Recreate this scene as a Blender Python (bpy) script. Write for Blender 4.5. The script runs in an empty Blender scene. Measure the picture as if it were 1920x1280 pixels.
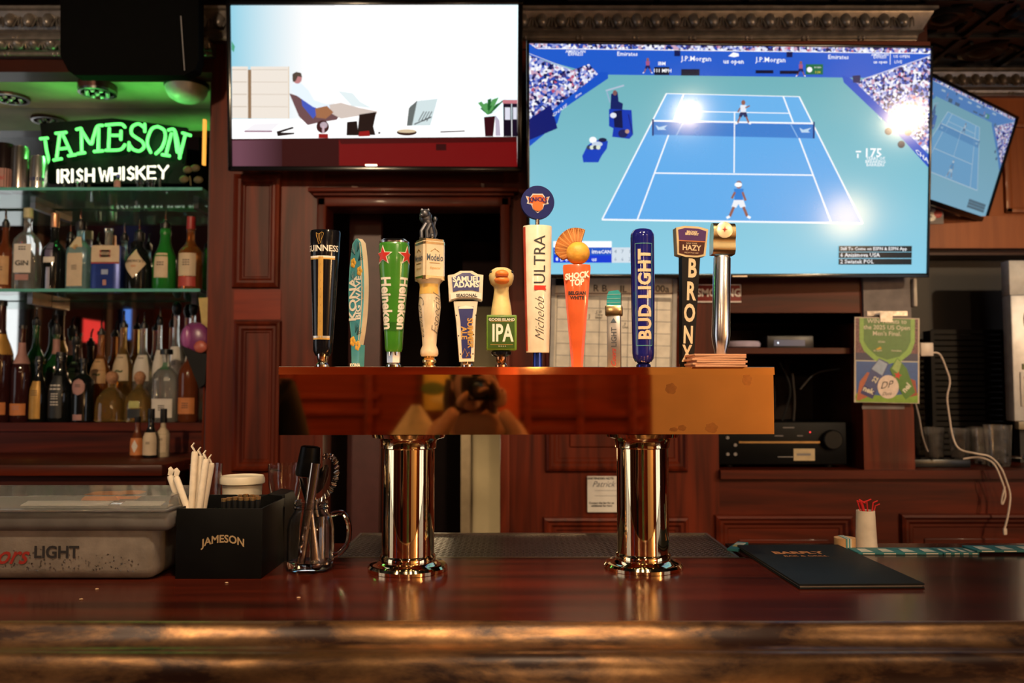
import bpy, bmesh, math, random
from mathutils import Vector, Matrix, Euler
S = bpy.context.scene
C = S.collection
random.seed(11)
PI = math.pi
# ------------------------------------------------------------------ camera, world, exposure
CAMZ = 1.42
PITCH = math.radians(3.15)
F = 1600.0
cd = bpy.data.cameras.new('camera'); cd.sensor_width = 36.0; cd.lens = 36.0 * F / 1920.0
cd.clip_start = 0.02; cd.clip_end = 100
cam = bpy.data.objects.new('camera', cd); C.objects.link(cam)
cam.location = (0, 0, CAMZ); cam.rotation_euler = (PI / 2 + PITCH, 0, 0)
cd.dof.use_dof = True; cd.dof.focus_distance = 1.68; cd.dof.aperture_fstop = 3.6
S.camera = cam
S.view_settings.view_transform = 'Standard'; S.view_settings.look = 'None'
S.view_settings.gamma = 1.0; S.view_settings.exposure = 0.0
S.view_settings.use_curve_mapping = False
w = bpy.data.worlds.new('world'); S.world = w; w.use_nodes = True
w.node_tree.nodes['Background'].inputs[0].default_value = (0.55, 0.7, 1, 1)
w.node_tree.nodes['Background'].inputs[1].default_value = 0.3

def lamp(kind, loc, power, col, size=0.1, target=None, blend=0.5, angle=80, name='lamp_light', sy=None):
    l = bpy.data.lights.new(name, kind); l.energy = power; l.color = col
    if kind == 'AREA':
        l.shape = 'RECTANGLE' if sy else 'DISK'; l.size = size
        if sy: l.size_y = sy
    else:
        l.shadow_soft_size = size
    if kind == 'SPOT':
        l.spot_size = math.radians(angle); l.spot_blend = blend
    o = bpy.data.objects.new(name, l); C.objects.link(o); o.location = loc
    if target is not None:
        d = Vector(target) - Vector(loc)
        o.rotation_euler = d.to_track_quat('-Z', 'Y').to_euler()
    return o
WARM = (1.0, 0.66, 0.36)
WARM2 = (1.0, 0.74, 0.46)
# ceiling downlights over the customers' side of the bar, some added as fill
lamp('SPOT', (0.25, -0.15, 2.62), 66, WARM2, 0.04, (0.05, 1.68, 1.50), 0.8, 44, 'bar_downlight')
lamp('SPOT', (-0.22, 0.92, 2.62), 62, WARM2, 0.05, (-0.20, 1.68, 1.52), 0.7, 52, 'bar_downlight')
lamp('SPOT', (0.42, 0.92, 2.62), 56, WARM2, 0.05, (0.30, 1.68, 1.52), 0.7, 52, 'bar_downlight')
lamp('SPOT', (-0.85, 0.85, 2.62), 66, WARM2, 0.05, (-0.66, 1.66, 1.18), 0.8, 44, 'bar_downlight')  # added fill that brightens the caddy and bin at the left
lamp('SPOT', (-1.15, 0.1, 2.62), 190, WARM2, 0.05, (-1.25, 3.1, 1.76), 0.8, 56, 'bar_downlight')
lamp('SPOT', (1.45, 0.1, 2.665), 84, WARM2, 0.04, (0.85, 2.95, 1.68), 0.8, 54, 'bar_downlight')
lamp('SPOT', (2.95, 0.1, 2.665), 190, WARM2, 0.04, (1.5, 3.0, 1.5), 0.7, 50, 'bar_downlight')
lamp('SPOT', (0.1, 0.85, 2.62), 34, WARM, 0.04, (0.0, -0.25, 1.25), 0.6, 50, 'bar_downlight')  # added fill on the photographer, for the brass reflection
for x_, p_ in ((-1.05, 34), (0.12, 26), (1.05, 26)):
    lamp('SPOT', (x_, 1.22, 2.62), p_, WARM2, 0.04, (x_, 1.22, 1.0), 0.9, 46, 'bar_downlight')
# room behind the camera: warm wall lamps, the weaker ones added to light the back wall
lamp('POINT', (3.95, -2.5, 2.0), 165, (1.0, 0.62, 0.28), 0.2, name='wall_lamp_light')
lamp('POINT', (0.45, -2.2, 2.3), 24, WARM, 0.08, name='wall_lamp_light')
lamp('POINT', (-1.6, -2.0, 2.3), 26, WARM, 0.08, name='wall_lamp_light')
# ------------------------------------------------------------------ pixel helpers (1920x1280 frame)
def ray(px, py):
    u = (px - 960) / F; v = (640 - py) / F
    return Vector((u, math.cos(PITCH) - v * math.sin(PITCH), math.sin(PITCH) + v * math.cos(PITCH)))
def at(px, py, Y):
    d = ray(px, py); return Vector((0, 0, CAMZ)) + d * (Y / d.y)
def on_z(px, py, z):
    d = ray(px, py); return Vector((0, 0, CAMZ)) + d * ((z - CAMZ) / d.z)
# ------------------------------------------------------------------ materials
MATS = {}
def lin(c):
    return tuple((x / 12.92 if x <= 0.04045 else ((x + 0.055) / 1.055) ** 2.4) for x in c)
def rgb(r, g, b):
    return lin((r / 255, g / 255, b / 255))
def mat(name, col=(0.5, 0.5, 0.5), rough=0.5, metal=0.0, var=0.12, scale=30, bump=0.0, trans=0.0, ior=1.45,
        emit=None, es=1.0, coat=0.0, spec=0.5, rvar=0.0, alpha=1.0, bscale=None):
    if name in MATS: return MATS[name]
    m = bpy.data.materials.new(name); m.use_nodes = True; nt = m.node_tree; N = nt.nodes; L = nt.links
    p = N['Principled BSDF']
    p.inputs['Roughness'].default_value = rough; p.inputs['Metallic'].default_value = metal
    p.inputs['IOR'].default_value = ior; p.inputs['Transmission Weight'].default_value = trans
    p.inputs['Coat Weight'].default_value = coat; p.inputs['Coat Roughness'].default_value = 0.08
    p.inputs['Specular IOR Level'].default_value = spec; p.inputs['Alpha'].default_value = alpha
    tc = N.new('ShaderNodeTexCoord'); nz = N.new('ShaderNodeTexNoise')
    nz.inputs['Scale'].default_value = scale; nz.inputs['Detail'].default_value = 4
    L.new(tc.outputs['Object'], nz.inputs['Vector'])
    rp = N.new('ShaderNodeValToRGB'); L.new(nz.outputs['Fac'], rp.inputs['Fac'])
    a = [max(0, x * (1 - var)) for x in col]; b = [min(1, x * (1 + var)) for x in col]
    rp.color_ramp.elements[0].position = 0.3; rp.color_ramp.elements[1].position = 0.7
    rp.color_ramp.elements[0].color = (*a, 1); rp.color_ramp.elements[1].color = (*b, 1)
    L.new(rp.outputs['Color'], p.inputs['Base Color'])
    if rvar:
        mr = N.new('ShaderNodeMapRange'); mr.inputs['To Min'].default_value = max(0, rough - rvar); mr.inputs['To Max'].default_value = rough + rvar
        L.new(nz.outputs['Fac'], mr.inputs['Value']); L.new(mr.outputs['Result'], p.inputs['Roughness'])
    if bump:
        n2 = nz
        if bscale:
            n2 = N.new('ShaderNodeTexNoise'); n2.inputs['Scale'].default_value = bscale; L.new(tc.outputs['Object'], n2.inputs['Vector'])
        bp = N.new('ShaderNodeBump'); bp.inputs['Strength'].default_value = bump; bp.inputs['Distance'].default_value = 0.002
        L.new(n2.outputs['Fac'], bp.inputs['Height']); L.new(bp.outputs['Normal'], p.inputs['Normal'])
    if emit:
        p.inputs['Emission Color'].default_value = (*emit, 1); p.inputs['Emission Strength'].default_value = es
    MATS[name] = m
    return m
def wood(name, c1, c2, rough=0.35, axis='Z', coat=0.3, scale=6.0):
    if name in MATS: return MATS[name]
    m = mat(name, c1, rough, coat=coat, spec=0.22); nt = m.node_tree; N = nt.nodes; L = nt.links
    nz = [n for n in N if n.type == 'TEX_NOISE'][0]; rp = [n for n in N if n.type == 'VALTORGB'][0]
    tc = [n for n in N if n.type == 'TEX_COORD'][0]
    mp = N.new('ShaderNodeMapping'); L.new(tc.outputs['Object'], mp.inputs['Vector'])
    st = {'X': (0.07, 1, 1), 'Y': (1, 0.07, 1), 'Z': (1, 1, 0.07)}[axis]
    mp.inputs['Scale'].default_value = [x * scale for x in st]
    L.new(mp.outputs['Vector'], nz.inputs['Vector']); nz.inputs['Scale'].default_value = 4; nz.inputs['Detail'].default_value = 8
    nz.inputs['Distortion'].default_value = 0.6
    rp.color_ramp.elements[0].color = (*c1, 1); rp.color_ramp.elements[1].color = (*c2, 1)
    bp = N.new('ShaderNodeBump'); bp.inputs['Strength'].default_value = 0.08; bp.inputs['Distance'].default_value = 0.001
    L.new(nz.outputs['Fac'], bp.inputs['Height']); L.new(bp.outputs['Normal'], N['Principled BSDF'].inputs['Normal'])
    return m
def glow(col, s=1.0, rough=0.12):
    """a lit pixel colour of a switched-on screen (glossy glass over emission)"""
    k = 'screen_%d_%d_%d_%.2f_%.2f' % (col[0], col[1], col[2], s, rough)
    if k in MATS: return MATS[k]
    m = mat(k, (0.004, 0.004, 0.005), rough, emit=rgb(*col), es=s, spec=.2)
    return m
# ------------------------------------------------------------------ mesh builder
def rotm(rx=0, ry=0, rz=0): return Euler((rx, ry, rz)).to_matrix().to_4x4()
def tr(x, y, z): return Matrix.Translation((x, y, z))
class MB:
    def __init__(s): s.v = []; s.f = []; s.m = []; s.sm = []; s.mats = []
    def mi(s, m):
        if m not in s.mats: s.mats.append(m)
        return s.mats.index(m)
    def add(s, vs, fs, m, smooth=False, M=None):
        o = len(s.v); i = s.mi(m)
        s.v += [(M @ Vector(p)) if M is not None else Vector(p) for p in vs]
        for f in fs:
            s.f.append([o + k for k in f]); s.m.append(i); s.sm.append(smooth)
        return s
    def bm(s, b, m, smooth=False, M=None):
        b.verts.index_update()
        s.add([v.co.copy() for v in b.verts], [[v.index for v in f.verts] for f in b.faces], m, smooth, M); b.free(); return s
    def box(s, c, d, m, M=None, bev=0.0, seg=2):
        b = bmesh.new(); bmesh.ops.create_cube(b, size=1)
        for v in b.verts: v.co = Vector((v.co.x * d[0] + c[0], v.co.y * d[1] + c[1], v.co.z * d[2] + c[2]))
        if bev: bmesh.ops.bevel(b, geom=list(b.edges), offset=bev, segments=seg, profile=0.5, affect='EDGES')
        return s.bm(b, m, bool(bev), M)
    def bx(s, x0, x1, y0, y1, z0, z1, m, M=None, bev=0.0):
        return s.box(((x0 + x1) / 2, (y0 + y1) / 2, (z0 + z1) / 2), (abs(x1 - x0), abs(y1 - y0), abs(z1 - z0)), m, M, bev)
    def lathe(s, prof, m, M=None, seg=24, sx=1.0, sy=1.0, n=2.0, caps=True, smooth=True, mats=None, a0=None, a1=None):
        vs = []; fs = []; k = seg if a0 is None else seg + 1
        for (r, z) in prof:
            for i in range(k):
                t = 2 * PI * i / seg if a0 is None else a0 + (a1 - a0) * i / seg
                q = sect(t, n); vs.append((r * q * math.sin(t) * sx, -r * q * math.cos(t) * sy, z))
        for j in range(len(prof) - 1):
            for i in range(seg):
                i2 = (i + 1) % k
                fs.append((j * k + i, j * k + i2, (j + 1) * k + i2, (j + 1) * k + i))
        if mats is None:
            s.add(vs, fs, m, smooth, M)
        else:
            o = len(s.v); s.add(vs, [], m, smooth, M)
            for j in range(len(prof) - 1):
                mm = s.mi(mats[j] or m)
                for q in fs[j * seg:(j + 1) * seg]:
                    s.f.append([o + z for z in q]); s.m.append(mm); s.sm.append(smooth)
        if caps and a0 is None:
            if prof[0][0] > 1e-5: s.add([vs[i] for i in range(k)], [list(range(k - 1, -1, -1))], m if mats is None else (mats[0] or m), False, M)
            if prof[-1][0] > 1e-5: s.add([vs[(len(prof) - 1) * k + i] for i in range(k)], [list(range(k))], m if mats is None else (mats[-1] or m), False, M)
        return s
    def tube(s, pts, r, m, seg=8, closed=False, M=None, flat=1.0):
        pts = [Vector(p) for p in pts]; n = len(pts); vs = []; fs = []
        rs = r if isinstance(r, (list, tuple)) else [r] * n
        T = []
        for i in range(n):
            a = pts[(i - 1) % n] if (closed or i > 0) else pts[i]; b = pts[(i + 1) % n] if (closed or i < n - 1) else pts[i]
            t = (b - a); T.append(t.normalized() if t.length > 1e-9 else Vector((0, 0, 1)))
        up = Vector((0, 0, 1)) if abs(T[0].z) < 0.9 else Vector((0, 1, 0))
        nrm = (up - T[0] * up.dot(T[0])).normalized()
        for i in range(n):
            nrm = nrm - T[i] * nrm.dot(T[i])
            nrm = nrm.normalized() if nrm.length > 1e-6 else T[i].orthogonal().normalized()
            bi = T[i].cross(nrm)
            for k in range(seg):
                a = 2 * PI * k / seg
                vs.append(pts[i] + (nrm * math.cos(a) * flat + bi * math.sin(a)) * rs[i])
        for i in range(n if closed else n - 1):
            j = (i + 1) % n
            for k in range(seg):
                k2 = (k + 1) % seg; fs.append((i * seg + k, i * seg + k2, j * seg + k2, j * seg + k))
        if not closed:
            fs.append(list(range(seg - 1, -1, -1))); fs.append([(n - 1) * seg + k for k in range(seg)])
        return s.add(vs, fs, m, True, M)
    def prism(s, poly, y0, y1, m, M=None, smooth=False, side=None):
        n = len(poly); vs = [(x, y0, z) for x, z in poly] + [(x, y1, z) for x, z in poly]
        s.add(vs, [list(range(n)), list(range(2 * n - 1, n - 1, -1))], m, False, M)
        return s.add(vs, [(i, (i + 1) % n, n + (i + 1) % n, n + i) for i in range(n)], side or m, smooth, M)
    def ball(s, c, r, m, M=None, seg=14, rings=9):
        rr = r if isinstance(r, (tuple, list)) else (r, r, r); vs = []; fs = []
        for j in range(rings + 1):
            p = PI * j / rings
            for i in range(seg):
                t = 2 * PI * i / seg
                vs.append((c[0] + rr[0] * math.sin(p) * math.cos(t), c[1] + rr[1] * math.sin(p) * math.sin(t), c[2] - rr[2] * math.cos(p)))
        for j in range(rings):
            for i in range(seg):
                i2 = (i + 1) % seg; fs.append((j * seg + i, j * seg + i2, (j + 1) * seg + i2, (j + 1) * seg + i))
        return s.add(vs, fs, m, True, M)
    def poly(s, pts, m, M=None): return s.add(pts, [list(range(len(pts)))], m, False, M)
    def text(s, body, size, mapf, m, bold=0.0, shear=0.0, sx=1.0, sp=1.0, rot=0, align='CENTER', line=1.0, res=3, fine=0.0):
        vs, fs = glyphs(body, size, bold, shear, sp, align, line, res, fine or getattr(mapf, 'fine', 0.0))
        out = []
        for (a, b) in vs:
            a *= sx
            if rot == 90: a, b = -b, a
            elif rot == -90: a, b = b, -a
            elif rot: cr, sr = math.cos(math.radians(rot)), math.sin(math.radians(rot)); a, b = a * cr - b * sr, a * sr + b * cr
            out.append(mapf(a, b))
        return s.add(out, fs, m, False)
    def build(s, name, parent=None, world=False, sharp=35, recalc=True):
        me = bpy.data.meshes.new(name)
        vs = s.v
        if parent is not None and world:
            iv = (Matrix.Translation(parent.location) @ parent.rotation_euler.to_matrix().to_4x4()).inverted(); vs = [iv @ p for p in vs]
        me.from_pydata([tuple(p) for p in vs], [], s.f)
        for m in s.mats: me.materials.append(m)
        me.polygons.foreach_set('material_index', s.m); me.polygons.foreach_set('use_smooth', s.sm)
        if recalc:
            b = bmesh.new(); b.from_mesh(me); bmesh.ops.remove_doubles(b, verts=list(b.verts), dist=1e-6)
            bmesh.ops.recalc_face_normals(b, faces=list(b.faces)); b.to_mesh(me); b.free()
        me.update()
        try: me.set_sharp_from_angle(angle=math.radians(sharp))
        except Exception: pass
        o = bpy.data.objects.new(name, me); C.objects.link(o)
        if parent is not None: o.parent = parent
        return o
def sect(t, n):
    if n == 2: return 1.0
    return (abs(math.cos(t)) ** n + abs(math.sin(t)) ** n) ** (-1.0 / n)
_G = {}
def glyphs(body, size, bold, shear, sp, align, line, res, fine=0.0):
    k = (body, size, bold, shear, sp, align, line, res, fine)
    if k in _G: return _G[k]
    cu = bpy.data.curves.new('t', 'FONT'); cu.body = body; cu.size = size; cu.offset = bold; cu.shear = shear
    cu.align_x = align; cu.align_y = 'CENTER'; cu.space_character = sp; cu.space_line = line; cu.resolution_u = res
    cu.fill_mode = 'FRONT'
    ob = bpy.data.objects.new('t', cu)
    me = bpy.data.meshes.new_from_object(ob)
    if fine:
        b = bmesh.new(); b.from_mesh(me); bmesh.ops.remove_doubles(b, verts=list(b.verts), dist=1e-7); bmesh.ops.triangulate(b, faces=list(b.faces))
        for it in range(5):
            e = [q for q in b.edges if q.calc_length() > fine]
            if not e: break
            bmesh.ops.subdivide_edges(b, edges=e, cuts=1); bmesh.ops.triangulate(b, faces=[f for f in b.faces if len(f.verts) > 3])
        b.to_mesh(me); b.free()
    vs = [(v.co.x, v.co.y) for v in me.vertices]; fs = [list(p.vertices) for p in me.polygons]
    bpy.data.objects.remove(ob); bpy.data.curves.remove(cu); bpy.data.meshes.remove(me)
    _G[k] = (vs, fs); return _G[k]
def flat(x0, y, z0):              # text mapped to a plane facing the camera side (-Y)
    return lambda a, b: Vector((x0 + a, y, z0 + b))
def onM(M, x0=0, y0=0, z0=0): return lambda a, b: M @ Vector((x0 + a, y0, z0 + b))
def smoothpts(pts, n=6, closed=False):
    P = [Vector(p) for p in pts]; out = []
    k = len(P); rng = range(k if closed else k - 1)
    for i in rng:
        p0 = P[(i - 1) % k] if (closed or i > 0) else P[0]; p1 = P[i]; p2 = P[(i + 1) % k]; p3 = P[(i + 2) % k] if (closed or i + 2 < k) else P[-1]
        for j in range(n):
            t = j / n
            out.append(0.5 * ((2 * p1) + (p2 - p0) * t + (2 * p0 - 5 * p1 + 4 * p2 - p3) * t * t + (3 * p1 - p0 - 3 * p2 + p3) * t ** 3))
    if not closed: out.append(P[-1])
    return out
def tag(o, label=None, cat=None, group=None, kind=None):
    if label: o['label'] = label
    if cat: o['category'] = cat
    if group: o['group'] = group
    if kind: o['kind'] = kind
    return o
def thing(name, label, cat, loc=(0, 0, 0), rot=(0, 0, 0), group=None):
    o = bpy.data.objects.new(name, None); C.objects.link(o); o.location = loc; o.rotation_euler = rot; o.empty_display_size = 0.05
    return tag(o, label, cat, group)
def struct(o): o['kind'] = 'structure'; return o
def frame4(tl, tr_, br, bl):
    """centre matrix, width and height of the rectangle nearest four world points"""
    X = ((tr_ - tl) + (br - bl)) / 2; Zv = ((tl - bl) + (tr_ - br)) / 2
    W = X.length; H = Zv.length; X.normalize(); Yv = Zv.cross(X).normalized(); Zn = X.cross(Yv).normalized()
    R = Matrix((X, Yv, Zn)).transposed(); c = (tl + tr_ + br + bl) / 4
    return c, R.to_euler(), W, H
# ================================================================== THE SETTING
YW = 3.0
MW = wood('mahogany', (0.038, 0.0058, 0.0025), (0.145, 0.0195, 0.0055), 0.42, 'Z', 0.05)
MWX = wood('mahogany_rail', (0.03, 0.005, 0.0025), (0.112, 0.0145, 0.0045), 0.42, 'X', 0.05)
MWD = wood('dark_mahogany', (0.028, 0.007, 0.004), (0.06, 0.012, 0.006), 0.4, 'X', 0.2)
MWO = wood('orange_brown_wood', (0.26, 0.075, 0.024), (0.40, 0.125, 0.04), 0.42, 'Z', 0.15)
BLK = mat('black_paint', (0.006, 0.005, 0.005), 0.55, spec=.2)
TIN = mat('black_tin', (0.012, 0.011, 0.011), 0.36, 0.35, bump=0.6, bscale=38)
def zp(py, Y=YW): return at(960, py, Y).z
def xp(px, py=640, Y=YW): return at(px, py, Y).x
ZC = 2.78
FL = MB(); FL.bx(-4.2, 4.2, -3.4, 5.2, -0.1, 0, wood('floor_boards', (0.03, 0.012, 0.006), (0.07, 0.028, 0.012), 0.45, 'X'))
struct(FL.build('floor'))
# pressed-tin ceiling: raised square coffers with a round boss
CE = MB(); CE.bx(-4.2, 4.2, -3.4, 5.2, ZC, ZC + 0.1, TIN)
for i in range(7):
    for j in range(5):
        cx = 0.35 + i * 0.31; cy = 2.45 + j * 0.31
        CE.lathe([(0.10, 0), (0.075, -0.012), (0.05, -0.006), (0.028, -0.018), (0.0, -0.022)], TIN, tr(cx, cy, ZC), seg=14)
        CE.bx(cx + 0.145, cx + 0.165, cy - 0.155, cy + 0.155, ZC - 0.012, ZC, TIN); CE.bx(cx - 0.155, cx + 0.155, cy + 0.145, cy + 0.165, ZC - 0.012, ZC, TIN)
        for q in range(6):
            a = q * PI / 3 + 0.3; CE.tube([(cx + math.cos(a) * 0.1, cy + math.sin(a) * 0.1, ZC - 0.002), (cx + math.cos(a + .5) * 0.135, cy + math.sin(a + .5) * 0.135, ZC - 0.006)], 0.008, TIN, 6)
struct(CE.build('ceiling'))
# ---- back wall, front plane
xL, xJ, xD0, xD1, xC1, xP0, xP1, xR = -4.2, xp(388), xp(606), xp(944), xp(1345), xp(1615), xp(1710), xp(1745, 300)
zN0, zN1 = 1.296, zp(135)
zDT = zp(388); zU1, zU0 = zp(602), zp(652); zLW = zp(880)
NB = 3.40                                   # back plane of the bottle niche
BW = MB(); T = 0.10
BW.bx(xJ, xD0, YW, YW + T, 0, ZC, MW)
BW.bx(xD0, xD1, YW, YW + T, zDT, ZC, MWX)
BW.bx(xD1, xC1, YW, YW + T, 0, ZC, MW)
BW.bx(xC1, xP0, YW, YW + T, zU1, ZC, MWX)
BW.bx(xC1, xR + 3, YW, YW + T, 0, zLW, MWX)
BW.bx(xP0, xP1, YW, YW + T, zLW, zp(470), MW)
BW.bx(xP0, xp(1630), YW, YW + T, zp(470), ZC, MWD)
BW.bx(xp(1630), xR, YW, YW + T, zp(86), ZC, MWD)
BW.bx(xL, xJ, YW, YW + T, zN1, ZC, MWD)
BW.bx(xL, xJ, YW + 0.13, YW + 0.23, 0, zN0, MWX)
BW.bx(xJ, xJ + 0.04, YW + T, NB + 0.1, 0, ZC, MWX)   # niche end
BW.bx(xL, xJ, YW + T, NB + 0.1, zN1, zN1 + 0.05, mat('niche_ceiling_paint', (0.62, 0.58, 0.36), 0.6, var=.25, scale=5))
BW.bx(xL, xJ, YW + 0.115, NB + 0.1, zN0 - 0.03, zN0, MWX)
BW.bx(xL, xJ, NB + 0.03, NB + 0.1, 0, ZC, MWD)
# cabinet interior behind the receiver and the cable box
BW.bx(xC1 - 0.1, xP1 + 0.02, 3.5, 3.55, zLW - .1, ZC, mat('dark_cabinet_wall', (0.02, 0.008, 0.006), 0.6))
BW.bx(xC1 - 0.03, xC1, YW + T, 3.5, zLW, zU1 + .05, MWD)
BW.bx(xP0, xP0 + 0.02, YW + T, 3.5, zLW, zU1 + .05, MWD)
BW.bx(xC1, xP0, YW, 3.5, zU0 - 0.02, zU0, MWX)       # shelf between the openings
BW.bx(xC1, xP0, YW, 3.5, zU1, zU1 + 0.03, MWD)
BW.bx(xC1, xR + 3, YW + T, 3.65, zLW - 0.04, zLW, MWX)
BW.bx(xC1, xR + 3, YW - 0.025, YW, zLW - 0.03, zLW, MWX)  # nosing
BW.bx(xP1 - 0.02, xP1, YW + T, 3.65, zLW, zp(470), MWD)
wb = struct(BW.build('wall_back'))
# raised panel frames
def panel(px0, py0, px1, py1, wd=0.035, m=MW, y=YW, nm='panel_moulding'):
    p0 = at(px0, (py0 + py1) / 2, y); p1 = at(px1, (py0 + py1) / 2, y); z1 = at(px0, py0, y).z; z0 = at(px0, py1, y).z
    x0, x1 = p0.x, p1.x; b = MB()
    prof = [(0, 0), (0.004, 0.016), (0.012, 0.02), (0.02, 0.012), (0.028, 0.012), (0.036, 0.004), (wd + .01, 0.004), (wd + .016, -0.002)]
    vs = []; fs = []
    for (o, h) in prof:
        vs += [(x0 + o, y - h, z0 + o), (x1 - o, y - h, z0 + o), (x1 - o, y - h, z1 - o), (x0 + o, y - h, z1 - o)]
    for j in range(len(prof) - 1):
        for i in range(4): fs.append((j * 4 + i, j * 4 + (i + 1) % 4, (j + 1) * 4 + (i + 1) % 4, (j + 1) * 4 + i))
    b.add(vs, fs, m)
    o = wd + .05
    if x1 - x0 > 2.4 * o and z1 - z0 > 2.4 * o:
        b.bx(x0 + o, x1 - o, y - 0.006, y + 0.001, z0 + o, z1 - o, m, bev=0.004)
    return b.build(nm, wb, sharp=20)
struct(MB().bx(xp(438), xp(526), YW - .004, YW + .001, zp(599), zp(543), wood('bright_red_rail', (0.14, 0.014, 0.005), (0.28, 0.034, 0.010), .42, 'X', .05)).build('trim_5'))
panel(437, 326, 527, 541, 0.03); panel(437, 601, 527, 884, 0.03)
panel(1022, 545, 1288, 884, 0.035); panel(1018, 968, 1292, 1180, 0.035)
panel(1340, 964, 1600, 1180, 0.035, MWX); panel(1688, 962, 1960, 1180, 0.035, MWX); panel(437, 925, 527, 1200, .03)
# ---- right hand part of the back wall, set further back
RW = MB(); YR = 3.6
RW.bx(xp(1600), 4.2, YR, YR + .1, at(960, 478, YR).z, ZC, MWO)
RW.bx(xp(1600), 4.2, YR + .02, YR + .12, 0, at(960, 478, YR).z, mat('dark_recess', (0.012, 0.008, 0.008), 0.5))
RW.bx(at(1712, 440, 3.45).x, 4.2, 3.42, YR, at(960, 465, 3.42).z, at(960, 405, 3.42).z, MWO)      # wooden rail under the tilted television
RW.bx(at(1712, 440, 3.45).x, 4.2, 3.47, YR, at(960, 478, 3.47).z, at(960, 465, 3.47).z, MWD)
pr = RW.build('wall_back_right'); struct(pr)
b = MB(); x0, x1 = at(1880, 300, YR).x, at(1990, 300, YR).x
for (a0, a1, z0, z1) in ((x0, x0 + .03, at(0, 400, YR).z, at(0, 230, YR).z), (x0, x1, at(0, 240, YR).z, at(0, 230, YR).z), (x0, x1, at(0, 400, YR).z, at(0, 390, YR).z)):
    b.bx(a0, a1, YR - 0.015, YR, z0, z1, MWO, bev=.004)
b.build('panel_moulding', pr)
# ---- door opening with casing, passage beyond
CS = MB()
for (a, b_, c, d) in ((594, 345, 612, 1300), (938, 345, 958, 1300)):
    CS.bx(xp(a), xp(b_ if False else (a + 18)), YW - 0.03, YW + T, 0, zp(372), MW, bev=.006)
CS.bx(xp(594), xp(958), YW - 0.03, YW + T, zp(390), zp(372), MWX, bev=.006)
CS.bx(xp(588), xp(964), YW - 0.045, YW, zp(372), zp(366), MWX, bev=.004)
CS.bx(xp(580), xp(972), YW - 0.06, YW, zp(366), zp(358), MWX, bev=.005)
struct(CS.build('door_1'))
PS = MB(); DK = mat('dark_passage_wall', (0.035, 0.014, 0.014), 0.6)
PS.bx(xD0 - .45, xD0 - .4, YW + T, 4.9, 0, ZC, mat('plum_passage_wall', (0.045, 0.013, 0.014), 0.5)); PS.bx(xD1 + .3, xD1 + .35, YW + T, 4.9, 0, ZC, DK)
PS.bx(xD0 - .45, xD1 + .35, 4.85, 4.9, 0, ZC, DK)
PS.bx(xp(628), xp(692), YW + .25, YW + .3, 0, zDT + .1, mat('plum_door_leaf', (0.06, 0.016, 0.016), 0.45))
struct(PS.build('wall_passage'))
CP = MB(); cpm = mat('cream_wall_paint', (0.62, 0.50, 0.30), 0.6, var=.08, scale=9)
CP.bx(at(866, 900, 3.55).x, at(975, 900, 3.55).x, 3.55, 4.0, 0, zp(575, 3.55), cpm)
CP.bx(at(866, 900, 3.55).x, at(975, 900, 3.55).x, 3.55, 4.0, zp(575, 3.55), ZC, DK)  # upper part of the cream wall, its dimming put in as dark colour
CP.bx(at(864, 900, 3.52).x, at(882, 900, 3.52).x, 3.52, 3.56, 0, zp(575, 3.55), mat('darker_cream_edge', (0.34, 0.25, 0.15), .6))  # edge strip in a darker tone of the cream
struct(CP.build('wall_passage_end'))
lamp('POINT', (xp(800), 3.3, 1.2), 1.0, (1, .72, .4), 0.06, name='passage_light')
# ---- egg-and-dart cornices
EGG = mat('dark_silver_plaster', (0.21, 0.185, 0.17), 0.28, 0.45, var=.3, scale=25)
def cornice(name, x0, x1, y, zt, zb, n, ret=True):
    b = MB(); h = zt - zb; d = 0.085
    prof = [(0, zt), (-d, zt), (-d, zt - .1 * h), (-d + .012, zt - .14 * h), (-d + .014, zt - .2 * h), (-.045, zt - .68 * h), (-.05, zt - .74 * h), (-.036, zt - .8 * h), (-.03, zb), (0, zb)]
    k = len(prof)
    e = 0.0 if not ret else 1.0
    vs = [(x0, y + p, z) for p, z in prof] + [(x1 + e * (-p), y + p, z) for p, z in prof]
    b.add(vs, [(i, (i + 1) % k, k + (i + 1) % k, k + i) for i in range(k)] + [list(range(k)), list(range(2 * k - 1, k - 1, -1))], EGG)
    st = (x1 - x0) / n
    for i in range(n):
        cx = x0 + (i + .5) * st; M = tr(cx, y - .067, zt - .44 * h) @ rotm(math.radians(-28), 0, 0)
        b.ball((0, 0, 0), (st * .31, .020, h * .30), EGG, M, 12, 8)
        for sg in (-1, 1):
            b.tube([M @ Vector((sg * st * .40, .004, h * .27)), M @ Vector((sg * st * .40, -.004, 0)), M @ Vector((sg * st * .26, .004, -h * .30))], 0.0035, EGG, 5)
        b.tube([M @ Vector((st * .5, 0, h * .27)), M @ Vector((st * .5, -.006, 0)), M @ Vector((st * .5, .004, -h * .26))], [.004, .003, .002], EGG, 5)
        if i % 3 == 0:
            for q in (-.008, .008): b.ball((cx + q, y - .034, zb + .07 * h), .008, EGG, seg=8, rings=6)
    b.tube([(x0, y - .032, zb + .07 * h), (x1 + e * .03, y - .032, zb + .07 * h)], .006, EGG, 6)
    return struct(b.build(name, sharp=50))
cornice('trim_1', -3.4, at(1712, 45, 2.93).x, YW, 2.757, 2.655, 72)
cornice('trim_2', at(1738, 158, 3.55).x, 3.9, YR, 2.765, 2.665, 38, False)
cornice('trim_3', -3.4, xp(395), YW - .002, 2.64, 2.60, 40, False)
# fascia under the cornice above the big screen
struct(MB().bx(-1.0, xR, YW - .02, YW, zp(95), 2.655, wood('fascia_wood', (0.10, 0.022, 0.012), (0.17, 0.04, 0.018), .4, 'X')).build('trim_4'))
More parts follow.
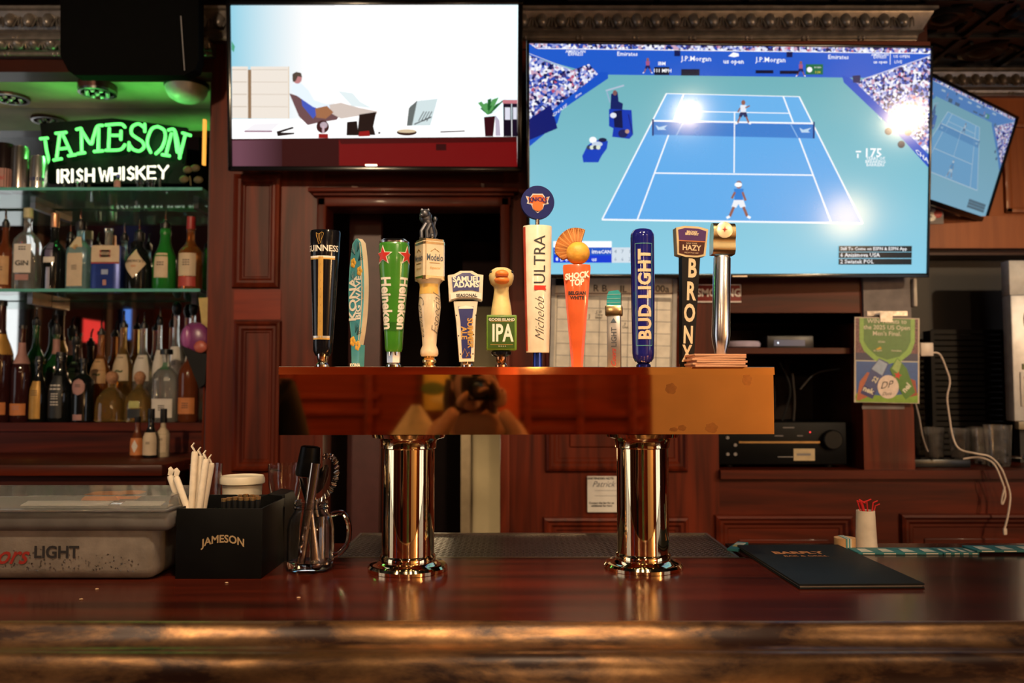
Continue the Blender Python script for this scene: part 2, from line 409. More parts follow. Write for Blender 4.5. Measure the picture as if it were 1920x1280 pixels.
# ---- back-bar ledge in front of the bottle niche
LG = MB(); zl = 1.188
LG.bx(xL, xp(392), 2.62, YW + .2, zl - .035, zl, MWX, bev=.006)
LG.bx(xL, xp(390), 2.66, 2.74, 0, zl - .035, MWD)
LG.bx(xL, xp(392), 2.635, 2.67, zl - .12, zl - .09, MWX, bev=.008)
struct(LG.build('wall_ledge'))
struct(MB().bx(xL, xJ - .002, NB - .002, NB + .03, zN0, zN1, mat('mirror_glass', (0.62, 0.62, 0.60), 0.02, 1.0, var=.02)).build('wall_niche_mirror'))
# ---- side walls and the room behind the camera
RED = wood('red_panel_wood', (0.16, 0.022, 0.008), (0.30, 0.045, 0.014), 0.35, 'X', .3)
LW = MB(); vy0, vy1, vz0, vz1 = -.52, 1.5, .15, 2.42
LW.bx(-4.3, -4.2, -3.4, vy0, 0, ZC, MWD); LW.bx(-4.3, -4.2, vy1, 5.2, 0, ZC, MWD); LW.bx(-4.3, -4.2, vy0, vy1, 0, vz0, MWD); LW.bx(-4.3, -4.2, vy0, vy1, vz1, ZC, MWD)
for y in (-.72, -1.1, -2.05, -2.6): LW.bx(-4.2, -4.16, y, y + .1, 0, ZC, mat('tan_post_paint', (.22, .13, .08), .5))
struct(LW.build('wall_left'))
RWL = MB(); wy0, wy1, wz0, wz1 = -1.3, 0.55, 0.15, 2.2
RWL.bx(4.2, 4.3, -3.4, wy0, 0, ZC, MW); RWL.bx(4.2, 4.3, wy1, 5.2, 0, ZC, MW); RWL.bx(4.2, 4.3, wy0, wy1, 0, wz0, MW); RWL.bx(4.2, 4.3, wy0, wy1, wz1, ZC, MW)
struct(RWL.build('wall_right'))
DAY = mat('daylit_pane', (0.02, 0.02, 0.02), 0.1, emit=(0.95, 0.95, 1.0), es=1.5)
wn = MB().bx(4.22, 4.26, wy0, wy1, wz0, wz1, DAY).build('window_1'); struct(wn)
f = MB()
for y in (wy0, (wy0 + wy1) / 2, wy1): f.bx(4.17, 4.22, y - .03, y + .03, wz0, wz1, MW)
for z in (wz0, wz1): f.bx(4.17, 4.22, wy0 - .03, wy1 + .03, z - .03, z + .03, MW)
f.build('window_frame', wn)
FW = MB(); YF = -3.2
CREAM = mat('warm_cream_wall', (0.80, 0.56, 0.30), 0.6, var=.06, scale=4)
ORW = mat('orange_red_wall', (0.62, 0.10, 0.025), 0.5)
FW.bx(-4.2, 1.44, YF - .1, YF, 0, ZC, RED); FW.bx(1.44, 4.2, YF - .1, YF, 0, ZC, CREAM)
FW.bx(0.27, 0.42, YF, YF + .02, 0, ZC, ORW)
for x in (-2.5, -1.9, -1.3, -.72, .46, .86, 1.26): FW.bx(x, x + .05, YF, YF + .04, 0, 2.1, RED, bev=.008)
for z in (.55, 1.22, 1.34, 1.75, 2.1): FW.bx(-2.6, -.62, YF, YF + .03, z, z + .05, RED, bev=.008); FW.bx(.44, 1.36, YF, YF + .03, z - .14, z - .08, RED, bev=.008)
struct(FW.build('wall_front'))
w2 = MB().bx(-4.28, -4.24, vy0, vy1, vz0, vz1, mat('bright_daylit_pane', (0.02, 0.02, 0.02), 0.1, emit=(.94, .97, 1), es=1.6)).build('window_2'); struct(w2)
f = MB()
for y in (vy0, .4, vy1): f.bx(-4.23, -4.18, y - .03, y + .03, vz0, vz1, BLK)
for z in (vz0, vz1): f.bx(-4.23, -4.18, vy0, vy1, z - .03, z + .03, BLK)
f.build('window_frame', w2)
# ================================================================== TELEVISIONS
BEZ = mat('glossy_black_bezel', (0.004, 0.004, 0.005), 0.18, var=.05)
CASE = mat('black_plastic_case', (0.008, 0.008, 0.009), 0.5)
SILV = mat('silver_trim', (0.5, 0.5, 0.52), 0.3, 1.0)
class Pic:
    """picture shown on a screen, drawn in the pixel frame of the photograph's picture corners"""
    def __init__(s, w, h, tl, tr_, br, bl):
        s.b = MB(); s.w = w; s.h = h; s.k = 0; s.c = [Vector((*p, 0)) for p in (tl, tr_, br, bl)]
        s.inv = s.solve(tl, tr_, br, bl)
    def solve(s, tl, tr_, br, bl):
        (x0, y0), (x1, y1), (x2, y2), (x3, y3) = tl, tr_, br, bl
        dx1, dx2, sx = x1 - x2, x3 - x2, x0 - x1 + x2 - x3; dy1, dy2, sy = y1 - y2, y3 - y2, y0 - y1 + y2 - y3
        det = dx1 * dy2 - dx2 * dy1
        g = (sx * dy2 - dx2 * sy) / det; h = (dx1 * sy - sx * dy1) / det
        return Matrix(((x1 - x0 + g * x1, x3 - x0 + h * x3, x0), (y1 - y0 + g * y1, y3 - y0 + h * y3, y0), (g, h, 1))).inverted()
    def P(s, p, off=0):
        q = s.inv @ Vector((p[0], p[1], 1)); u, v = min(1, max(0, q.x / q.z)), min(1, max(0, q.y / q.z))
        return Vector(((u - .5) * s.w, -0.00003 * s.k - off, (.5 - v) * s.h))
    def poly(s, pts, m):
        s.k += 1; s.b.add([s.P(p) for p in pts], [list(range(len(pts)))], m); return s
    def rect(s, x0, y0, x1, y1, m): return s.poly([(x0, y0), (x1, y0), (x1, y1), (x0, y1)], m)
    def line(s, p, q, w_, m):
        d = Vector((q[0] - p[0], q[1] - p[1])); n = Vector((-d.y, d.x)).normalized() * w_ / 2
        return s.poly([(p[0] + n.x, p[1] + n.y), (q[0] + n.x, q[1] + n.y), (q[0] - n.x, q[1] - n.y), (p[0] - n.x, p[1] - n.y)], m)
    def ell(s, x, y, rx, ry, m, n=14): return s.poly([(x + rx * math.cos(2 * PI * i / n), y + ry * math.sin(2 * PI * i / n)) for i in range(n)], m)
    def text(s, body, x, y, size, m, bold=0.0, shear=0.0, slope=0.0, sx=1.0, align='CENTER', line=1.0):
        s.k += 1; s.b.text(body, size, lambda a, b: s.P((x + a, y - b + a * slope)), m, bold * size, shear, sx, align=align, line=line, res=1); return s
def grad(name, c0, c1, axis='Z', lo=-.3, hi=.3, s=1.0):
    if name in MATS: return MATS[name]
    m = mat(name, (0.004,) * 3, 0.12, emit=(1, 1, 1), es=s, spec=.2); nt = m.node_tree; N = nt.nodes; L = nt.links
    tc = [n for n in N if n.type == 'TEX_COORD'][0]
    sp = N.new('ShaderNodeSeparateXYZ'); L.new(tc.outputs['Object'], sp.inputs[0])
    mr = N.new('ShaderNodeMapRange'); mr.inputs['From Min'].default_value = lo; mr.inputs['From Max'].default_value = hi; L.new(sp.outputs[axis], mr.inputs['Value'])
    r = N.new('ShaderNodeValToRGB'); L.new(mr.outputs['Result'], r.inputs['Fac'])
    r.color_ramp.elements[0].color = (*rgb(*c0), 1); r.color_ramp.elements[1].color = (*rgb(*c1), 1)
    L.new(r.outputs['Color'], N['Principled BSDF'].inputs['Emission Color']); return m
def crowd(name, sc, dim=1.0):
    if name in MATS: return MATS[name]
    m = mat(name, (0.004,) * 3, 0.12, emit=(1, 1, 1), es=1.0, spec=.2); nt = m.node_tree; N = nt.nodes; L = nt.links
    tc = [n for n in N if n.type == 'TEX_COORD'][0]
    vo = N.new('ShaderNodeTexVoronoi'); vo.inputs['Scale'].default_value = sc; L.new(tc.outputs['Object'], vo.inputs['Vector'])
    sp = N.new('ShaderNodeSeparateColor'); L.new(vo.outputs['Color'], sp.inputs[0])
    r = N.new('ShaderNodeValToRGB'); L.new(sp.outputs[0], r.inputs['Fac']); cr = r.color_ramp; cr.interpolation = 'CONSTANT'
    cols = [(0, (18, 26, 84)), (.12, (50, 80, 180)), (.30, (150, 160, 222)), (.48, (228, 230, 250)), (.66, (206, 165, 190)), (.76, (70, 56, 110)), (.84, (250, 250, 255)), (.96, (190, 90, 120))]
    while len(cr.elements) < len(cols): cr.elements.new(0.5)
    for e, (p, c) in zip(cr.elements, cols): e.position = p; e.color = (*[x * dim for x in rgb(*c)], 1)
    L.new(r.outputs['Color'], N['Principled BSDF'].inputs['Emission Color']); return m
def television(name, label, corners, bez, back=0.05, group=None):
    c, rot, W, H = frame4(*corners)
    t = thing(name, label, 'television', c, rot, group)
    b = MB()
    l, r, u, d = bez
    for (x0, x1, z0, z1) in ((-W / 2, W / 2, H / 2 - u, H / 2), (-W / 2, W / 2, -H / 2, -H / 2 + d), (-W / 2, -W / 2 + l, -H / 2, H / 2), (W / 2 - r, W / 2, -H / 2, H / 2)):
        b.bx(x0, x1, -0.012, 0.01, z0, z1, BEZ, bev=.002)
    b.build('bezel', t)
    k = MB(); k.bx(-W / 2 + .003, W / 2 - .003, 0.006, 0.022, -H / 2 + .003, H / 2 - .003, CASE, bev=.004)
    k.bx(-W * .36, W * .36, 0.02, back, -H * .34, H * .34, CASE, bev=.008); k.build('back_case', t)
    cx, cz = (l - r) / 2, (d - u) / 2
    return t, W - l - r, H - u - d, cx, cz
# ---------------------------------------------------------------- left television (matte panel): an office
_glow = glow
def glow(col, s=1.0): return _glow(col, s, .6)
t1, w_, h_, cx, cz = television('television', 'flat television on the left showing a man leaning back in a white office',
    [at(427, 3, 2.82), at(980, 2, 2.80), at(979, 322, 2.86), at(428, 321, 2.88)], (.014, .016, .014, .016))
p = Pic(w_, h_, (435, 13), (970, 11), (966, 312), (438, 313))
HOT = glow((255, 255, 255), 1.35)
p.poly([(435, 13), (970, 11), (966, 312), (438, 313)], grad('office_left_wall', (140, 208, 230), (255, 255, 255), 'X', -.50, -.24, 1.0))
p.poly([(629, 12), (970, 11), (966, 230), (628, 230)], grad('office_wall', (255, 255, 255), (224, 247, 252), 'X', .2, .5, 1.3))
for (x, y) in ((686, 54), (734, 56)):
    for q in ((x, y, x + 32, y), (x, y + 37, x + 32, y + 37), (x, y, x, y + 37), (x + 32, y, x + 32, y + 37)): p.line(q[:2], q[2:], 1.3, glow((236, 244, 240)))
p.rect(437, 225, 966, 262, HOT)
CB = glow((242, 232, 220))
p.rect(437, 127, 467, 224, CB); p.rect(472, 127, 543, 224, CB); p.rect(467, 133, 473, 224, glow((150, 120, 90)))
for y in (133, 156, 179, 202): p.line((437, y), (465, y), 1.4, glow((200, 184, 165))); p.line((473, y), (541, y), 1.2, glow((214, 200, 184)))
p.line((543, 127), (543, 224), 1.6, glow((225, 200, 170)))
for x in (869, 790): p.line((x, 110), (x, 222), 1.5, glow((240, 248, 250)))
# the man on the chair (picture content)
p.poly([(544, 177), (560, 182), (578, 196), (590, 212), (600, 206), (622, 203), (640, 214), (632, 226), (600, 231), (578, 236), (562, 220)], glow((112, 78, 80)))
p.poly([(566, 182), (585, 196), (600, 210), (588, 224), (568, 200)], glow((70, 90, 190)))
p.poly([(550, 160), (566, 158), (580, 172), (590, 190), (612, 197), (640, 196), (634, 206), (610, 208), (588, 202), (556, 180), (548, 172)], glow((226, 238, 252), 1.1))
p.poly([(618, 198), (640, 194), (672, 203), (708, 210), (706, 216), (676, 218), (640, 224), (622, 214)], glow((216, 200, 190)))
p.poly([(592, 205), (614, 200), (626, 212), (612, 224), (594, 222)], glow((165, 110, 75)))
p.poly([(634, 172), (662, 176), (676, 192), (700, 205), (660, 200)], glow((232, 244, 246)))
p.ell(559, 149, 8.5, 10, glow((196, 130, 130))); p.poly([(550, 150), (550, 141), (557, 137), (566, 139), (568, 147), (560, 145), (556, 154), (551, 156)], glow((84, 70, 60)))
# desk
p.poly([(437, 262), (966, 256), (966, 313), (438, 313)], glow((52, 8, 10)))
p.poly([(437, 265), (530, 263), (530, 313), (438, 313)], grad('desk_left', (112, 70, 84), (48, 14, 20), 'X', -.46, -.3))
p.poly([(636, 262), (966, 258), (966, 312), (636, 311)], glow((112, 12, 14)))
p.poly([(636, 262), (966, 257), (966, 266), (640, 271)], glow((70, 8, 10))); p.rect(816, 270, 835, 282, glow((50, 8, 10)))
p.poly([(460, 247), (478, 234), (528, 232), (512, 246), (500, 249)], glow((250, 246, 250))); p.line((460, 248), (512, 248), 3, glow((150, 110, 130)))
p.poly([(520, 248), (550, 239), (553, 242), (528, 250), (554, 250), (553, 253), (522, 257)], glow((26, 16, 18)))
p.ell(606, 239, 12, 12, glow((60, 22, 24))); p.ell(608, 236, 7, 6, glow((190, 170, 180))); p.rect(605, 238, 609, 250, glow((210, 180, 190))); p.rect(598, 252, 616, 260, glow((150, 22, 22)))
p.poly([(651, 230), (670, 228), (672, 255), (650, 255)], glow((28, 14, 14))); p.poly([(674, 216), (706, 211), (700, 238), (704, 254), (670, 255)], glow((34, 18, 16))); p.poly([(674, 248), (692, 246), (694, 256), (672, 257)], glow((150, 20, 22)))
p.ell(711, 250, 2.5, 2, glow((20, 16, 16)))
p.ell(762, 249, 19, 6, glow((50, 24, 18))); p.ell(762, 246.5, 18, 3.4, glow((220, 196, 160)))
p.poly([(784, 190), (820, 186), (806, 236), (762, 237), (768, 200)], glow((214, 230, 232))); p.poly([(766, 204), (782, 189), (772, 236), (762, 237)], glow((104, 110, 108)))
for k in range(4): p.line((784 + k * 5, 228), (794 + k * 5, 210), 1.5, glow((60, 64, 66)))
p.line((776, 234), (808, 220), 2, glow((50, 54, 56)))
p.line((824, 248), (870, 246), 2.4, glow((60, 40, 40)))
p.poly([(905, 220), (926, 218), (922, 256), (907, 256)], glow((54, 10, 20))); p.poly([(926, 216), (934, 226), (936, 255), (926, 255)], glow((190, 180, 200)))
for (dx, dy, c) in ((-10, -14, 0), (-4, -22, 1), (4, -30, 0), (12, -30, 1), (20, -22, 0), (26, -12, 1), (-14, -24, 1), (8, -18, 0), (18, -32, 1), (30, -28, 0)):
    p.poly([(912, 216), (912 + dx - 4, 218 + dy), (912 + dx + 3, 215 + dy), (918, 214)], glow([(30, 96, 40), (90, 160, 90)][c]))
p.rect(941, 195, 956, 256, glow((22, 12, 30))); p.rect(957, 195, 967, 256, glow((26, 14, 34))); p.rect(944, 202, 954, 225, glow((226, 226, 240))); p.rect(959, 202, 966, 224, glow((226, 226, 240)))
p.rect(940, 188, 967, 195, glow((200, 120, 130)))
p.poly([(437, 80), (443, 90), (441, 101), (437, 96)], glow((80, 170, 130)))
for m_ in p.b.mats:
    bs = m_.node_tree.nodes['Principled BSDF']; bs.inputs['Roughness'].default_value = .6; bs.inputs['Specular IOR Level'].default_value = .08
o = p.b.build('screen', t1, recalc=False); o.location = (cx, -0.004, cz)
b = MB(); b.bx(-.02, .02, -0.0135, -0.012, -0.006, 0.0, SILV); o = b.build('badge', t1); o.location = (-.01, 0, -.262)
glow = _glow
# ---------------------------------------------------------------- tennis picture, used by the large and the tilted television
def tennis(W, H, full=True, dim=1.0):
    wash = (lambda c: c) if full else (lambda c: tuple(int(x * .42 + y * .58) for x, y in zip(c, (134, 170, 194))))
    g = lambda r, gg, b_, s=1.0: glow(wash((r, gg, b_)), s * dim)
    p = Pic(W, H, (994, 82), (1738, 92), (1739, 514), (993, 516))
    Q = lambda zx, zy: (980 + zx / 2.0426, zy / 2.0426)
    W_ = g(250, 252, 255, 1.05); NAVY = g(34, 92, 205); CR = crowd('crowd_seats_%.1f' % dim, 120 if full else 170, dim)
    p.poly([(994, 82), (1738, 92), (1739, 514), (993, 516)], grad('court_surround_%.1f' % dim, wash((140, 208, 233)), wash((112, 178, 186)), 'Z', -.5 * H, .4 * H, dim))
    p.poly([(994, 82), (1738, 92), (1738, 104), (994, 94)], CR)
    p.poly([Q(30, 186), Q(1548, 205), Q(1548, 225), Q(1300, 298), Q(285, 285), Q(30, 215)], NAVY)
    p.poly([Q(25, 165), Q(60, 190), Q(50, 215), Q(25, 205)], NAVY)
    p.line(Q(60, 186), Q(1545, 206), 1.4, W_)
    p.poly([Q(25, 212), Q(190, 270), Q(255, 245), Q(295, 290), Q(25, 525)], CR)
    p.line(Q(25, 205), Q(190, 268), 1.6, g(200, 205, 235))
    p.poly([Q(300, 275), Q(328, 277), Q(328, 300), Q(150, 420), Q(135, 470), Q(25, 560), Q(25, 520), Q(130, 440), Q(110, 425)], g(26, 84, 200))
    p.poly([Q(25, 455), Q(110, 400), Q(135, 490), Q(25, 535)], g(20, 30, 110))
    p.poly([Q(1300, 302), Q(1548, 215), Q(1550, 585), Q(1440, 500), Q(1260, 320)], CR)
    p.line(Q(1300, 302), Q(1548, 215), 2.2, g(190, 195, 230)); p.line(Q(1305, 306), Q(1550, 500), 1.6, g(170, 175, 225))
    p.poly([Q(1215, 288), Q(1250, 300), Q(1440, 480), Q(1550, 590), Q(1550, 640), Q(1420, 500), Q(1222, 315)], g(24, 82, 198))
    p.poly([Q(1255, 290), Q(1285, 288), Q(1285, 318), Q(1258, 316)], g(20, 34, 90))
    for (zx, zy) in ((1395, 502), (1445, 552), (1420, 470), (1470, 505)): p.ell(*Q(zx, zy), 7, 7, g(22, 26, 60))
    # court
    p.poly([(1249, 175), (1496, 181), (1618, 419), (1129, 412)], g(106, 180, 238))
    p.poly([(1224, 227), (1524, 232), (1618, 419), (1129, 412)], g(98, 174, 237))
    ln = 2.6 if full else 3.2
    for a, b_, k in (((1249, 175), (1496, 181), 1.4), ((1249, 175), (1129, 412), ln), ((1496, 181), (1618, 419), ln), ((1129, 412), (1618, 419), 3.2), ((1281, 176), (1195, 413), ln), ((1466, 180), (1559, 418), ln),
                     ((1228, 324), (1523, 328), 2.4), ((1271, 208), (1479, 212), 1.6), ((1376, 209), (1376, 324), 2.2)): p.line(a, b_, k, W_)
    p.poly([(1224, 226), (1524, 231), (1524, 259), (1224, 252)], g(60, 128, 208)); p.line((1224, 226), (1524, 231), 3, W_); p.line((1376, 229), (1376, 256), 2, W_)
    p.line((1281, 228), (1268, 253), 1.6, g(150, 195, 240)); p.line((1480, 231), (1494, 257), 1.6, g(150, 195, 240))
    for x, y in ((1224, 225), (1524, 230)): p.rect(x - 1.6, y - 2, x + 1.6, y + 29, g(20, 40, 110))
    for x, y in ((1240, 238), (1508, 243)): p.poly([(x - 11, y - 4), (x - 4, y), (x + 11, y - 4), (x + 5, y + 2), (x + 9, y + 5), (x - 7, y + 5)], g(190, 220, 245))
    # players and officials as they appear on the screen
    def man(x, y, s, shirt, short, skin=(150, 96, 80), legs=True):
        p.poly([(x - 6 * s, y - 15 * s), (x + 6 * s, y - 15 * s), (x + 5 * s, y), (x - 5 * s, y)], g(*shirt)); p.ell(x, y - 20 * s, 4 * s, 5 * s, g(*skin))
        p.poly([(x - 6 * s, y - 1), (x + 6 * s, y - 1), (x + 9 * s, y + 8 * s), (x + 2 * s, y + 9 * s), (x, y + 4 * s), (x - 3 * s, y + 9 * s), (x - 9 * s, y + 8 * s)], g(*short))
        if legs:
            for q in (-1, 1): p.line((x + q * 6 * s, y + 8 * s), (x + q * 11 * s, y + 20 * s), 3.4 * s, g(*skin)); p.line((x + q * 11 * s, y + 20 * s), (x + q * 15 * s, y + 22 * s), 3 * s, W_)
    man(1385, 376, 1.5, (40, 130, 215), (240, 244, 250)); p.ell(1384, 346, 7, 4.5, W_); p.line((1378, 360), (1372, 372), 4, g(150, 96, 80)); p.line((1392, 360), (1398, 376), 4, g(150, 96, 80))
    man(1392, 211, .95, (236, 240, 250), (40, 46, 90)); p.line((1396, 202), (1404, 198), 2.6, g(150, 96, 80)); p.line((1386, 202), (1382, 210), 2.6, g(150, 96, 80))
    for x, y in ((1214, 124), (1498, 130)): man(x, y, .6, (170, 90, 130), (30, 30, 90))
    # umpire's chair
    p.line((1136, 170), (1170, 160), 3, g(180, 195, 215)); p.line((1138, 172), (1144, 192), 2, g(160, 180, 210))
    p.poly([(1146, 176), (1158, 172), (1160, 190), (1168, 194), (1166, 214), (1144, 212)], g(18, 34, 100)); p.ell(1153, 174, 4, 5, g(130, 90, 90))
    p.poly([(1142, 204), (1184, 206), (1187, 252), (1180, 260), (1148, 256), (1150, 240), (1142, 236)], g(20, 58, 180)); p.poly([(1150, 208), (1166, 206), (1168, 240), (1152, 238)], g(14, 22, 70))
    p.ell(1150, 216, 6, 5, g(230, 235, 245)); p.ell(1168, 250, 9, 8, g(30, 34, 90)); p.ell(1176, 246, 4, 4, g(190, 150, 130)); p.line((1178, 214), (1186, 250), 2, g(14, 30, 120))
    p.poly([(1092, 292), (1102, 272), (1118, 262), (1140, 264), (1138, 278), (1128, 292), (1122, 304), (1094, 304)], g(24, 66, 190)); p.ell(1112, 262, 7, 6, W_); p.ell(1120, 270, 10, 5, g(200, 215, 235)); p.ell(1130, 262, 8, 4, g(30, 36, 70))
    for q in range(4): p.ell(1104 + q * 6, 276, 4, 4, g(225, 235, 215) if q % 2 else g(60, 70, 90))
    # boards behind the court
    p.rect(1226, 126, 1254, 141, g(8, 14, 40)); p.rect(1276, 130, 1310, 142, g(8, 12, 44)); p.rect(1414, 132, 1447, 138, g(8, 12, 44)); p.rect(1459, 133, 1494, 139, g(8, 12, 44))
    p.rect(1263, 95, 1274, 106, g(14, 24, 80)); p.rect(1471, 98, 1482, 108, g(14, 24, 80))
    p.rect(1507, 121, 1539, 140, g(24, 110, 70)); p.ell(1514, 131, 5, 5, W_)
    if full:
        for s_, x, y, z, bo in (('J.P.Morgan', 1304, 111, 13, .01), ('J.P.Morgan', 1442, 113, 13, .01), ('us open', 1373, 116, 12, .02), ('Emirates', 1176, 102, 11, .01), ('Emirates', 1567, 108, 11, .01), ('IBM', 1240, 120, 9, .02), ('111 MPH', 1241, 133, 9, .02)):
            p.text(s_, x, y, z, W_, bo, slope=.012)
        p.text('AMERICAN\nEXPRESS', 1080, 100, 7.5, W_, .01, line=.7); p.text('AMERICAN\nEXPRESS', 1644, 106, 6.5, W_, .01, line=.7); p.text('us open', 1645, 117, 8, W_, .02); p.line((1663, 101), (1663, 122), 1, W_); p.text('US OPEN', 1684, 107, 7.5, W_, .01); p.text('LIVE', 1678, 117, 8, W_, 0)
        p.poly([(1363, 106), (1372, 99), (1382, 101), (1383, 106), (1374, 108)], W_); p.text('9:38', 1529, 136, 6, g(240, 220, 60)); p.text('ROLEX', 1529, 127, 4, W_)
        p.text('175', 1634, 287, 23, W_, .02, slope=.01); p.text('YEARS OF\nBREAKING\nBARRIERS', 1639, 303, 8, W_, .01, line=.75); p.line((1602, 284), (1612, 284), 3, W_); p.line((1606, 288), (1606, 296), 3, W_)
        p.text('CHASE', 1050, 207, 9, W_, 0, slope=-.75); p.text('ibm', 1085, 178, 8, W_, 0, slope=-.7); p.text('CHASE', 1731, 297, 12, W_, .01, slope=.85); p.text('us', 1646, 220, 9, W_, 0, slope=.85)
        # score panel
        p.rect(1037, 453, 1147, 465, W_); p.rect(1037, 465, 1147, 480, g(34, 88, 196)); p.rect(1037, 480, 1147, 494, g(20, 60, 214)); p.rect(1147, 465, 1186, 494, g(214, 226, 236))
        p.text('25', 1045, 473, 11, W_, .02); p.text('ime', 1118, 473, 12, W_, .01); p.text('CAN', 1136, 473.5, 9, W_, .02); p.text('8', 1044, 487.5, 10, W_, .02); p.text('De', 1057, 487.5, 12, W_, .01); p.text('us', 1114, 487.5, 11, W_, .01)
        for x, a, b_ in ((1154, '4', '6'), (1167, '7', '6'), (1181, '1', '2')): p.text(a, x, 473, 10, g(120, 140, 160)); p.text(b_, x, 487.5, 10, g(120, 140, 160))
        p.text('Round', 1054, 459.5, 8, g(60, 70, 90))
        for y, s_, sz in ((467.5, 'Still To Come on ESPN & ESPN App', 8.4), (479.5, '6 Anisimova USA', 10.5), (492, '2 Swiatek POL', 10.5)):
            p.rect(1573, y - 5.5, 1710, y + 5.5, g(30, 40, 44)); p.text(s_, 1576, y, sz, W_, .012, align='LEFT')
    else:
        for y in (467.5, 479.5, 492): p.rect(1573, y - 5.5, 1710, y + 5.5, g(30, 40, 44))
        for x in (1304, 1442, 1373, 1176, 1567): p.rect(x - 14, 107, x + 14, 114, g(210, 220, 245))
    return p.b
t2, w_, h_, cx, cz = television('television', 'large flat television on the right showing a blue tennis court',
    [at(988, 77, 2.745), at(1742, 87, 2.822), at(1744, 520, 2.902), at(987, 522, 2.825)], (.009, .007, .009, .014))
o = tennis(w_, h_).build('screen', t2, recalc=False); o.location = (cx, -0.004, cz)
o = MB().bx(-.025, .025, -0.0135, -0.012, -0.004, 0.0, SILV).build('badge', t2); o.location = (.03, 0, -h_ / 2 - .004)
t3 = thing('television', 'small tilted television at the right edge with a washed-out tennis court', 'television', (1.67, 3.185, 2.317), (.307, .045, .63))
W3, H3 = .75, .431
b = MB()
for (x0, x1, z0, z1) in ((-W3 / 2, W3 / 2, H3 / 2 - .012, H3 / 2), (-W3 / 2, W3 / 2, -H3 / 2, -H3 / 2 + .02), (-W3 / 2, -W3 / 2 + .012, -H3 / 2, H3 / 2), (W3 / 2 - .012, W3 / 2, -H3 / 2, H3 / 2)): b.bx(x0, x1, -.012, .01, z0, z1, BEZ, bev=.002)
b.build('bezel', t3)
MB().bx(-W3 / 2 + .004, W3 / 2 - .004, .006, .05, -H3 / 2 + .004, H3 / 2 - .004, CASE, bev=.01).build('back_case', t3)
o = tennis(W3 - .024, H3 - .032, False, .8).build('screen', t3, recalc=False); o.location = (0, -.004, .004)
MB().tube([(0, .04, 0), (.02, .16, .02)], .025, CASE, 10).bx(-.06, .06, .045, .056, -.06, .06, CASE).build('mount_arm', t3)
# small hanging card with a white 8 at the corner of the big screen
b = MB(); c = at(1752, 403, 3.30)
b.bx(c.x - .03, c.x + .035, 3.30, 3.305, c.z - .035, c.z + .03, mat('grey_card', (.2, .17, .17), .6)); b.ball((c.x + .012, 3.299, c.z + .004), (.018, .002, .016), mat('red_card_print', (.45, .06, .05), .5))
b.text('8', .075, flat(c.x - .015, 3.298, c.z + .002), mat('white_print', (.8, .78, .72), .5), .004)
o = tag(b.build('card'), 'small grey card with white figure 8 and red dot below the tilted television', 'card')
# ================================================================== BACK BAR: sign, shelves, small fittings
PAPER = mat('white_paper', (0.62, 0.58, 0.54), 0.7, var=.05)
INK = mat('black_ink', (0.012, 0.012, 0.016), 0.6)
def rock(pts, k): return [(x / k, y / k) for x, y in pts]
# --- black loudspeaker hanging from the ceiling in front of the niche
sp = thing('loudspeaker', 'large black loudspeaker hanging from the ceiling above the green neon sign', 'speaker', at(242, 148, 2.75))
b = MB(); yy = 2.75
pl = [at(x, y, yy) for x, y in ((113, -30), (113, 104), (128, 133), (140, 141), (345, 141), (366, 130), (372, 112), (372, -30))]
b.prism([(q.x, q.z) for q in pl], yy, yy + .05, mat('black_speaker_cloth', (0.002, 0.002, 0.002), 0.9, spec=.05))
b.build('cabinet', sp, True)
b = MB(); a, c = at(339, 30, yy - .004), at(346, 132, yy - .004); b.tube([a, c], .0018, mat('grey_edge', (.2, .19, .2), .5), 6); b.build('edge_strip', sp, True)
b = MB(); pz = at(242, -30, yy).z
b.bx(pl[0].x + .2, pl[0].x + .26, yy + .01, yy + .04, pz, ZC, BLK); b.build('ceiling_bracket', sp, True)
# --- ceiling fittings inside the niche
MET = mat('brushed_metal', (0.35, 0.33, 0.33), 0.3, 1.0)
zN = zN1
def puck(px, py, w_, name, label, dome=False, Y=3.13, hs=1.0):
    c = at(px, py, Y); r = w_ / 2 * Y / F
    t = thing(name, label, 'light fitting', (c.x, Y, zN))
    if dome:
        MB().lathe([(r, 0), (r, -.012), (r * .96, -.016)], CASE, seg=28).build('rim', t)
        MB().lathe([(r * .97, -.014), (r * .92, -.03), (r * .78, -.05), (r * .5, -.064), (0, -.07)], mat('frosted_white_plastic', (.85, .83, .74), .35), seg=28).build('dome_cover', t)
    else:
        MB().lathe([(r, 0), (r, -.024 * hs), (r * .9, -.028 * hs)], mat('brown_metal', (.12, .05, .04), .35, .6), seg=24).build('housing', t)
        b = MB().lathe([(r * .98, -.025 * hs), (r * .98, -.034 * hs), (r * .84, -.036 * hs), (r * .8, -.028 * hs), (0, -.028 * hs)], MET, seg=24)
        for i in range(8): b.ball((r * .55 * math.cos(i * PI / 4), r * .55 * math.sin(i * PI / 4), -.032 * hs), r * .13, mat('clear_lens', (.7, .75, .7), .08, .5), seg=8, rings=6)
        b.ball((0, 0, -.032 * hs), r * .15, MATS['clear_lens'], seg=8, rings=6); b.build('lens_ring', t)
    return t
puck(183, 160, 70, 'puck_light', 'round metal puck light with glassy lenses on the niche ceiling above the neon sign')
puck(350, 165, 82, 'dome_light', 'white frosted dome light on the niche ceiling beside the wooden pillar', True, 3.12)
puck(20, 178, 68, 'puck_light', 'leftmost round puck light on the niche ceiling', False, 3.26, .35)
# --- amber strip light on the niche side
b = MB(); a, c = at(387.5, 224, 3.02), at(380, 309, 3.02)
b.bx(a.x - .012, a.x - .003, 3.015, 3.03, c.z, a.z, mat('amber_strip', (.05, .03, .01), .4, emit=(1, .40, .05), es=1.3))
tag(b.build('strip_light'), 'thin glowing amber strip light on the niche side beside the neon sign', 'light')
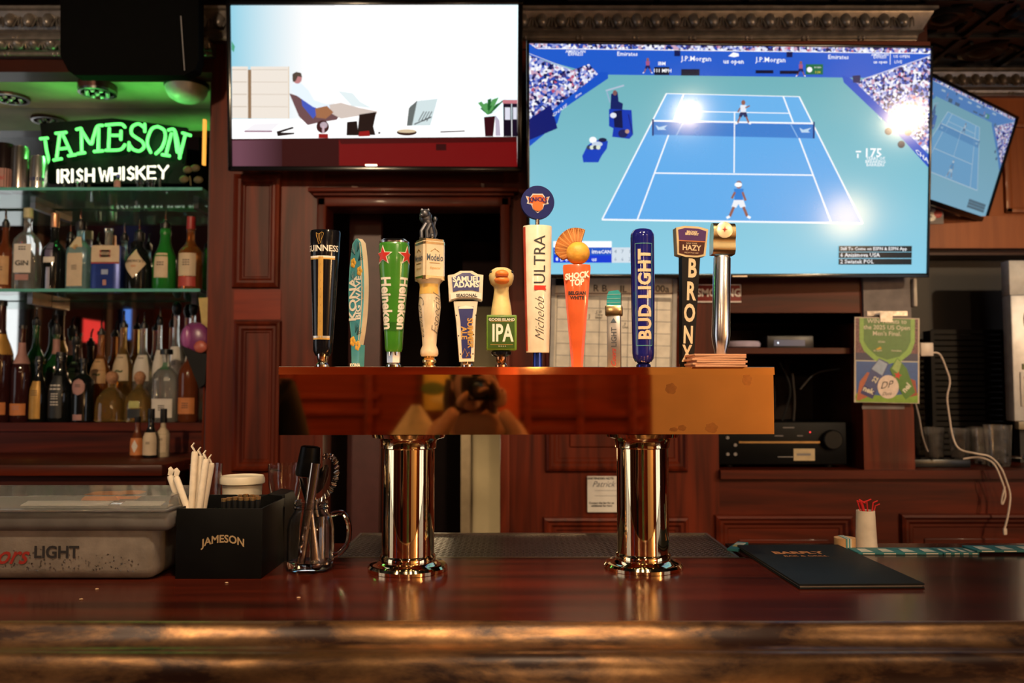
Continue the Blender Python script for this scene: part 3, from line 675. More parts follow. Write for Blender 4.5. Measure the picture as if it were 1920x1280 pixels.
# --- glass shelves
GLS = mat('green_shelf_glass', (0.55, 0.80, 0.74), 0.03, 0.0, var=.02, trans=0.85, ior=1.3)
GED = mat('green_glass_edge', (0.10, 0.34, 0.30), 0.15, var=.1)
ZS1, ZS2 = at(960, 351, 3.06).z, at(960, 541, 3.06).z
for z, lab in ((ZS1, 'upper green-edged glass shelf under the neon sign'), (ZS2, 'lower green-edged glass shelf holding the row of gin bottles')):
    t = thing('glass_shelf', lab, 'shelf', (-2.2, 3.06, z), group=None)
    MB().bx(-1.6, xJ + 2.2 - .05, 0.004, .31, -.011, 0, GLS).build('glass_panel', t)
    MB().bx(-1.6, xJ + 2.2 - .05, 0, 0.004, -.011, 0, GED).build('front_edge', t)
    for x in (.35, .98): MB().bx(x - .01, x + .01, .2, .335, -.035, -.011, MET).build('bracket', t)
# --- neon sign
GRN = mat('green_neon_tube', (.02, .05, .02), .3, emit=(0.13, 1.0, 0.16), es=1.9)
WNE = mat('white_neon_tube', (.05, .05, .05), .3, emit=(1.0, 0.96, 0.74), es=1.7)
YN = 3.17
ns = thing('neon_sign', 'neon bar sign with arched green JAMESON above white IRISH WHISKEY letters', 'neon sign', at(212, 345, YN))
b = MB(); bl = [at(x, y, YN + .05) for x, y in ((76, 232), (212, 222), (352, 240), (346, 344), (92, 344))]
b.prism([(q.x, q.z) for q in bl], YN + .045, YN + .06, mat('black_acrylic', (.004, .005, .006), .7, spec=.1), smooth=False); b.build('backing', ns, True)
b = MB()
for px in (120, 300): b.tube([at(px, 335, YN + .02), at(px, 350, YN + .02)], .006, CASE, 8)
b.build('stand', ns, True)
JAM = [[(305, 1040), (355, 1035)], [(340, 1060), (350, 1130), (362, 1195), (343, 1232)], [(420, 1000), (495, 992)], [(447, 1012), (425, 1180)], [(473, 1015), (535, 1150)], [(455, 1116), (505, 1110)], [(405, 1200), (460, 1190)], [(515, 1168), (565, 1160)],
       [(575, 970), (606, 963), (610, 985), (613, 1135)], [(585, 1152), (635, 1145)], [(607, 968), (680, 1078), (700, 1030), (728, 950), (768, 940)], [(740, 965), (738, 1128)], [(708, 1136), (770, 1131)],
       [(795, 937), (905, 930), (936, 952)], [(820, 962), (815, 1108)], [(795, 1127), (900, 1122), (936, 1086)], [(842, 1015), (902, 1015)], [(908, 983), (906, 1045)],
       [(1086, 932), (1086, 985)], [(1084, 960), (1040, 929), (992, 950), (986, 1000), (1022, 1032), (1066, 1062), (1080, 1100), (1046, 1132), (1000, 1120), (972, 1088)], [(968, 1070), (966, 1124)],
       [(1184, 948), (1140, 965), (1110, 1030), (1106, 1085), (1130, 1142)], [(1188, 950), (1230, 975), (1240, 1030), (1216, 1105), (1170, 1152)],
       [(1265, 975), (1305, 972), (1330, 1050), (1350, 1180)], [(1285, 1002), (1248, 1148)], [(1217, 1160), (1270, 1168)], [(1310, 1000), (1330, 1140)], [(1388, 1018), (1346, 1185)], [(1370, 997), (1428, 1015)]]
b = MB()
for st in JAM:
    q = [at(x / 4, y / 4, YN) for x, y in st]
    b.tube(smoothpts(q, 5) if len(q) > 2 else q, .006, GRN, 8)
    for e in (q[0], q[-1]): b.ball(e, .006, GRN, seg=8, rings=5)
b.build('green_tube', ns, True)
LET = {'I': [[(.5, 0), (.5, 1)]], 'R': [[(.05, 0), (.05, 1), (.7, 1), (.85, .78), (.7, .52), (.1, .5)], [(.45, .5), (.9, 0)]], 'S': [[(.85, .85), (.5, 1), (.12, .8), (.3, .55), (.75, .42), (.85, .15), (.45, 0), (.08, .12)]],
       'H': [[(.05, 0), (.05, 1)], [(.9, 0), (.9, 1)], [(.05, .5), (.9, .5)]], 'W': [[(0, 1), (.25, 0), (.5, .75), (.75, 0), (1, 1)]], 'K': [[(.05, 0), (.05, 1)], [(.85, 1), (.1, .45)], [(.3, .6), (.9, 0)]],
       'E': [[(.9, 1), (.1, 1), (.1, 0), (.9, 0)], [(.1, .5), (.8, .5)]], 'Y': [[(0, 1), (.5, .5), (1, 1)], [(.5, .5), (.45, 0)]]}
b = MB(); X = [('I', 508, 535), ('R', 552, 625), ('I', 632, 668), ('S', 690, 745), ('H', 770, 850), ('W', 895, 985), ('H', 1000, 1085), ('I', 1095, 1125), ('S', 1145, 1210), ('K', 1225, 1310), ('E', 1322, 1405), ('Y', 1425, 1510)]
for i, (ch, x0, x1) in enumerate(X):
    yb = 200 - (x0 - 508) * .042; yt = yb - 108
    if ch == 'Y': yb -= 0
    for st in LET[ch]:
        q = [at((x0 + a * (x1 - x0)) / 4.795, 300 + (yb + (yt - yb) * c) / 4.795, YN) for a, c in st]
        b.tube(q, .0045, WNE, 8)
        for e in q: b.ball(e, .0045, WNE, seg=8, rings=5)
b.build('white_tube', ns, True)
lamp('POINT', at(150, 262, YN - .03), 1.1, (.12, 1, .16), .03, name='neon_light'); lamp('POINT', at(285, 262, YN - .03), 1.1, (.12, 1, .16), .03, name='neon_light')
# --- black wall plate, bottom left
c = at(18, 827, 3.16); t = thing('wall_plate', 'black framed plate with pale round emblem on the wall at the far left', 'plate', c)
MB().bx(-.05, .04, .0, .012, -.038, .036, mat('grey_frame', (.16, .15, .16), .5), bev=.003).build('frame', t)
b = MB().bx(-.045, .035, -.002, .004, -.033, .031, BLK); b.lathe([(.022, 0), (.022, .003)], mat('pale_print', (.30, .24, .22), .6), tr(0, -.002, -.002) @ rotm(PI / 2, 0, 0), seg=18); b.bx(-.007, .007, -.007, -.004, -.02, .004, BLK); b.build('face', t)
# --- folded paper cone with purple balloon hanging on the pillar
t = thing('paper_cone', 'black paper cone on a stick holding purple and yellow paper beside the wooden pillar', 'decoration', at(380, 700, 3.02))
P3 = lambda x, y, Y=3.02: at(x, y, Y)
b = MB(); k = [(345, 648), (372, 660), (392, 664), (388, 720), (377, 727)]
b.prism([(P3(x, y).x, P3(x, y).z) for x, y in k], 3.0, 3.06, BLK); b.build('cone', t, True)
b = MB(); k = [(369, 558), (390, 556), (390, 578), (387, 662), (381, 662), (376, 610)]
b.prism([(P3(x, y).x, P3(x, y).z) for x, y in k], 3.035, 3.04, mat('yellow_paper', (.42, .30, .10), .6)); b.build('yellow_paper', t, True)
b = MB(); b.ball(P3(366, 634, 3.02), (.054, .022, .058), mat('purple_foil', (.16, .03, .12), .3)); b.ball(P3(376, 650, 2.995), (.024, .010, .022), mat('orange_foil', (.40, .09, .06), .4)); b.ball(P3(350, 632, 3.005), (.020, .012, .040), mat('pink_foil', (.28, .07, .22), .3)); b.build('purple_paper', t, True)
MB().tube([P3(383, 722), P3(380, 850)], .004, MW, 6).build('stick', t, True)
# --- whiteboard calendar
c = at(1150, 610, 2.985); t = thing('whiteboard', 'white calendar board with a drawn grid leaning behind the beer taps', 'whiteboard', (c.x, 2.985, c.z), (0, math.radians(1.5), 0))
wB, hB = .44, .36
MB().bx(-wB / 2, wB / 2, -.004, .006, -hB / 2, hB / 2, mat('whiteboard_surface', (.86, .80, .70), .4, spec=.3), bev=.003).build('board', t)
b = MB()
for (x0, x1, z0, z1) in ((-wB / 2, wB / 2, hB / 2 - .012, hB / 2), (-wB / 2, -wB / 2 + .014, -hB / 2, hB / 2), (wB / 2 - .014, wB / 2, -hB / 2, hB / 2), (-wB / 2, wB / 2, -hB / 2, -hB / 2 + .012)): b.bx(x0, x1, -.009, -.003, z0, z1, mat('grey_frame_metal', (.42, .40, .38), .4))
b.build('frame', t)
b = MB(); GL = mat('grey_line', (.22, .22, .24), .6)
for i in range(9): b.bx(-.2 + i * .05, -.1985 + i * .05, -.0055, -.004, -.17, .10, GL)
for j in range(7): b.bx(-.2, .2, -.0055, -.004, .10 - j * .042, .1015 - j * .042, GL)
b.bx(-.2, .2, -.0055, -.0042, .088, .10, mat('grey_band', (.36, .33, .30), .6))
for s_, x, z, zz in (('R B', -.05, .128, .034), ('IL', .032, .128, .034), ('300a', .16, .132, .034), ('Call\nTony\nBeer', -.052, .036, .013), ('F.\nOut', .042, .0, .013), ('J', -.085, .03, .02)): b.text(s_, zz, flat(x, -.006, z), INK, 0.0, line=.8)
b.bx(-.205, -.165, -.02, -.004, .135, .16, BLK)
b.build('calendar_grid', t)
# --- SMOKING sign
c = at(1348, 550, 2.99); t = thing('smoking_sign', 'dark red sign with white SMOKING letters behind the chrome tap handle', 'sign', (c.x, 2.99, c.z))
b = MB(); b.bx(-.078, .078, 0, .004, -.032, .032, mat('red_sign', (.22, .02, .016), .5), bev=.001); WS = mat('white_sign_print', (.80, .72, .68), .5)
for (x0, x1, z0, z1) in ((-.078, .078, .029, .032), (-.078, .078, -.032, -.027), (.075, .078, .0, .032)): b.bx(x0, x1, -.0012, 0, z0, z1, WS)
b.text('SMOKING', .038, flat(0, -.0015, .001), WS, .0012, sx=.92); b.build('panel', t)
# --- note paper
c = at(1131, 926, 2.99); b = MB(); b.bx(c.x - .055, c.x + .055, 2.988, 2.992, c.z - .062, c.z + .062, PAPER)
b.text('BARTENDERS NOTE:', .011, flat(c.x - .008, 2.987, c.z + .054), INK, .0003, sx=.9); b.text('Patrick', .028, flat(c.x, 2.987, c.z + .034), mat('grey_ink', (.14, .14, .16), .6), 0, .4); b.text('Contact the bar for an\nadditional fee here', .0095, flat(c.x - .006, 2.987, c.z - .035), INK, .0003)
for z in (.012, -.006): b.bx(c.x - .03, c.x + .05, 2.987, 2.988, c.z + z, c.z + z + .0012, GL)
tag(b.build('note_paper'), 'white handwritten note taped to the dark wall between the two brass columns', 'note')
# --- receiver, cable box and router in the cabinet
t = thing('stereo_receiver', 'black stereo receiver with large dial on the cabinet floor', 'stereo receiver', (at(1472, 830, 3.03).x, 3.05, zLW + .001))
x0, x1 = xp(1352, 830) - t.location.x, xp(1598, 830) - t.location.x; hR = at(0, 792, 3.03).z - zLW
b = MB(); b.bx(x0, x1, 0, .3, .012, hR, mat('black_receiver', (.003, .003, .0034), .45, spec=.12), bev=.004)
for x in (x0 + .05, x1 - .05): b.lathe([(.015, 0), (.015, .012)], BLK, tr(x, .05, 0), seg=12)
b.build('case', t)
GR = mat('pale_grey_print', (.22, .2, .2), .5)
b = MB(); b.bx(x0 + .075, x1 - .095, -.004, 0, hR * .54, hR * .58, mat('bronze_strip', (.30, .19, .08), .35, .8)); b.build('trim_strip', t)
b = MB(); b.lathe([(.035, 0), (.035, .02), (.031, .024), (0, .024)], mat('black_dial', (.005, .005, .005), .45, spec=.2), tr(x1 - .055, 0, hR * .62) @ rotm(PI / 2, 0, 0), seg=26); b.build('dial', t)
for (qx, qz) in ((.035, .66), (.035, .3), (.062, .3), (.062, .5)):
    MB().lathe([(.006, 0), (.006, .005), (0, .005)], GR, tr(x0 + qx, 0, hR * qz) @ rotm(PI / 2, 0, 0), seg=10).build('button', t)
b = MB(); b.bx(x1 - .19, x1 - .115, -.003, 0, hR * .16, hR * .42, mat('cream_sticker', (.52, .40, .24), .6)); b.bx(x1 - .18, x1 - .13, -.004, -.003, hR * .27, hR * .32, GR); b.build('sticker', t)
b = MB(); b.ball((x1 - .13, -.002, hR * .78), .0028, mat('red_led', (.2, 0, 0), .4, emit=(1, .05, .05), es=2.0), seg=8, rings=6)
b.build('led', t)
b = MB()
for (xa, xb, z_) in ((.0, .04, .88), (-.03, .0, .7), (.05, .07, .7), (-.02, .06, .24)): b.bx(xa, xb, -.001, 0, hR * z_ - .0015, hR * z_ + .0015, GR)
b.build('panel_marking', t)
t = thing('cable_box', 'small black cable box with lit blue-grey display on the cabinet shelf', 'cable box', (at(1482, 633, 3.1).x, 3.1, zU0))
MB().bx(-.085, .085, 0, .16, .003, .05, mat('cable_box_black', (.02, .02, .025), .35), bev=.004).build('case', t)
b = MB().bx(-.06, .052, -.002, 0, .012, .034, mat('blue_grey_display', (.03, .035, .05), .2, emit=(.10, .12, .17), es=.5)); b.ball((-.046, -.003, .023), .003, mat('white_led', (.1, .1, .1), .3, emit=(.8, .9, 1), es=2), seg=8, rings=5); b.build('display', t)
c = at(1398, 634, 3.06); t = thing('router', 'white rounded wireless router on the cabinet shelf beside the chrome tap', 'router', (c.x, 3.1, zU0))
MB().lathe([(.04, 0), (.062, .008), (.064, .02), (.058, .028), (0, .03)], mat('white_lilac_plastic', (.50, .44, .60), .3), seg=28, sx=1.0, sy=.8).build('case', t)
for k, (pts, lab) in enumerate((([(1500, 730), (1530, 700), (1580, 690), (1612, 676)], 'thin black cable sagging across the cabinet toward the poster'), ([(1440, 690), (1452, 740), (1448, 790)], 'black cable hanging above the left half of the receiver'), ([(1462, 680), (1482, 730), (1466, 790)], 'curved black cable hanging above the middle of the receiver'), ([(1486, 700), (1490, 750), (1488, 790)], 'pale cable hanging straight above the receiver'))):
    q = [at(x, y, 3.2) for x, y in pts]
    m = mat('grey_cable', (.07, .065, .065), .5) if k in (0, 3) else CASE
    tag(MB().tube(smoothpts(q, 6), .004, m, 6).build('cable'), lab, 'cable')
c = at(1508, 675, 3.35); t = thing('wall_outlet', 'small dark power outlet on the cabinet back wall', 'outlet', (c.x, 3.495, c.z))
MB().bx(-.035, .035, -.008, 0, -.055, .055, mat('brown_outlet', (.05, .03, .022), .5), bev=.003).bx(-.014, .014, -.012, -.008, .01, .04, BLK).bx(-.014, .014, -.012, -.008, -.04, -.01, BLK).build('cover', t)
# --- grey plate on the pillar and poster
b = MB(); a, c = at(1617, 520, 2.99), at(1708, 600, 2.99); GP = mat('grey_scuffed_panel', (.16, .13, .13), .55, var=.35, scale=14)
b.bx(a.x, c.x, 2.985, 3.0, c.z, a.z, GP); tag(b.build('pillar_panel'), 'scuffed grey panel on the pillar above the green poster', 'panel')
b = MB(); a, c = at(1710, 522, 2.98), at(1716, 575, 2.98); b.bx(a.x, a.x + .014, 2.97, 3.04, c.z, a.z, mat('white_plastic_edge', (.5, .44, .38), .4), bev=.005)
tag(b.build('wall_switch'), 'white rounded plastic piece on the pillar side above the poster', 'switch')
pc = at(1663, 675, 2.965); t = thing('poster', 'green tennis ticket poster with two beer cans taped to the pillar', 'poster', (pc.x, 2.965, pc.z), (math.radians(1), math.radians(1.2), 0))
k = 2.965 / F; pw, ph = 122 * k, 160 * k
def PX(x, y): return ((x - 1663) * k, (675 - y) * k)
MB().bx(-pw / 2, pw / 2, 0, .003, -ph / 2, ph / 2, mat('poster_border', (.60, .50, .40), .5)).build('sheet', t)
b = MB(); lay = [0]
def pp(pts, m):
    lay[0] += 1; b.poly([(PX(x, y)[0], -.0002 - .00012 * lay[0], PX(x, y)[1]) for x, y in pts], m)
pm = lambda n, r, g_, b_: mat('print_' + n, rgb(r, g_, b_), .35, var=.1, scale=60)
pp([(1604, 597), (1721, 597), (1721, 754), (1606, 754)], pm('blue', 24, 84, 160))
pp([(1604, 597), (1721, 597), (1721, 668), (1604, 668)], mat('print_crowd', rgb(110, 70, 80), .4, var=.9, scale=190))
pp([(1604, 662), (1721, 662), (1721, 676), (1604, 676)], pm('navy', 30, 44, 90)); pp([(1604, 676), (1721, 676), (1721, 678), (1604, 678)], pm('pale', 190, 190, 180))
sh = lambda d: [(1614 - d, 597), (1712 + d, 597), (1712 + d, 640), (1706 + d * .7, 658 + d), (1690, 673 + d), (1663, 680 + d), (1640, 673 + d), (1622 - d * .7, 656 + d), (1614 - d, 640)]
pp(sh(3), pm('light_green', 130, 176, 84)); pp([(1619, 597), (1707, 597), (1707, 640), (1700, 655), (1686, 668), (1663, 674), (1644, 668), (1628, 654), (1619, 640)], pm('dark_green', 74, 124, 62))
pp([(1604, 745), (1606, 738), (1660, 742), (1721, 735), (1721, 754), (1606, 754)], pm('yellow_green', 120, 160, 50))
pp([(1606, 750), (1612, 716), (1626, 698), (1632, 700), (1624, 720), (1628, 744), (1610, 752)], pm('skin', 176, 92, 66)); pp([(1690, 702), (1716, 712), (1720, 740), (1700, 744), (1686, 726)], pm('skin2', 150, 64, 46))
pp([(1614, 738), (1634, 690), (1648, 672), (1666, 680), (1656, 706), (1636, 748)], pm('can_blue', 46, 66, 130)); pp([(1634, 692), (1648, 674), (1664, 682), (1654, 704)], pm('can_pale', 150, 170, 200)); pp([(1613, 738), (1620, 722), (1642, 734), (1636, 748)], pm('can_deep', 26, 36, 110))
pp([(1668, 692), (1682, 670), (1700, 690), (1716, 734), (1698, 748), (1684, 726)], pm('can_green', 70, 124, 40)); pp([(1672, 690), (1682, 672), (1690, 680), (1684, 700)], pm('can_lime', 150, 180, 110))
st = []
for i in range(10):
    r = 8 if i % 2 == 0 else 3.4; a = i * PI / 5 + .25; st.append((1683 + r * math.sin(a), 703 - r * math.cos(a)))
pp(st, pm('red', 196, 40, 30)); pp([(1665 + 20 * math.cos(a * PI / 12), 725 + 22 * math.sin(a * PI / 12)) for a in range(24)], pm('disc', 226, 206, 196))
WPt = pm('white', 225, 220, 200)
lay[0] += 1
def ptx(s_, x, y, sz, m, rot=0, bo=.01, sh_=0): X_, Z_ = PX(x, y); b.text(s_, sz * k, flat(X_, -.0004 - .00012 * lay[0], Z_), m, bo * sz * k, sh_, rot=rot)
ptx('WIN Tickets to\nthe 2025 US Open\nMen\'s Final.', 1662, 614, 11.5, WPt); ptx('nek', 1628, 732, 14, WPt, -22, .03); ptx('22', 1641, 712, 12, WPt, 60, .03); ptx('nel', 1699, 726, 15, WPt, 48, .03)
ptx('us open', 1645, 657, 5, WPt); ptx('Heineken', 1680, 657, 5, WPt); ptx('SCAN', 1652, 641, 5, WPt); ptx('DP', 1660, 722, 18, INK, 10, 0, .5); ptx('Date', 1662, 738, 9, INK, 5, 0, .5)
b.poly([(PX(x, y)[0], -.004, PX(x, y)[1]) for x, y in ((1641, 655), (1650, 650), (1652, 654), (1644, 656))], pm('gold', 220, 170, 40))
b.build('print', t)
for (x0, y0, x1, y1, lab) in ((1626, 583, 1702, 592, 'glossy clear tape strip on the pillar above the green poster'), (1620, 760, 1700, 767, 'clear tape strip on the pillar below the green poster')):
    a, c = at(x0, y0, 2.98), at(x1, y1, 2.98); tag(MB().bx(a.x, c.x, 2.981 if y0 < 700 else 2.996, 2.985 if y0 < 700 else 3.0, c.z, a.z, mat('shiny_tape', (.45, .42, .44), .15, var=.5, scale=50) if y0 < 700 else GP).build('tape'), lab, 'tape')
b = MB(); a = at(1662, 597, 2.955); b.bx(a.x - .02, a.x + .022, 2.957, 2.962, a.z - .012, a.z + .022, MATS['shiny_tape']); b.build('tape', t, True)
# --- phone charger, cables and power strip
c = at(1735, 655, 3.0); t = thing('phone_charger', 'white phone charger plugged in beside the green poster', 'charger', c)
MB().bx(-.022, .024, -.012, .02, -.024, .024, mat('white_charger', (.66, .56, .50), .35), bev=.004).build('body', t)
MB().bx(-.06, -.022, -.006, .01, -.012, .012, PAPER).build('plug', t)
WC = mat('white_cable', (.62, .50, .42), .45)
q = [at(x, y, Y) for x, y, Y in ((1747, 661, 3.0), (1762, 664, 3.0), (1774, 690, 3.0), (1781, 715, 3.0), (1776, 745, 3.0), (1780, 780, 3.0), (1787, 820, 2.99), (1800, 842, 2.97), (1830, 850, 2.94), (1856, 856, 2.93), (1876, 876, 2.92), (1888, 905, 2.92), (1894, 930, 2.92), (1890, 965, 2.92), (1884, 990, 2.92))]
b = MB().tube(smoothpts(q, 6), .0033, WC, 7); e = q[-1]; b.bx(e.x - .006, e.x + .006, e.y - .004, e.y + .004, e.z - .022, e.z, WC, bev=.002)
tag(b.build('charging_cable'), 'long white charging cable hanging from the charger over the ledge to its plug', 'cable')
q = [at(x, y, Y) for x, y, Y in ((1806, 860, 2.97), (1836, 857, 2.95), (1862, 868, 2.93), (1876, 895, 2.915), (1885, 925, 2.915), (1880, 944, 2.915), (1878, 938, 2.915), (1884, 912, 2.915))]
tag(MB().tube(smoothpts(q, 6), .003, WC, 7).build('charging_cable'), 'short white cable looping over the ledge beside the longer charging cable', 'cable')
q = [at(x, y, Y) for x, y, Y in ((1717, 757, 2.99), (1724, 785, 3.0), (1729, 815, 3.02), (1735, 835, 3.05), (1740, 846, 3.06))]
tag(MB().tube(smoothpts(q, 6), .003, mat('grey_white_cable', (.36, .30, .27), .45), 7).build('charging_cable'), 'pale cable dropping from behind the poster to the dark ledge', 'cable')
c = at(1745, 866, 3.06); t = thing('power_strip', 'black power strip lying on the ledge below the charger', 'power strip', (c.x + .03, 3.07, zLW))
MB().bx(-.11, .12, 0, .07, 0, .03, mat('power_strip_black', (.008, .008, .009), .3), bev=.005).build('body', t)
b = MB()
for i in range(5): b.bx(-.09 + i * .04, -.07 + i * .04, .02, .05, .03, .033, BLK)
b.build('socket_row', t)
# --- drinking glasses
CG = mat('clear_glass', (0.92, 0.93, 0.93), 0.02, trans=1.0, ior=1.38, var=.01)
gl = thing('pint_glass', 'clear pint glass in the middle of the row on the dark right ledge', 'glass', (0, 0, 0), group='glasses on the right ledge')
MB().lathe([(.030, 0), (.032, .004), (.038, .13), (.0365, .13), (.0305, .012), (0, .01)], mat('scuffed_clear_glass', (.95, .92, .9), .05, trans=.96, ior=1.4, spec=.9), seg=22).build('glass_body', gl)
def dup(root, loc, rz, label):
    r = root.copy(); C.objects.link(r); r.location = loc; r.rotation_euler = (0, 0, rz); r['label'] = label
    for ch in root.children:
        c_ = ch.copy(); C.objects.link(c_); c_.parent = r
        for g_ in ch.children:
            d_ = g_.copy(); C.objects.link(d_); d_.parent = c_
    return r
spots = [(1800, 845, 3.30, 'clear pint glass second from the pillar on the dark right ledge'), (1752, 845, 3.38, 'clear pint glass nearest the pillar and the charger cable'), (1843, 850, 3.24, 'clear pint glass in front of the silver machine, beside the lying glass'), (1832, 842, 3.43, 'clear pint glass standing behind the others on the right ledge')]
gl.location = (at(1800, 845, 3.30).x, 3.30, zLW); gl['label'] = spots[0][3]
for (x, y, Y, lab) in spots[1:]: dup(gl, (at(x, y, Y).x, Y, zLW), .4, lab)
t = dup(gl, (at(1872, 856, 3.14).x, 3.14, zLW), 0, 'large clear mug-like glass at the right edge of the ledge'); t.scale = (1.25, 1.25, 1.15)
t = thing('wine_glass', 'clear stemmed glass lying on the ledge at the right edge', 'glass', (at(1886, 858, 3.06).x, 3.06, zLW + .04), (0, PI / 2, -.5), group='glasses on the right ledge')
MB().lathe([(.0, 0), (.03, .002), (.004, .008), (.004, .05), (.02, .065), (.038, .1), (.034, .14), (.032, .14), (.036, .1), (.015, .065), (0, .06)], CG, seg=20).build('glass_body', t)
# --- silver machine at the right edge
a, c = at(1893, 500, 3.25), at(1893, 790, 3.25)
t = thing('espresso_machine', 'silver metal machine with red and black buttons at the right edge', 'machine', (a.x, 3.25, zLW + .001))
ST = mat('scratched_steel', (.62, .62, .65), .4, .25, var=.15, scale=18); zt, zb_ = at(0, 553, 3.25).z - zLW, at(0, 790, 3.25).z - zLW
MB().bx(0, .32, 0, .06, zb_, zt, ST, bev=.006).build('case', t)
MB().bx(.0, .3, .005, .06, zt, at(0, 488, 3.25).z - zLW, mat('white_panel', (.6, .6, .62), .4), bev=.004).build('top_hopper', t)
MB().bx(.03, .3, .02, .06, 0, zb_, CASE).build('base', t)
MB().bx(.004, .32, -.02, .01, zb_ - .03, zb_, mat('tan_drip_lip', (.30, .24, .17), .4), bev=.003).build('lip', t)
z0 = at(0, 762, 3.25).z - zLW; z1 = at(0, 697, 3.25).z - zLW
MB().bx(.025, .2, -.006, .002, z0, z1, mat('white_button_panel', (.62, .58, .56), .4), bev=.002).build('button_panel', t)
for i, m in enumerate((mat('red_button', (.35, .03, .02), .4), mat('dark_red_button', (.06, .012, .012), .4), BLK)):
    MB().lathe([(.009, 0), (.009, .006), (0, .007)], m, tr(.047, -.006, z1 - .022 - .038 * i) @ rotm(PI / 2, 0, 0), seg=12).build('button', t)
MB().bx(.035, .1, -.004, .002, z1 + .008, z1 + .03, mat('olive_label', (.16, .18, .06), .5)).build('label', t)
MB().ball((.075, 0, at(0, 600, 3.25).z - zLW), (.03, .02, .05), MET).build('dispenser_dome', t)
# dark slatted crate behind the glasses
t = thing('plastic_crate', 'dark slatted crate standing behind the glasses on the right ledge', 'crate', (at(1815, 740, 3.52).x, 3.5, zLW + .001))
b = MB(); hC = at(0, 620, 3.5).z - zLW
for i in range(22): b.bx(-.15, .17, 0, .012, .01 + i * hC / 22, .01 + (i + .75) * hC / 22, mat('dark_plastic', (.006, .005, .005), .5, spec=.15))
b.bx(-.16, -.145, -.005, .06, 0, hC, MATS['dark_plastic']); b.bx(.165, .18, -.005, .06, 0, hC, MATS['dark_plastic']); b.build('slatted_side', t)

# torn paper scraps left on the beam under the left television
for i, (x, y, w_, h_, lab) in enumerate(((905, 351, 6, 16, 'small torn paper scrap on the beam under the right end of the left television'), (665, 352, 12, 8, 'faint pale scrap on the beam above the green tap handle'), (586, 358, 12, 9, 'pale scrap at the left end of the beam above the stout tap handle'))):
    a, c = at(x - w_ / 2, y - h_ / 2, 2.995), at(x + w_ / 2, y + h_ / 2, 2.995)
    b = MB(); b.add([(a.x, 2.997, a.z), (c.x, 2.995, a.z - .003), (c.x - .002, 2.997, c.z), (a.x + .002, 2.994, c.z + .002)], [(0, 1, 2, 3)], mat('dull_scrap_paper', (.30, .22, .18), .7)); b.add([(a.x, 3.0, a.z), (c.x, 3.0, a.z - .003), (c.x - .002, 3.0, c.z), (a.x + .002, 3.0, c.z + .002)], [(0, 1, 2, 3)], MATS['dull_scrap_paper'])
    tag(b.build('paper_scrap'), lab, 'paper', 'paper scraps on the beam')
# ================================================================== BOTTLES
def gmat(name, col, trans=0.0, rough=0.06):
    return mat(name, col, rough, var=.05, trans=trans, ior=1.4, coat=.0, spec=.6)
DG = gmat('near_black_glass', (.006, .007, .007)); DGR = gmat('dark_green_glass', (.008, .05, .012)); GRG = gmat('bright_green_glass', (.02, .20, .03), .35)
AMB = gmat('amber_spirit', (.42, .13, .025), .75); CLR = gmat('clear_bottle_glass', (.88, .90, .88), .92, .03); BLU = gmat('pale_blue_glass', (.35, .62, .68), .75); BRN = gmat('brown_spirit', (.16, .04, .014), .35)
GOLDS = gmat('golden_spirit', (.70, .45, .14), .9, .03); DRED = gmat('dark_red_glass', (.03, .008, .008))
LCR = mat('cream_label', (.50, .38, .26), .6, var=.08); LWH = mat('white_label', (.56, .50, .44), .6, var=.06); LOR = mat('orange_label', (.48, .16, .045), .6); LPK = mat('pink_label', (.34, .17, .15), .6)
LGO = mat('gold_label', (.42, .22, .045), .45, .3); LRD = mat('red_label', (.34, .04, .03), .5); LBK = mat('black_label', (.012, .012, .012), .5); LBR = mat('tan_label', (.42, .24, .11), .6)
CAPB = mat('black_cap', (.006, .006, .006), .35); CAPR = mat('red_cap', (.30, .022, .02), .4); CORK = mat('cork', (.34, .16, .08), .7, var=.3, scale=120); CAPC = mat('cream_cap', (.42, .38, .22), .5); CAPG = mat('copper_foil', (.42, .22, .13), .3, .8)
CHR = mat('chrome', (.72, .72, .73), .1, 1.0, var=.02)
PROF = {  # (radius fraction of half width, height fraction of glass height)
    'std': [(.9, 0), (1, .02), (1, .58), (.95, .64), (.7, .70), (.42, .76), (.33, .82), (.31, .97), (.36, .975), (.36, 1)],
    'tall': [(.9, 0), (1, .02), (1, .52), (.96, .58), (.72, .66), (.45, .73), (.36, .80), (.34, 1)],
    'squat': [(.88, 0), (1, .03), (.98, .45), (.88, .62), (.6, .78), (.34, .86), (.26, .90), (.26, 1)],
    'wide': [(.92, 0), (1, .02), (1, .62), (.93, .70), (.62, .77), (.34, .81), (.28, .86), (.28, 1)],
    'bell': [(.9, 0), (1, .03), (1, .42), (.92, .55), (.60, .68), (.44, .78), (.40, .90), (.46, .91), (.46, .96), (.40, 1)],
    'slim': [(.95, 0), (1, .02), (1, .66), (.8, .74), (.45, .82), (.38, .88), (.38, 1)],
    'tin': [(1, 0), (1, .96), (.97, 1), (.3, 1.0)],
}
def interp(prof, z):
    for (r0, z0), (r1, z1) in zip(prof, prof[1:]):
        if z0 <= z <= z1: return r0 + (r1 - r0) * (z - z0) / max(1e-9, z1 - z0)
    return prof[-1][0]
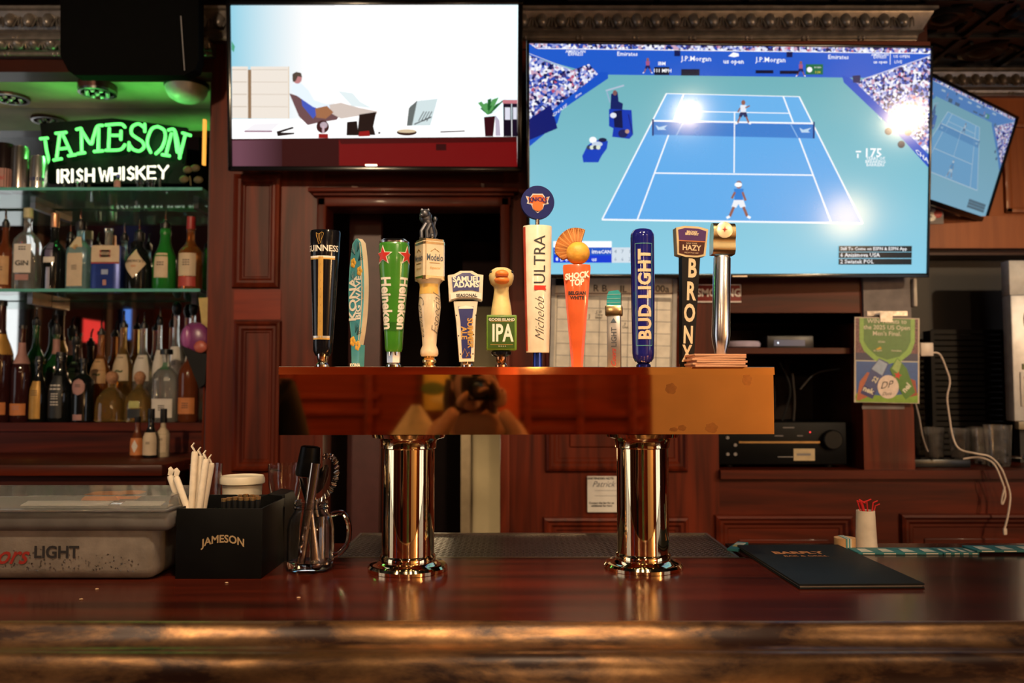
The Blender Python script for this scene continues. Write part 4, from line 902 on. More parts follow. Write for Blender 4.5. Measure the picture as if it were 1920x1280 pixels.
def bottle(cx, ytop, wpx, Y, z0, kind, glass, label, cap=None, caph=0.0, capr=.36, spout=False, labs=(), n=2.0, sy=1.0, name='bottle', rz=0.0, group='bottles behind the bar', neck=None, cat='bottle'):
    """labs: (z0, z1, half angle, material, [text, size, material], shape)"""
    k = Y / F; c = at(cx, 640, Y); top = at(cx, ytop, Y).z; H = top - z0; R = wpx * k / 2
    t = thing(name, label, cat, (c.x, Y, z0), (0, 0, rz), group)
    hs = .05 if spout else 0.0
    Hg = H - caph - hs
    prof = [(r * R, z * Hg) for r, z in PROF[kind]]
    b = MB().lathe(prof, glass, seg=28, n=n, sy=sy)
    b.build('glass_body' if kind != 'tin' else 'tin_body', t)
    zt = Hg
    if cap:
        r = R * capr
        if capr < 0:
            r = abs(r); MB().ball((0, 0, zt + caph * .5), (r, r, caph * .58), cap).lathe([(R * .26, zt - .004), (R * .3, zt + .012)], cap, seg=16).build('stopper', t)
        else: MB().lathe([(r, zt - caph * .05), (r * 1.04, zt), (r, zt + caph)], cap, seg=18).build('cap', t)
        zt += caph
    if neck:
        z_a, z_b, m = neck; pr = [(interp(prof, z) + .0007, z) for z in [H * (z_a + (z_b - z_a) * i / 6) for i in range(7)]]
        MB().lathe(pr, m, seg=20, n=n, sy=sy, caps=False).build('neck_foil', t)
    if spout:
        MB().lathe([(.008, zt - .004), (.009, zt + .006), (.006, zt + .012)], CAPB, seg=12).tube([(0, 0, zt + .01), (0, -.002, zt + .03), (.004, -.008, zt + .05)], [.0042, .0038, .003], CHR, 8).build('pour_spout', t)
    for L in labs:
        za, zb, ha, m = L[:4]; tx = L[4] if len(L) > 4 else None; shape = L[5] if len(L) > 5 else 'rect'
        za *= H; zb *= H; b = MB(); off = .0010
        def surf(a, z, o=off):
            r = (interp(prof, z) + o) * sect(a, n); return Vector((r * math.sin(a), -r * math.cos(a) * sy - (o if sy < 1 else 0), z))
        nu, nv = 12, 5
        if shape == 'rect':
            vs = [surf(-ha + 2 * ha * i / nu, za + (zb - za) * j / nv) for j in range(nv + 1) for i in range(nu + 1)]
        else:      # diamond or oval
            vs = []
            for j in range(nv * 2 + 1):
                v = j / (nv * 2) * 2 - 1; wd = (1 - abs(v)) if shape == 'diamond' else math.sqrt(max(0, 1 - v * v))
                for i in range(nu + 1): vs.append(surf(ha * wd * (2 * i / nu - 1), za + (zb - za) * (v + 1) / 2))
            nv = nv * 2
        b.add(vs, [(j * (nu + 1) + i, j * (nu + 1) + i + 1, (j + 1) * (nu + 1) + i + 1, (j + 1) * (nu + 1) + i) for j in range(nv) for i in range(nu)], m, True)
        if tx:
            for q in (tx if isinstance(tx, list) else [tx]):
                s_, sz, tm = q[:3]; dz = q[3] if len(q) > 3 else 0
                zc = (za + zb) / 2 + dz * H; rr = max(.004, interp(prof, zc))
                if s_[0] == '#':       # lettering too small to read: rows of short strokes
                    for j_ in range(int(s_[1:])):
                        for w0_, w1_ in ((-1.6, -.7), (-.5, .5), (.7, 1.5)):
                            zz = zc + (1 - j_) * sz * 1.1
                            b.add([surf(a_ * sz / rr, zz + d_, .0019) for a_, d_ in ((w0_, 0), (w1_, 0), (w1_, sz * .45), (w0_, sz * .45))], [(0, 1, 2, 3)], tm)
                    continue
                b.text(s_, sz, lambda a, v: surf(max(-1.4, min(1.4, a / rr)), min(max(zc + v, .001), H), .0019), tm, sz * .02, line=.8)
        b.build('label', t, sharp=60)
    return t
Z1, ZB = ZS2, zN0
GK = 'gin bottles on the lower glass shelf'; bt = bottle
IK = LBK
bt(4, 392, 36, 3.17, Z1, 'std', BRN, 'brown whiskey bottle at the left edge of the lower glass shelf', CAPB, .02, .36, True, [(.08, .42, .9, LBR, ('#2', .008, IK))], group=GK)
bt(46, 391, 46, 3.17, Z1, 'wide', CLR, 'clear square gin bottle with cream stopper and white lettered label', CAPC, .035, .36, False, [(.22, .56, .62, LWH, [('#2', .008, IK, .10), ('GIN', .026, IK, -.06), ('#1', .006, IK, -.10)]), (.13, .20, .5, LPK)], n=4.5, sy=.7, group=GK)
bt(97, 401, 42, 3.17, Z1, 'std', DG, 'dark gin bottle with copper neck foil and narrow white label band', CAPG, .05, .36, False, [(.36, .43, .5, LWH), (.02, .3, .16, mat('silver_label', (.34, .32, .38), .35, .5)), (.43, .62, .35, mat('violet_grey_label', (.10, .08, .14), .4))], neck=None, group=GK)
bt(127, 416, 36, 3.29, Z1, 'std', DG, 'dark bottle with pour spout half hidden beside the blue gin bottle', CAPB, .015, .36, True, group=GK)
bt(146, 392, 44, 3.17, Z1, 'wide', BLU, 'pale blue square gin bottle with tall cream label and pour spout', CAPB, .03, .4, True, [(.06, .66, .62, LCR, [('#3', .006, IK, -.08), ('*', .05, LBR, .14)])], n=4.5, sy=.75, group=GK, rz=-.12)
t = bt(199, 462, 56, 3.15, Z1, 'tin', mat('blue_tin', (.015, .035, .20), .3, .3), 'blue and cream oil-can shaped gin tin with red ENGINE label', n=9, sy=.45, labs=[(.62, 1.0, .78, LCR), (.60, .635, .78, LRD), (.74, .90, .34, LRD, ('ENGINE', .017, LCR)), (.12, .24, .12, LPK), (.36, .47, .22, mat('pale_blue_print', (.25, .30, .45), .5))], group=GK)
H = at(199, 462, 3.15).z - Z1
MB().lathe([(.013, H), (.013, H + .005), (.0125, H + .055), (.015, H + .058), (.015, H + .066)], CLR, seg=16).build('glass_neck', t)
bt(229, 418, 34, 3.29, Z1, 'std', BLU, 'pale blue bottle with pour spout behind the blue gin tin', CAPB, .02, .4, True, group=GK)
bt(257, 412, 50, 3.17, Z1, 'squat', DG, 'black apothecary gin bottle with cream diamond label', CAPB, .03, .36, True, [(.17, .58, .95, LCR, [("HENDRICK'S", .0125, IK, .03), ('GIN', .010, LOR, -.04)], 'diamond')], group=GK)
bt(306, 394, 44, 3.17, Z1, 'bell', GRG, 'green gin bottle with black cap and cream label', CAPB, .02, .42, True, [(.16, .46, .6, LCR, [('#2', .008, IK, .0)])], group=GK)
bt(354, 407, 44, 3.17, Z1, 'std', AMB, 'amber spirit bottle with red cap and cream label nearest the pillar', CAPR, .045, .36, False, [(.20, .50, .8, LCR, [('#3', .008, IK, .02)]), (.06, .19, .8, LRD)], group=GK)
# things beside the neon sign on the upper shelf
ZU = ZS1
def can(px, py, wpx, m, label, lab=None):
    k = 3.12 / F; c = at(px, 340, 3.12); H = at(px, py, 3.12).z - ZU; R = wpx * k / 2
    t = thing('drink_can', label, 'can', (c.x, 3.12, ZU), group='cans beside the neon sign')
    MB().lathe([(R * .8, 0), (R, .008), (R, H - .012), (R * .86, H - .003), (R * .86, H), (R * .8, H - .004), (0, H - .004)], m, seg=24).build('can_body', t)
    if lab:
        b = MB(); a0, a1, z0, z1, lm, tx = lab
        vs = [(1.006 * R * math.sin(a0 + (a1 - a0) * i / 8), -1.006 * R * math.cos(a0 + (a1 - a0) * i / 8), z) for z in (z0 * H, z1 * H) for i in range(9)]
        b.add(vs, [(i, i + 1, i + 10, i + 9) for i in range(8)], lm, True)
        if tx: b.text(tx, .024, lambda a, v: Vector((1.02 * R * math.sin(a / R), -1.02 * R * math.cos(a / R), (z0 + z1) / 2 * H + v)), LRD, .0005)
        b.build('label', t)
ALU = mat('aluminium_can', (.58, .52, .48), .22, .95, var=.06)
can(8, 270, 32, mat('dark_can', (.02, .012, .012), .3, .5), 'dark can with pale red-lettered label at the left edge of the upper shelf', (-1.2, 1.2, .05, .45, LPK, 'feel'))
can(37, 276, 32, ALU, 'taller plain silver can left of the neon sign', None)
can(72, 294, 30, mat('pale_can', (.52, .50, .50), .25, .9), 'shorter silver can with blue band next to the neon J', (-1.4, 1.4, .26, .36, mat('navy_band', (.012, .02, .10), .4), None))
bt(214, 327, 14, 3.08, ZU, 'slim', DG, 'tiny bottle with blue cap in front of the white neon letters', mat('blue_cap', (.05, .08, .35), .35), .012, .45, False, [(.05, .6, 1.0, LPK)], group='small bottles on the upper shelf')
for (px, py, lab) in ((150, 338, 'small clear shot glass left of the tiny bottle under the neon letters'), (262, 336, 'small clear shot glass right of the tiny bottle under the neon letters'), (283, 334, 'small clear shot glass under the right end of the neon letters')):
    c = at(px, 345, 3.09); g_ = thing('shot_glass', lab, 'glass', (c.x, 3.09, ZU), group='shot glasses under the neon sign')
    MB().lathe([(.011, 0), (.017, .035), (.016, .035), (.0105, .006), (0, .006)], CG, seg=16).build('glass_body', g_)
# white plush-like flower ornament hanging near the pillar
t = thing('dried_flower', 'dim dried flower sprig hanging beside the amber strip light', 'decoration', at(356, 330, 3.10))
b = MB(); DF = mat('dull_brown_petal', (.09, .07, .03), .7)
for (x, y) in ((345, 336), (372, 337), (352, 318), (366, 315)): b.ball(at(x, y, 3.10), (.018, .01, .014), DF, seg=8, rings=6)
b.build('bloom', t, True); MB().tube([at(356, 330, 3.1), at(358, 348, 3.1)], .003, DF, 6).build('stem', t, True)
# bottom row, front
GB = 'bottles along the bottom ledge'
bt(2, 563, 44, 3.19, ZB, 'tall', DRED, 'tall dark bottle with gold neck foil at the far left of the bottom row', CAPB, .02, .40, False, [(.06, .16, 1.0, LOR, ('#2', .008, IK))], neck=(.55, .72, LGO), group=GB)
bt(42, 610, 34, 3.19, ZB, 'tall', DRED, 'dark embossed bottle with pink neck foil and orange label, second in the bottom row', CAPB, .012, .40, False, [(.07, .19, 1.0, LOR, ('#2', .008, LPK))], neck=(.60, .82, LPK), group=GB)
bt(75, 668, 31, 3.19, ZB, 'bell', DG, 'short black bottle with tall gold label, third in the bottom row', CAPB, .012, .4, False, [(.05, .62, .7, LGO, [('#3', .007, IK, .1)])], group=GB)
bt(116, 660, 43, 3.19, ZB, 'bell', DG, 'short black bottle covered with white lettering, fourth in the bottom row', CAPB, .012, .4, False, [(.06, .66, .6, LBK, [('#2', .012, LWH, .10), ('#3', .008, LWH, .0), ('#2', .009, LWH, -.12)])], group=GB)
bt(158, 672, 40, 3.19, ZB, 'wide', DG, 'black bottle with pink teardrop label, fifth in the bottom row', CAPB, .015, .36, False, [(.42, .72 - .04, .6, LPK, ('#2', .006, IK), 'oval'), (.03, .12, .42, LPK)], group=GB)
bt(212, 697, 52, 3.19, ZB, 'squat', GOLDS, 'squat clear decanter of golden tequila with cork ball, left of two', CORK, .042, -.44, False, group=GB, n=3.0)
bt(264, 697, 48, 3.19, ZB, 'squat', GOLDS, 'squat clear tequila decanter with green label and cork ball, right of two', CORK, .042, -.44, False, [(.28, .42, .4, mat('yellow_green_label', (.35, .33, .10), .5)), (.08, .26, .45, LBK)], group=GB, n=3.0)
bt(313, 655, 46, 3.19, ZB, 'wide', CLR, 'tall clear bottle with black cap behind the small bitters bottles', CAPB, .018, .5, False, [(.06, .32, .75, LWH, ('#3', .007, IK)), (.72, .82, .6, mat('green_label', (.05, .12, .06), .5))], n=4, sy=.8, group=GB)
bt(356, 640, 38, 3.19, ZB, 'wide', BRN, 'brown whiskey bottle with orange label beside the black paper cone', CAPB, .02, .4, False, [(.10, .30, .9, LOR, ('#3', .007, IK))], group=GB)
# bottom row, behind
GR2 = 'bottles in the back of the bottom row'
bt(68, 576, 35, 3.34, ZB, 'std', DGR, 'dark green bottle with pour spout in the back row, leftmost', CAPB, .02, .4, True, group=GR2)
bt(106, 588, 36, 3.34, ZB, 'std', DGR, 'green bottle with pink neck foil in the back row, beside the leftmost', CAPB, .03, .4, True, [(.2, .45, .7, LBK)], neck=(.62, .76, LPK), group=GR2)
bt(143, 612, 36, 3.34, ZB, 'std', DG, 'wide black bottle with pale green label in the back row', CAPB, .02, .4, True, [(.40, .62, .4, mat('dull_green_label', (.07, .14, .06), .6)), (.3, .62, .9, LBK)], group=GR2)
for (x, y, m, lab, g_, tx) in ((190, 597, LBR, 'clear bottle with tan label and green mark behind the left tequila decanter', AMB, ''), (232, 583, LCR, 'clear bottle with cream label and green mark between the tequila decanters', GOLDS, ''), (270, 585, LWH, 'clear bottle with white lettered label behind the right tequila decanter', CLR, 'b')):
    bt(x, y, 36, 3.34, ZB, 'tall', g_, lab, CAPB, .014, .40, True, [(.36, .60, .95, m, [('#1', .007, IK, .07)] + ([] if tx else [('~', .05, DGR, -.03)]))], group=GR2)
bt(300, 576, 25, 3.34, ZB, 'tall', CLR, 'clear bottle with dark pour spout behind the tall clear bottle', CAPB, .02, .42, True, [(.36, .62, .9, LWH)], group=GR2)
bt(331, 566, 32, 3.34, ZB, 'tall', CLR, 'clear bottle with round black stopper and white label near the paper cone', CAPB, .05, -.55, False, [(.32, .62, .9, LWH, ('#2', .007, IK))], group=GR2)
bt(362, 566, 28, 3.34, ZB, 'tall', CLR, 'clear bottle with round black stopper nearest the pillar in the back row', CAPB, .05, -.55, False, [(.32, .62, .9, LWH)], group=GR2)
# small bitters bottles on the lower ledge
GS = 'small bitters bottles on the lower ledge'
bt(262, 781, 24, 2.90, zl, 'bell', BRN, 'small brown bitters bottle with pale diamond on orange label, left of three', CAPB, .018, .45, False, [(.06, .48, 1.2, LOR), (.12, .44, .5, LWH, None, 'diamond')], group=GS)
bt(287, 766, 27, 2.88, zl, 'bell', DG, 'small dark bitters bottle with cream label, middle of three', CAPB, .03, .45, False, [(.06, .52, 1.2, LCR, ('#2', .004, IK))], group=GS)
bt(310, 766, 24, 2.92, zl, 'slim', mat('cream_wrapper', (.38, .30, .20), .6, var=.15, scale=90), 'small paper-wrapped bitters bottle with black cap, right of three', CAPB, .045, .5, False, [(.1, .6, .8, LCR, ('#2', .004, IK))], group=GS)
# ================================================================== THE BAR
ZT = 1.071
BARW = wood('polished_red_bar_top', (0.022, 0.004, 0.0025), (0.082, 0.010, 0.004), 0.22, 'X', .1, 4.0)
BARD = wood('bar_body_wood', (0.05, 0.012, 0.006), (0.10, 0.02, 0.01), 0.4, 'X')
def bronze():
    m = mat('worn_bronze_paint', (.3, .15, .06), .33, .75, scale=7); nt = m.node_tree; N = nt.nodes; L = nt.links
    nz = [n for n in N if n.type == 'TEX_NOISE'][0]; rp = [n for n in N if n.type == 'VALTORGB'][0]; tc = [n for n in N if n.type == 'TEX_COORD'][0]
    mp = N.new('ShaderNodeMapping'); mp.inputs['Scale'].default_value = (.55, 1.0, 1.6); L.new(tc.outputs['Object'], mp.inputs['Vector']); L.new(mp.outputs['Vector'], nz.inputs['Vector'])
    nz.inputs['Scale'].default_value = 12; nz.inputs['Detail'].default_value = 10; nz.inputs['Roughness'].default_value = .68; nz.inputs['Distortion'].default_value = .25
    cr = rp.color_ramp; cr.elements[0].position = .40; cr.elements[1].position = .66
    cr.elements[0].color = (.028, .008, .004, 1); cr.elements[1].color = (.36, .19, .085, 1)
    mr = N.new('ShaderNodeMapRange'); mr.inputs['From Min'].default_value = .4; mr.inputs['From Max'].default_value = .6; mr.inputs['To Min'].default_value = .25; mr.inputs['To Max'].default_value = .85
    L.new(nz.outputs['Fac'], mr.inputs['Value']); L.new(mr.outputs['Result'], N['Principled BSDF'].inputs['Metallic'])
    bp = N.new('ShaderNodeBump'); bp.inputs['Strength'].default_value = .25; bp.inputs['Distance'].default_value = .003; L.new(nz.outputs['Fac'], bp.inputs['Height']); L.new(bp.outputs['Normal'], N['Principled BSDF'].inputs['Normal'])
    return m
trL, trR = on_z(618, 1045, ZT).x, on_z(1394, 1043, ZT).x
YE, YK = 1.785, 1.95
bar = thing('bar_counter', 'long polished red-brown wooden bar with worn bronze rounded front edge', 'bar counter', (0, 1.5, 0))
b = MB(); b.bx(-3.2, 3.2, 1.30, YE, ZT - .05, ZT, BARW); b.bx(-3.2, trL, YE, YK, ZT - .05, ZT, BARW); b.bx(trR, 3.2, YE, YK, ZT - .05, ZT, BARW); b.build('bar_top', bar, True)
b = MB(); pr = smoothpts([Vector((0, y, z)) for y, z in ((1.312, ZT - .02), (1.306, ZT - .001), (1.296, ZT), (1.286, ZT - .005), (1.272, ZT - .017), (1.254, ZT - .025), (1.236, ZT - .023), (1.220, ZT - .018), (1.206, ZT - .018), (1.192, ZT - .026), (1.180, ZT - .042), (1.172, ZT - .066), (1.170, ZT - .11), (1.19, ZT - .16), (1.32, ZT - .19))], 4)
nX = 40; vs = []
for i in range(nX + 1):
    x = -3.2 + 6.4 * i / nX
    vs += [(x, p.y, p.z) for p in pr]
k = len(pr); b.add(vs, [(i * k + j, i * k + j + 1, (i + 1) * k + j + 1, (i + 1) * k + j) for i in range(nX) for j in range(k - 1)], bronze(), True); b.build('bronze_edge', bar, True, sharp=60)
b = MB(); b.bx(-3.2, 3.2, 1.34, 1.75, 0, ZT - .05, BARD); b.bx(trL + .01, trR - .01, YE, 2.10, ZT - .10, ZT - .045, BARD); b.build('bar_body', bar, True)
b = MB().bx(trL - .02, trR + .01, YE - .004, YE + .004, ZT - .01, ZT, mat('brass_strip', (.62, .40, .16), .28, .9)); b.build('brass_strip', bar, True)
# --- perforated drip tray
t = thing('drip_tray', 'long perforated steel drip tray behind the brass columns', 'drip tray', ((trL + trR) / 2, 1.945, ZT - .0445))
TW, TD = trR - trL - .03, .285
DS = mat('perforated_steel', (.42, .38, .34), .28, .95, var=.1, scale=12)
b = MB(); nx, ny = 60, 16; sx_, sy_ = TW / nx, TD / ny; z = .04
for i in range(nx):
    for j in range(ny):
        cx, cy = -TW / 2 + (i + .5) * sx_, -TD / 2 + (j + .5) * sy_; o = []
        for q in range(8):
            a = PI / 8 + q * PI / 4; ca, sa = math.cos(a), math.sin(a); mx = max(abs(ca), abs(sa)); o.append((cx + ca / mx * sx_ / 2, cy + sa / mx * sy_ / 2, z))
        inn = [(cx + math.cos(PI / 8 + q * PI / 4) * sx_ * .37, cy + math.sin(PI / 8 + q * PI / 4) * sy_ * .37, z) for q in range(8)]
        low = [(x, y, z - .003) for x, y, _ in inn]
        b.add(o + inn + low, [(q, (q + 1) % 8, 8 + (q + 1) % 8, 8 + q) for q in range(8)] + [(8 + q, 8 + (q + 1) % 8, 16 + (q + 1) % 8, 16 + q) for q in range(8)], DS)
b.build('perforated_grid', t)
b = MB()
for (x0, x1, y0, y1) in ((-TW / 2 - .006, -TW / 2, -TD / 2 - .006, TD / 2 + .006), (TW / 2, TW / 2 + .006, -TD / 2 - .006, TD / 2 + .006), (-TW / 2, TW / 2, -TD / 2 - .006, -TD / 2), (-TW / 2, TW / 2, TD / 2, TD / 2 + .006)): b.bx(x0, x1, y0, y1, 0, .044, DS)
b.bx(-TW / 2, TW / 2, -TD / 2, TD / 2, 0, .004, mat('tray_bottom', (.03, .025, .02), .4, .5)); b.build('tray_rim', t)
# ------------------------------------------------------------------ tap tower
YAW = math.radians(2.2)
BRS = mat('polished_copper_brass', (.93, .50, .185), .035, 1.0, var=.015, scale=6)
GBR = mat('polished_gold_brass', (.90, .70, .42), .045, 1.0, var=.02, scale=6)
YT = 1.68; zT0, zT1 = at(960, 815, 1.615).z, at(960, 688, 1.615).z
TX = (at(522, 740, 1.60).x + at(1449, 740, 1.63).x) / 2; TWD = at(1449, 740, 1.63).x - at(522, 740, 1.60).x
tw = thing('tap_tower', 'long polished brass beer tap tower on two round columns', 'tap tower', (TX, YT, ZT + .0006), (0, 0, YAW))
h0, h1 = zT0 - ZT, zT1 - ZT; D2 = .066
b = MB(); b.bx(-TWD / 2, TWD / 2, -D2, D2, h0, h1 - .014, BRS)
for v in b.v: pass
b.build('tower_box', tw)
LD = MB(); lp = [(-D2 - .0032, h1 - .015), (-D2 - .002, h1 - .0006), (-D2 - .0008, h1), (D2 + .0008, h1), (D2 + .002, h1 - .0006), (D2 + .0032, h1 - .015)]
LD.add([(x, y, z) for x in (-TWD / 2 - .0015, TWD / 2 + .0015) for y, z in lp], [(i, (i + 1) % 6, 6 + (i + 1) % 6, 6 + i) for i in range(6)] + [list(range(6)), list(range(11, 5, -1))], BRS); LD.build('top_lid', tw)
xc = [(766, 0), (1207, 1)]; cols = []
for px, i in xc:
    c = at(px, 1000, YT); lx = (c.x - TX); R = .0505
    cm = tr(lx * 1.0, 0, 0)
    MB().lathe([(R, .012), (R, h0 - .004)], GBR, cm, seg=48, caps=False).build('column', tw)
    b = MB().lathe([(.0765, 0), (.0765, .006), (.073, .0105), (.060, .0125), (.056, .016), (.0535, .017), (.0535, .026), (.051, .03), (.0503, .03)], GBR, cm, seg=48)
    b.build('base_flange', tw)
    MB().lathe([(.0505, h0 - .03), (.0535, h0 - .028), (.0535, h0 - .018), (.056, h0 - .012), (.07, h0 - .008), (.072, h0 - .001), (.06, h0)], GBR, cm, seg=48, caps=False).build('top_collar', tw)
b = MB()
SMU = mat('smudged_brass', (.62, .30, .11), .22, 1.0, var=.12, scale=120)
for (px, py, r, e) in ((1257, 729, .0105, 1), (1402, 712, .009, 1.3), (1278, 803, .008, .7), (1334, 803, .012, .8), (1262, 806, .008, .5)):
    c = at(px, py, 1.618); lx = (c.x - TX); b = MB()
    b.add([(lx + r * math.cos(q * PI / 9) * (1 + .12 * math.sin(q * 2.1)), -D2 - .0003, c.z - ZT + r * e * math.sin(q * PI / 9) * (1 + .1 * math.cos(q * 1.7))) for q in range(18)], [list(range(18))], SMU); b.build('smudge', tw)
# ------------------------------------------------------------------ tap handles
KX = YT / .9957 / F
def hz(py): return at(960, py, YT).z - (zT1)
IVORY = mat('ivory_enamel', (.72, .58, .40), .28, coat=.5); BLKG = mat('gloss_black', (.005, .005, .007), .14, spec=.4); GOLD = mat('gold_print', (.62, .36, .09), .35, .4)
WPR = mat('white_print_gloss', (.78, .72, .62), .35); COP = mat('copper_metal', (.75, .40, .22), .15, 1.0); GLD = mat('gold_metal', (.90, .68, .36), .24, 1.0)
GH = 'tap handles on the brass tower'
def handle(px, label, rz=0.0, lean=0.0):
    c = at(px, 600, YT); dx = c.x - TX
    return thing('tap_handle', label, 'tap handle', (c.x, YT + dx * math.sin(YAW), zT1), (0, lean, rz), GH)
def ferrule(t, m, z1, r0=.011, r1=.013, name='ferrule'):
    MB().lathe([(r0 * 1.15, 0), (r0 * 1.15, .006), (r0 * .8, .010), (r0, z1 * .6), (r1, z1)], m, seg=20).build(name, t)
def rlin(prof): return lambda z: interp(prof, z)
def cyl(prof, t0, z0, sy=1.0, n=2.0, off=.0009):
    def f(a, v):
        z = min(max(z0 + v, prof[0][1]), prof[-1][1]); r = interp(prof, z) + off; th = t0 + a / r
        q = sect(th, n); return Vector((r * q * math.sin(th), -r * q * math.cos(th) * sy, z0 + v))
    f.fine = .004
    return f
def strip(b, prof, t0, ha, z0, z1, m, off=.0006, nu=8, nv=10, sy=1.0, n=2.0, hw=None):
    vs = []
    for j in range(nv + 1):
        z = z0 + (z1 - z0) * j / nv; r = interp(prof, z) + off
        for i in range(nu + 1):
            h = (hw / r) if hw else ha
            th = t0 - h + 2 * h * i / nu; q = sect(th, n); vs.append((r * q * math.sin(th), -r * q * math.cos(th) * sy, z))
    b.add(vs, [(j * (nu + 1) + i, j * (nu + 1) + i + 1, (j + 1) * (nu + 1) + i + 1, (j + 1) * (nu + 1) + i) for j in range(nv) for i in range(nu)], m, True)
# 1 black stout handle
t = handle(609, 'black pint-shaped stout tap handle with gold strip and white GUINNESS letters', 0, math.radians(.6))
ferrule(t, CHR, hz(662))
Z = [hz(y) for y in (668, 655, 638, 628, 480, 440, 436)]; k = KX / 2
pf = [(26 * k, Z[0]), (36 * k, Z[1] - .004), (37 * k, Z[2]), (39 * k, Z[3]), (53 * k, Z[4]), (57 * k, Z[5]), (55 * k, Z[6])]
b = MB().lathe(pf, BLKG, seg=36, sy=.75)
strip(b, pf, -.12, 0, hz(636), hz(486), GOLD, .0012, hw=.0050, sy=.75)
for z, e in ((hz(487), 1.0), (hz(634), .9)): strip(b, pf, -.1, e, z - .002, z + .003, WPR if e == 1 else mat('silver_print', (.6, .58, .55), .3, .6), .0012, sy=.75); strip(b, pf, -.1, e, z - .004, z - .001, GOLD, .0014, sy=.75)
b.text('GUINNESS', .0165, cyl(pf, -.12, hz(471), .75, off=.0012), WPR, .0004)
# harp
for st in ([(-8, 11), (-4, 8), (0, 9), (4, 12), (8, 10), (7, 5), (4, -2), (1, -11), (-2, -12), (-4, -6), (-7, 3), (-8, 11)], [(-3, -4), (-3, 8)], [(0, -7), (0, 9)], [(3, -3), (3, 11)]):
    f_ = cyl(pf, -.20, hz(452), .75, off=.0016); b.tube([f_(x * .00095, y * .00095) for x, y in st], .0006 if len(st) > 3 else .0004, GOLD, 5)
for q in range(9): f_ = cyl(pf, -.12, hz(500 + q * 15), .75, off=.0018); b.text('I', .005, f_, mat('brown_print', (.3, .15, .03), .5))
b.build('handle_body', t, sharp=50)
# 2 surfboard
t = handle(674, 'teal surfboard tap handle with yellow flowers and KONA BIG WAVE letters', math.radians(-38))
TEAL = mat('teal_enamel', (.06, .27, .32), .3, coat=.4); TEALL = mat('light_teal_enamel', (.13, .42, .45), .3, coat=.4); DTE = mat('dark_teal_print', (.015, .08, .10), .4); YEL = mat('yellow_flower', (.66, .36, .05), .45); CRM = mat('cream_edge', (.66, .56, .40), .35)
pts = [];  zt, zb_ = hz(450), hz(655)
for i in range(25):
    a = i / 24; z = zb_ + (zt - zb_) * a; wv = .0225 * (1 - (2 * a - 1.06) ** 2 * .72) ** .8 if a < 1 else .004; pts.append((wv if a < 1 else .003, z))
zm = lambda a: zb_ + (zt - zb_) * a
pl = [(w_, z) for w_, z in pts] + [(-w_, z) for w_, z in reversed(pts)]
b = MB().prism(pl, -.006, .006, TEALL, smooth=True, side=CRM)
b.prism([(x * .86, zm(.5) + (z - zm(.5)) * .97) for x, z in pl], -.0066, .0066, TEAL)
b.prism([(.010, 0), (.012, zb_ + .008), (-.012, zb_ + .008), (-.010, 0)], -.007, .007, MATS['teal_enamel'])
for (fx, fa) in ((-.009, .78), (.010, .70), (-.008, .07), (.006, .03)):
    for q in range(5): b.ball((fx + .0045 * math.cos(q * 1.257), -.0068, zm(fa) + .0055 * math.sin(q * 1.257)), (.004, .0008, .005), YEL, seg=8, rings=5)
for (fx, fa, an) in ((.002, .88, 1.2), (-.004, .86, 2.2), (.006, .80, .6), (0, .15, 1.3), (.004, .13, .7), (-.006, .62, 2.0)):
    for q in (-.5, -.25, 0, .25, .5): b.tube([(fx, -.0068, zm(fa)), (fx + .014 * math.cos(an + q), -.0068, zm(fa) + .02 * math.sin(an + q))], [.0012, .0003], DTE, 4)
b.tube([(w_ * .74, -.0066, z) for w_, z in pts[2:-1]], .0009, CRM, 5)
b.text('KONA', .028, flat(-.0078, -.0072, zm(.45)), WPR, .0009, rot=90, sx=1.05); b.text('BIG WAVE', .0195, flat(.0078, -.0072, zm(.46)), WPR, .0005, rot=90, sx=.95); b.text('golden ale', .006, flat(.0185, -.0072, zm(.5)), YEL, rot=90)
b.text('KONA', .010, flat(.0, -.0075, .0045), WPR, .0004)
b.build('board', t)
# 3 green
t = handle(740, 'green faceted lager tap handle with red stars and upright white lettering', 0)
GRE = mat('green_enamel', (.045, .21, .018), .25, coat=.5); DGE = mat('dark_green_band', (.025, .12, .012), .3)
pf = [(14 * KX, hz(660)), (16 * KX, hz(655)), (18 * KX, hz(615)), (28 * KX, hz(500)), (28.5 * KX, hz(465)), (26 * KX, hz(455)), (21 * KX, hz(452.5))]
b = MB().lathe(pf, GRE, seg=40, n=2.6); strip(b, pf, 0, 1.5, hz(622), hz(606), DGE, .0004, n=2.6, nu=20)
REDS = mat('red_star', (.55, .03, .02), .35)
b.lathe([(27.2 * KX, hz(459)), (27.4 * KX, hz(456)), (22 * KX, hz(451.5)), (20 * KX, hz(453))], mat('dark_chrome_rim', (.4, .4, .42), .2, 1.0), seg=40, n=2.6, caps=False)
for th in (-.60, .96):
    for sc, m_, of in ((.0205, WPR, .0014), (.0165, REDS, .0022)):
        f_ = cyl(pf, th, hz(484), off=of, n=2.6); q = [f_(sc * (1 if i % 2 == 0 else .42) * math.sin(i * PI / 5), sc * (1 if i % 2 == 0 else .42) * math.cos(i * PI / 5)) for i in range(10)]
        c0 = f_(0, 0); b.add([c0 + (c0 - Vector((0, 0, c0.z))).normalized() * .0008] + q, [(0, 1 + i, 1 + (i + 1) % 10) for i in range(10)], m_)
    b.text('Heineken', .0285, cyl(pf, th * .90, hz(571), n=2.6), WPR, .0010, rot=-90, sx=.93)
b.build('handle_body', t, sharp=50); ferrule(t, CHR, hz(653), .0125, .0145)
MB().lathe([(.014, hz(680)), (.0145, hz(660)), (.010, hz(652))], mat('brushed_nut', (.6, .6, .62), .35, 1.0), seg=6).build('hex_nut', t)
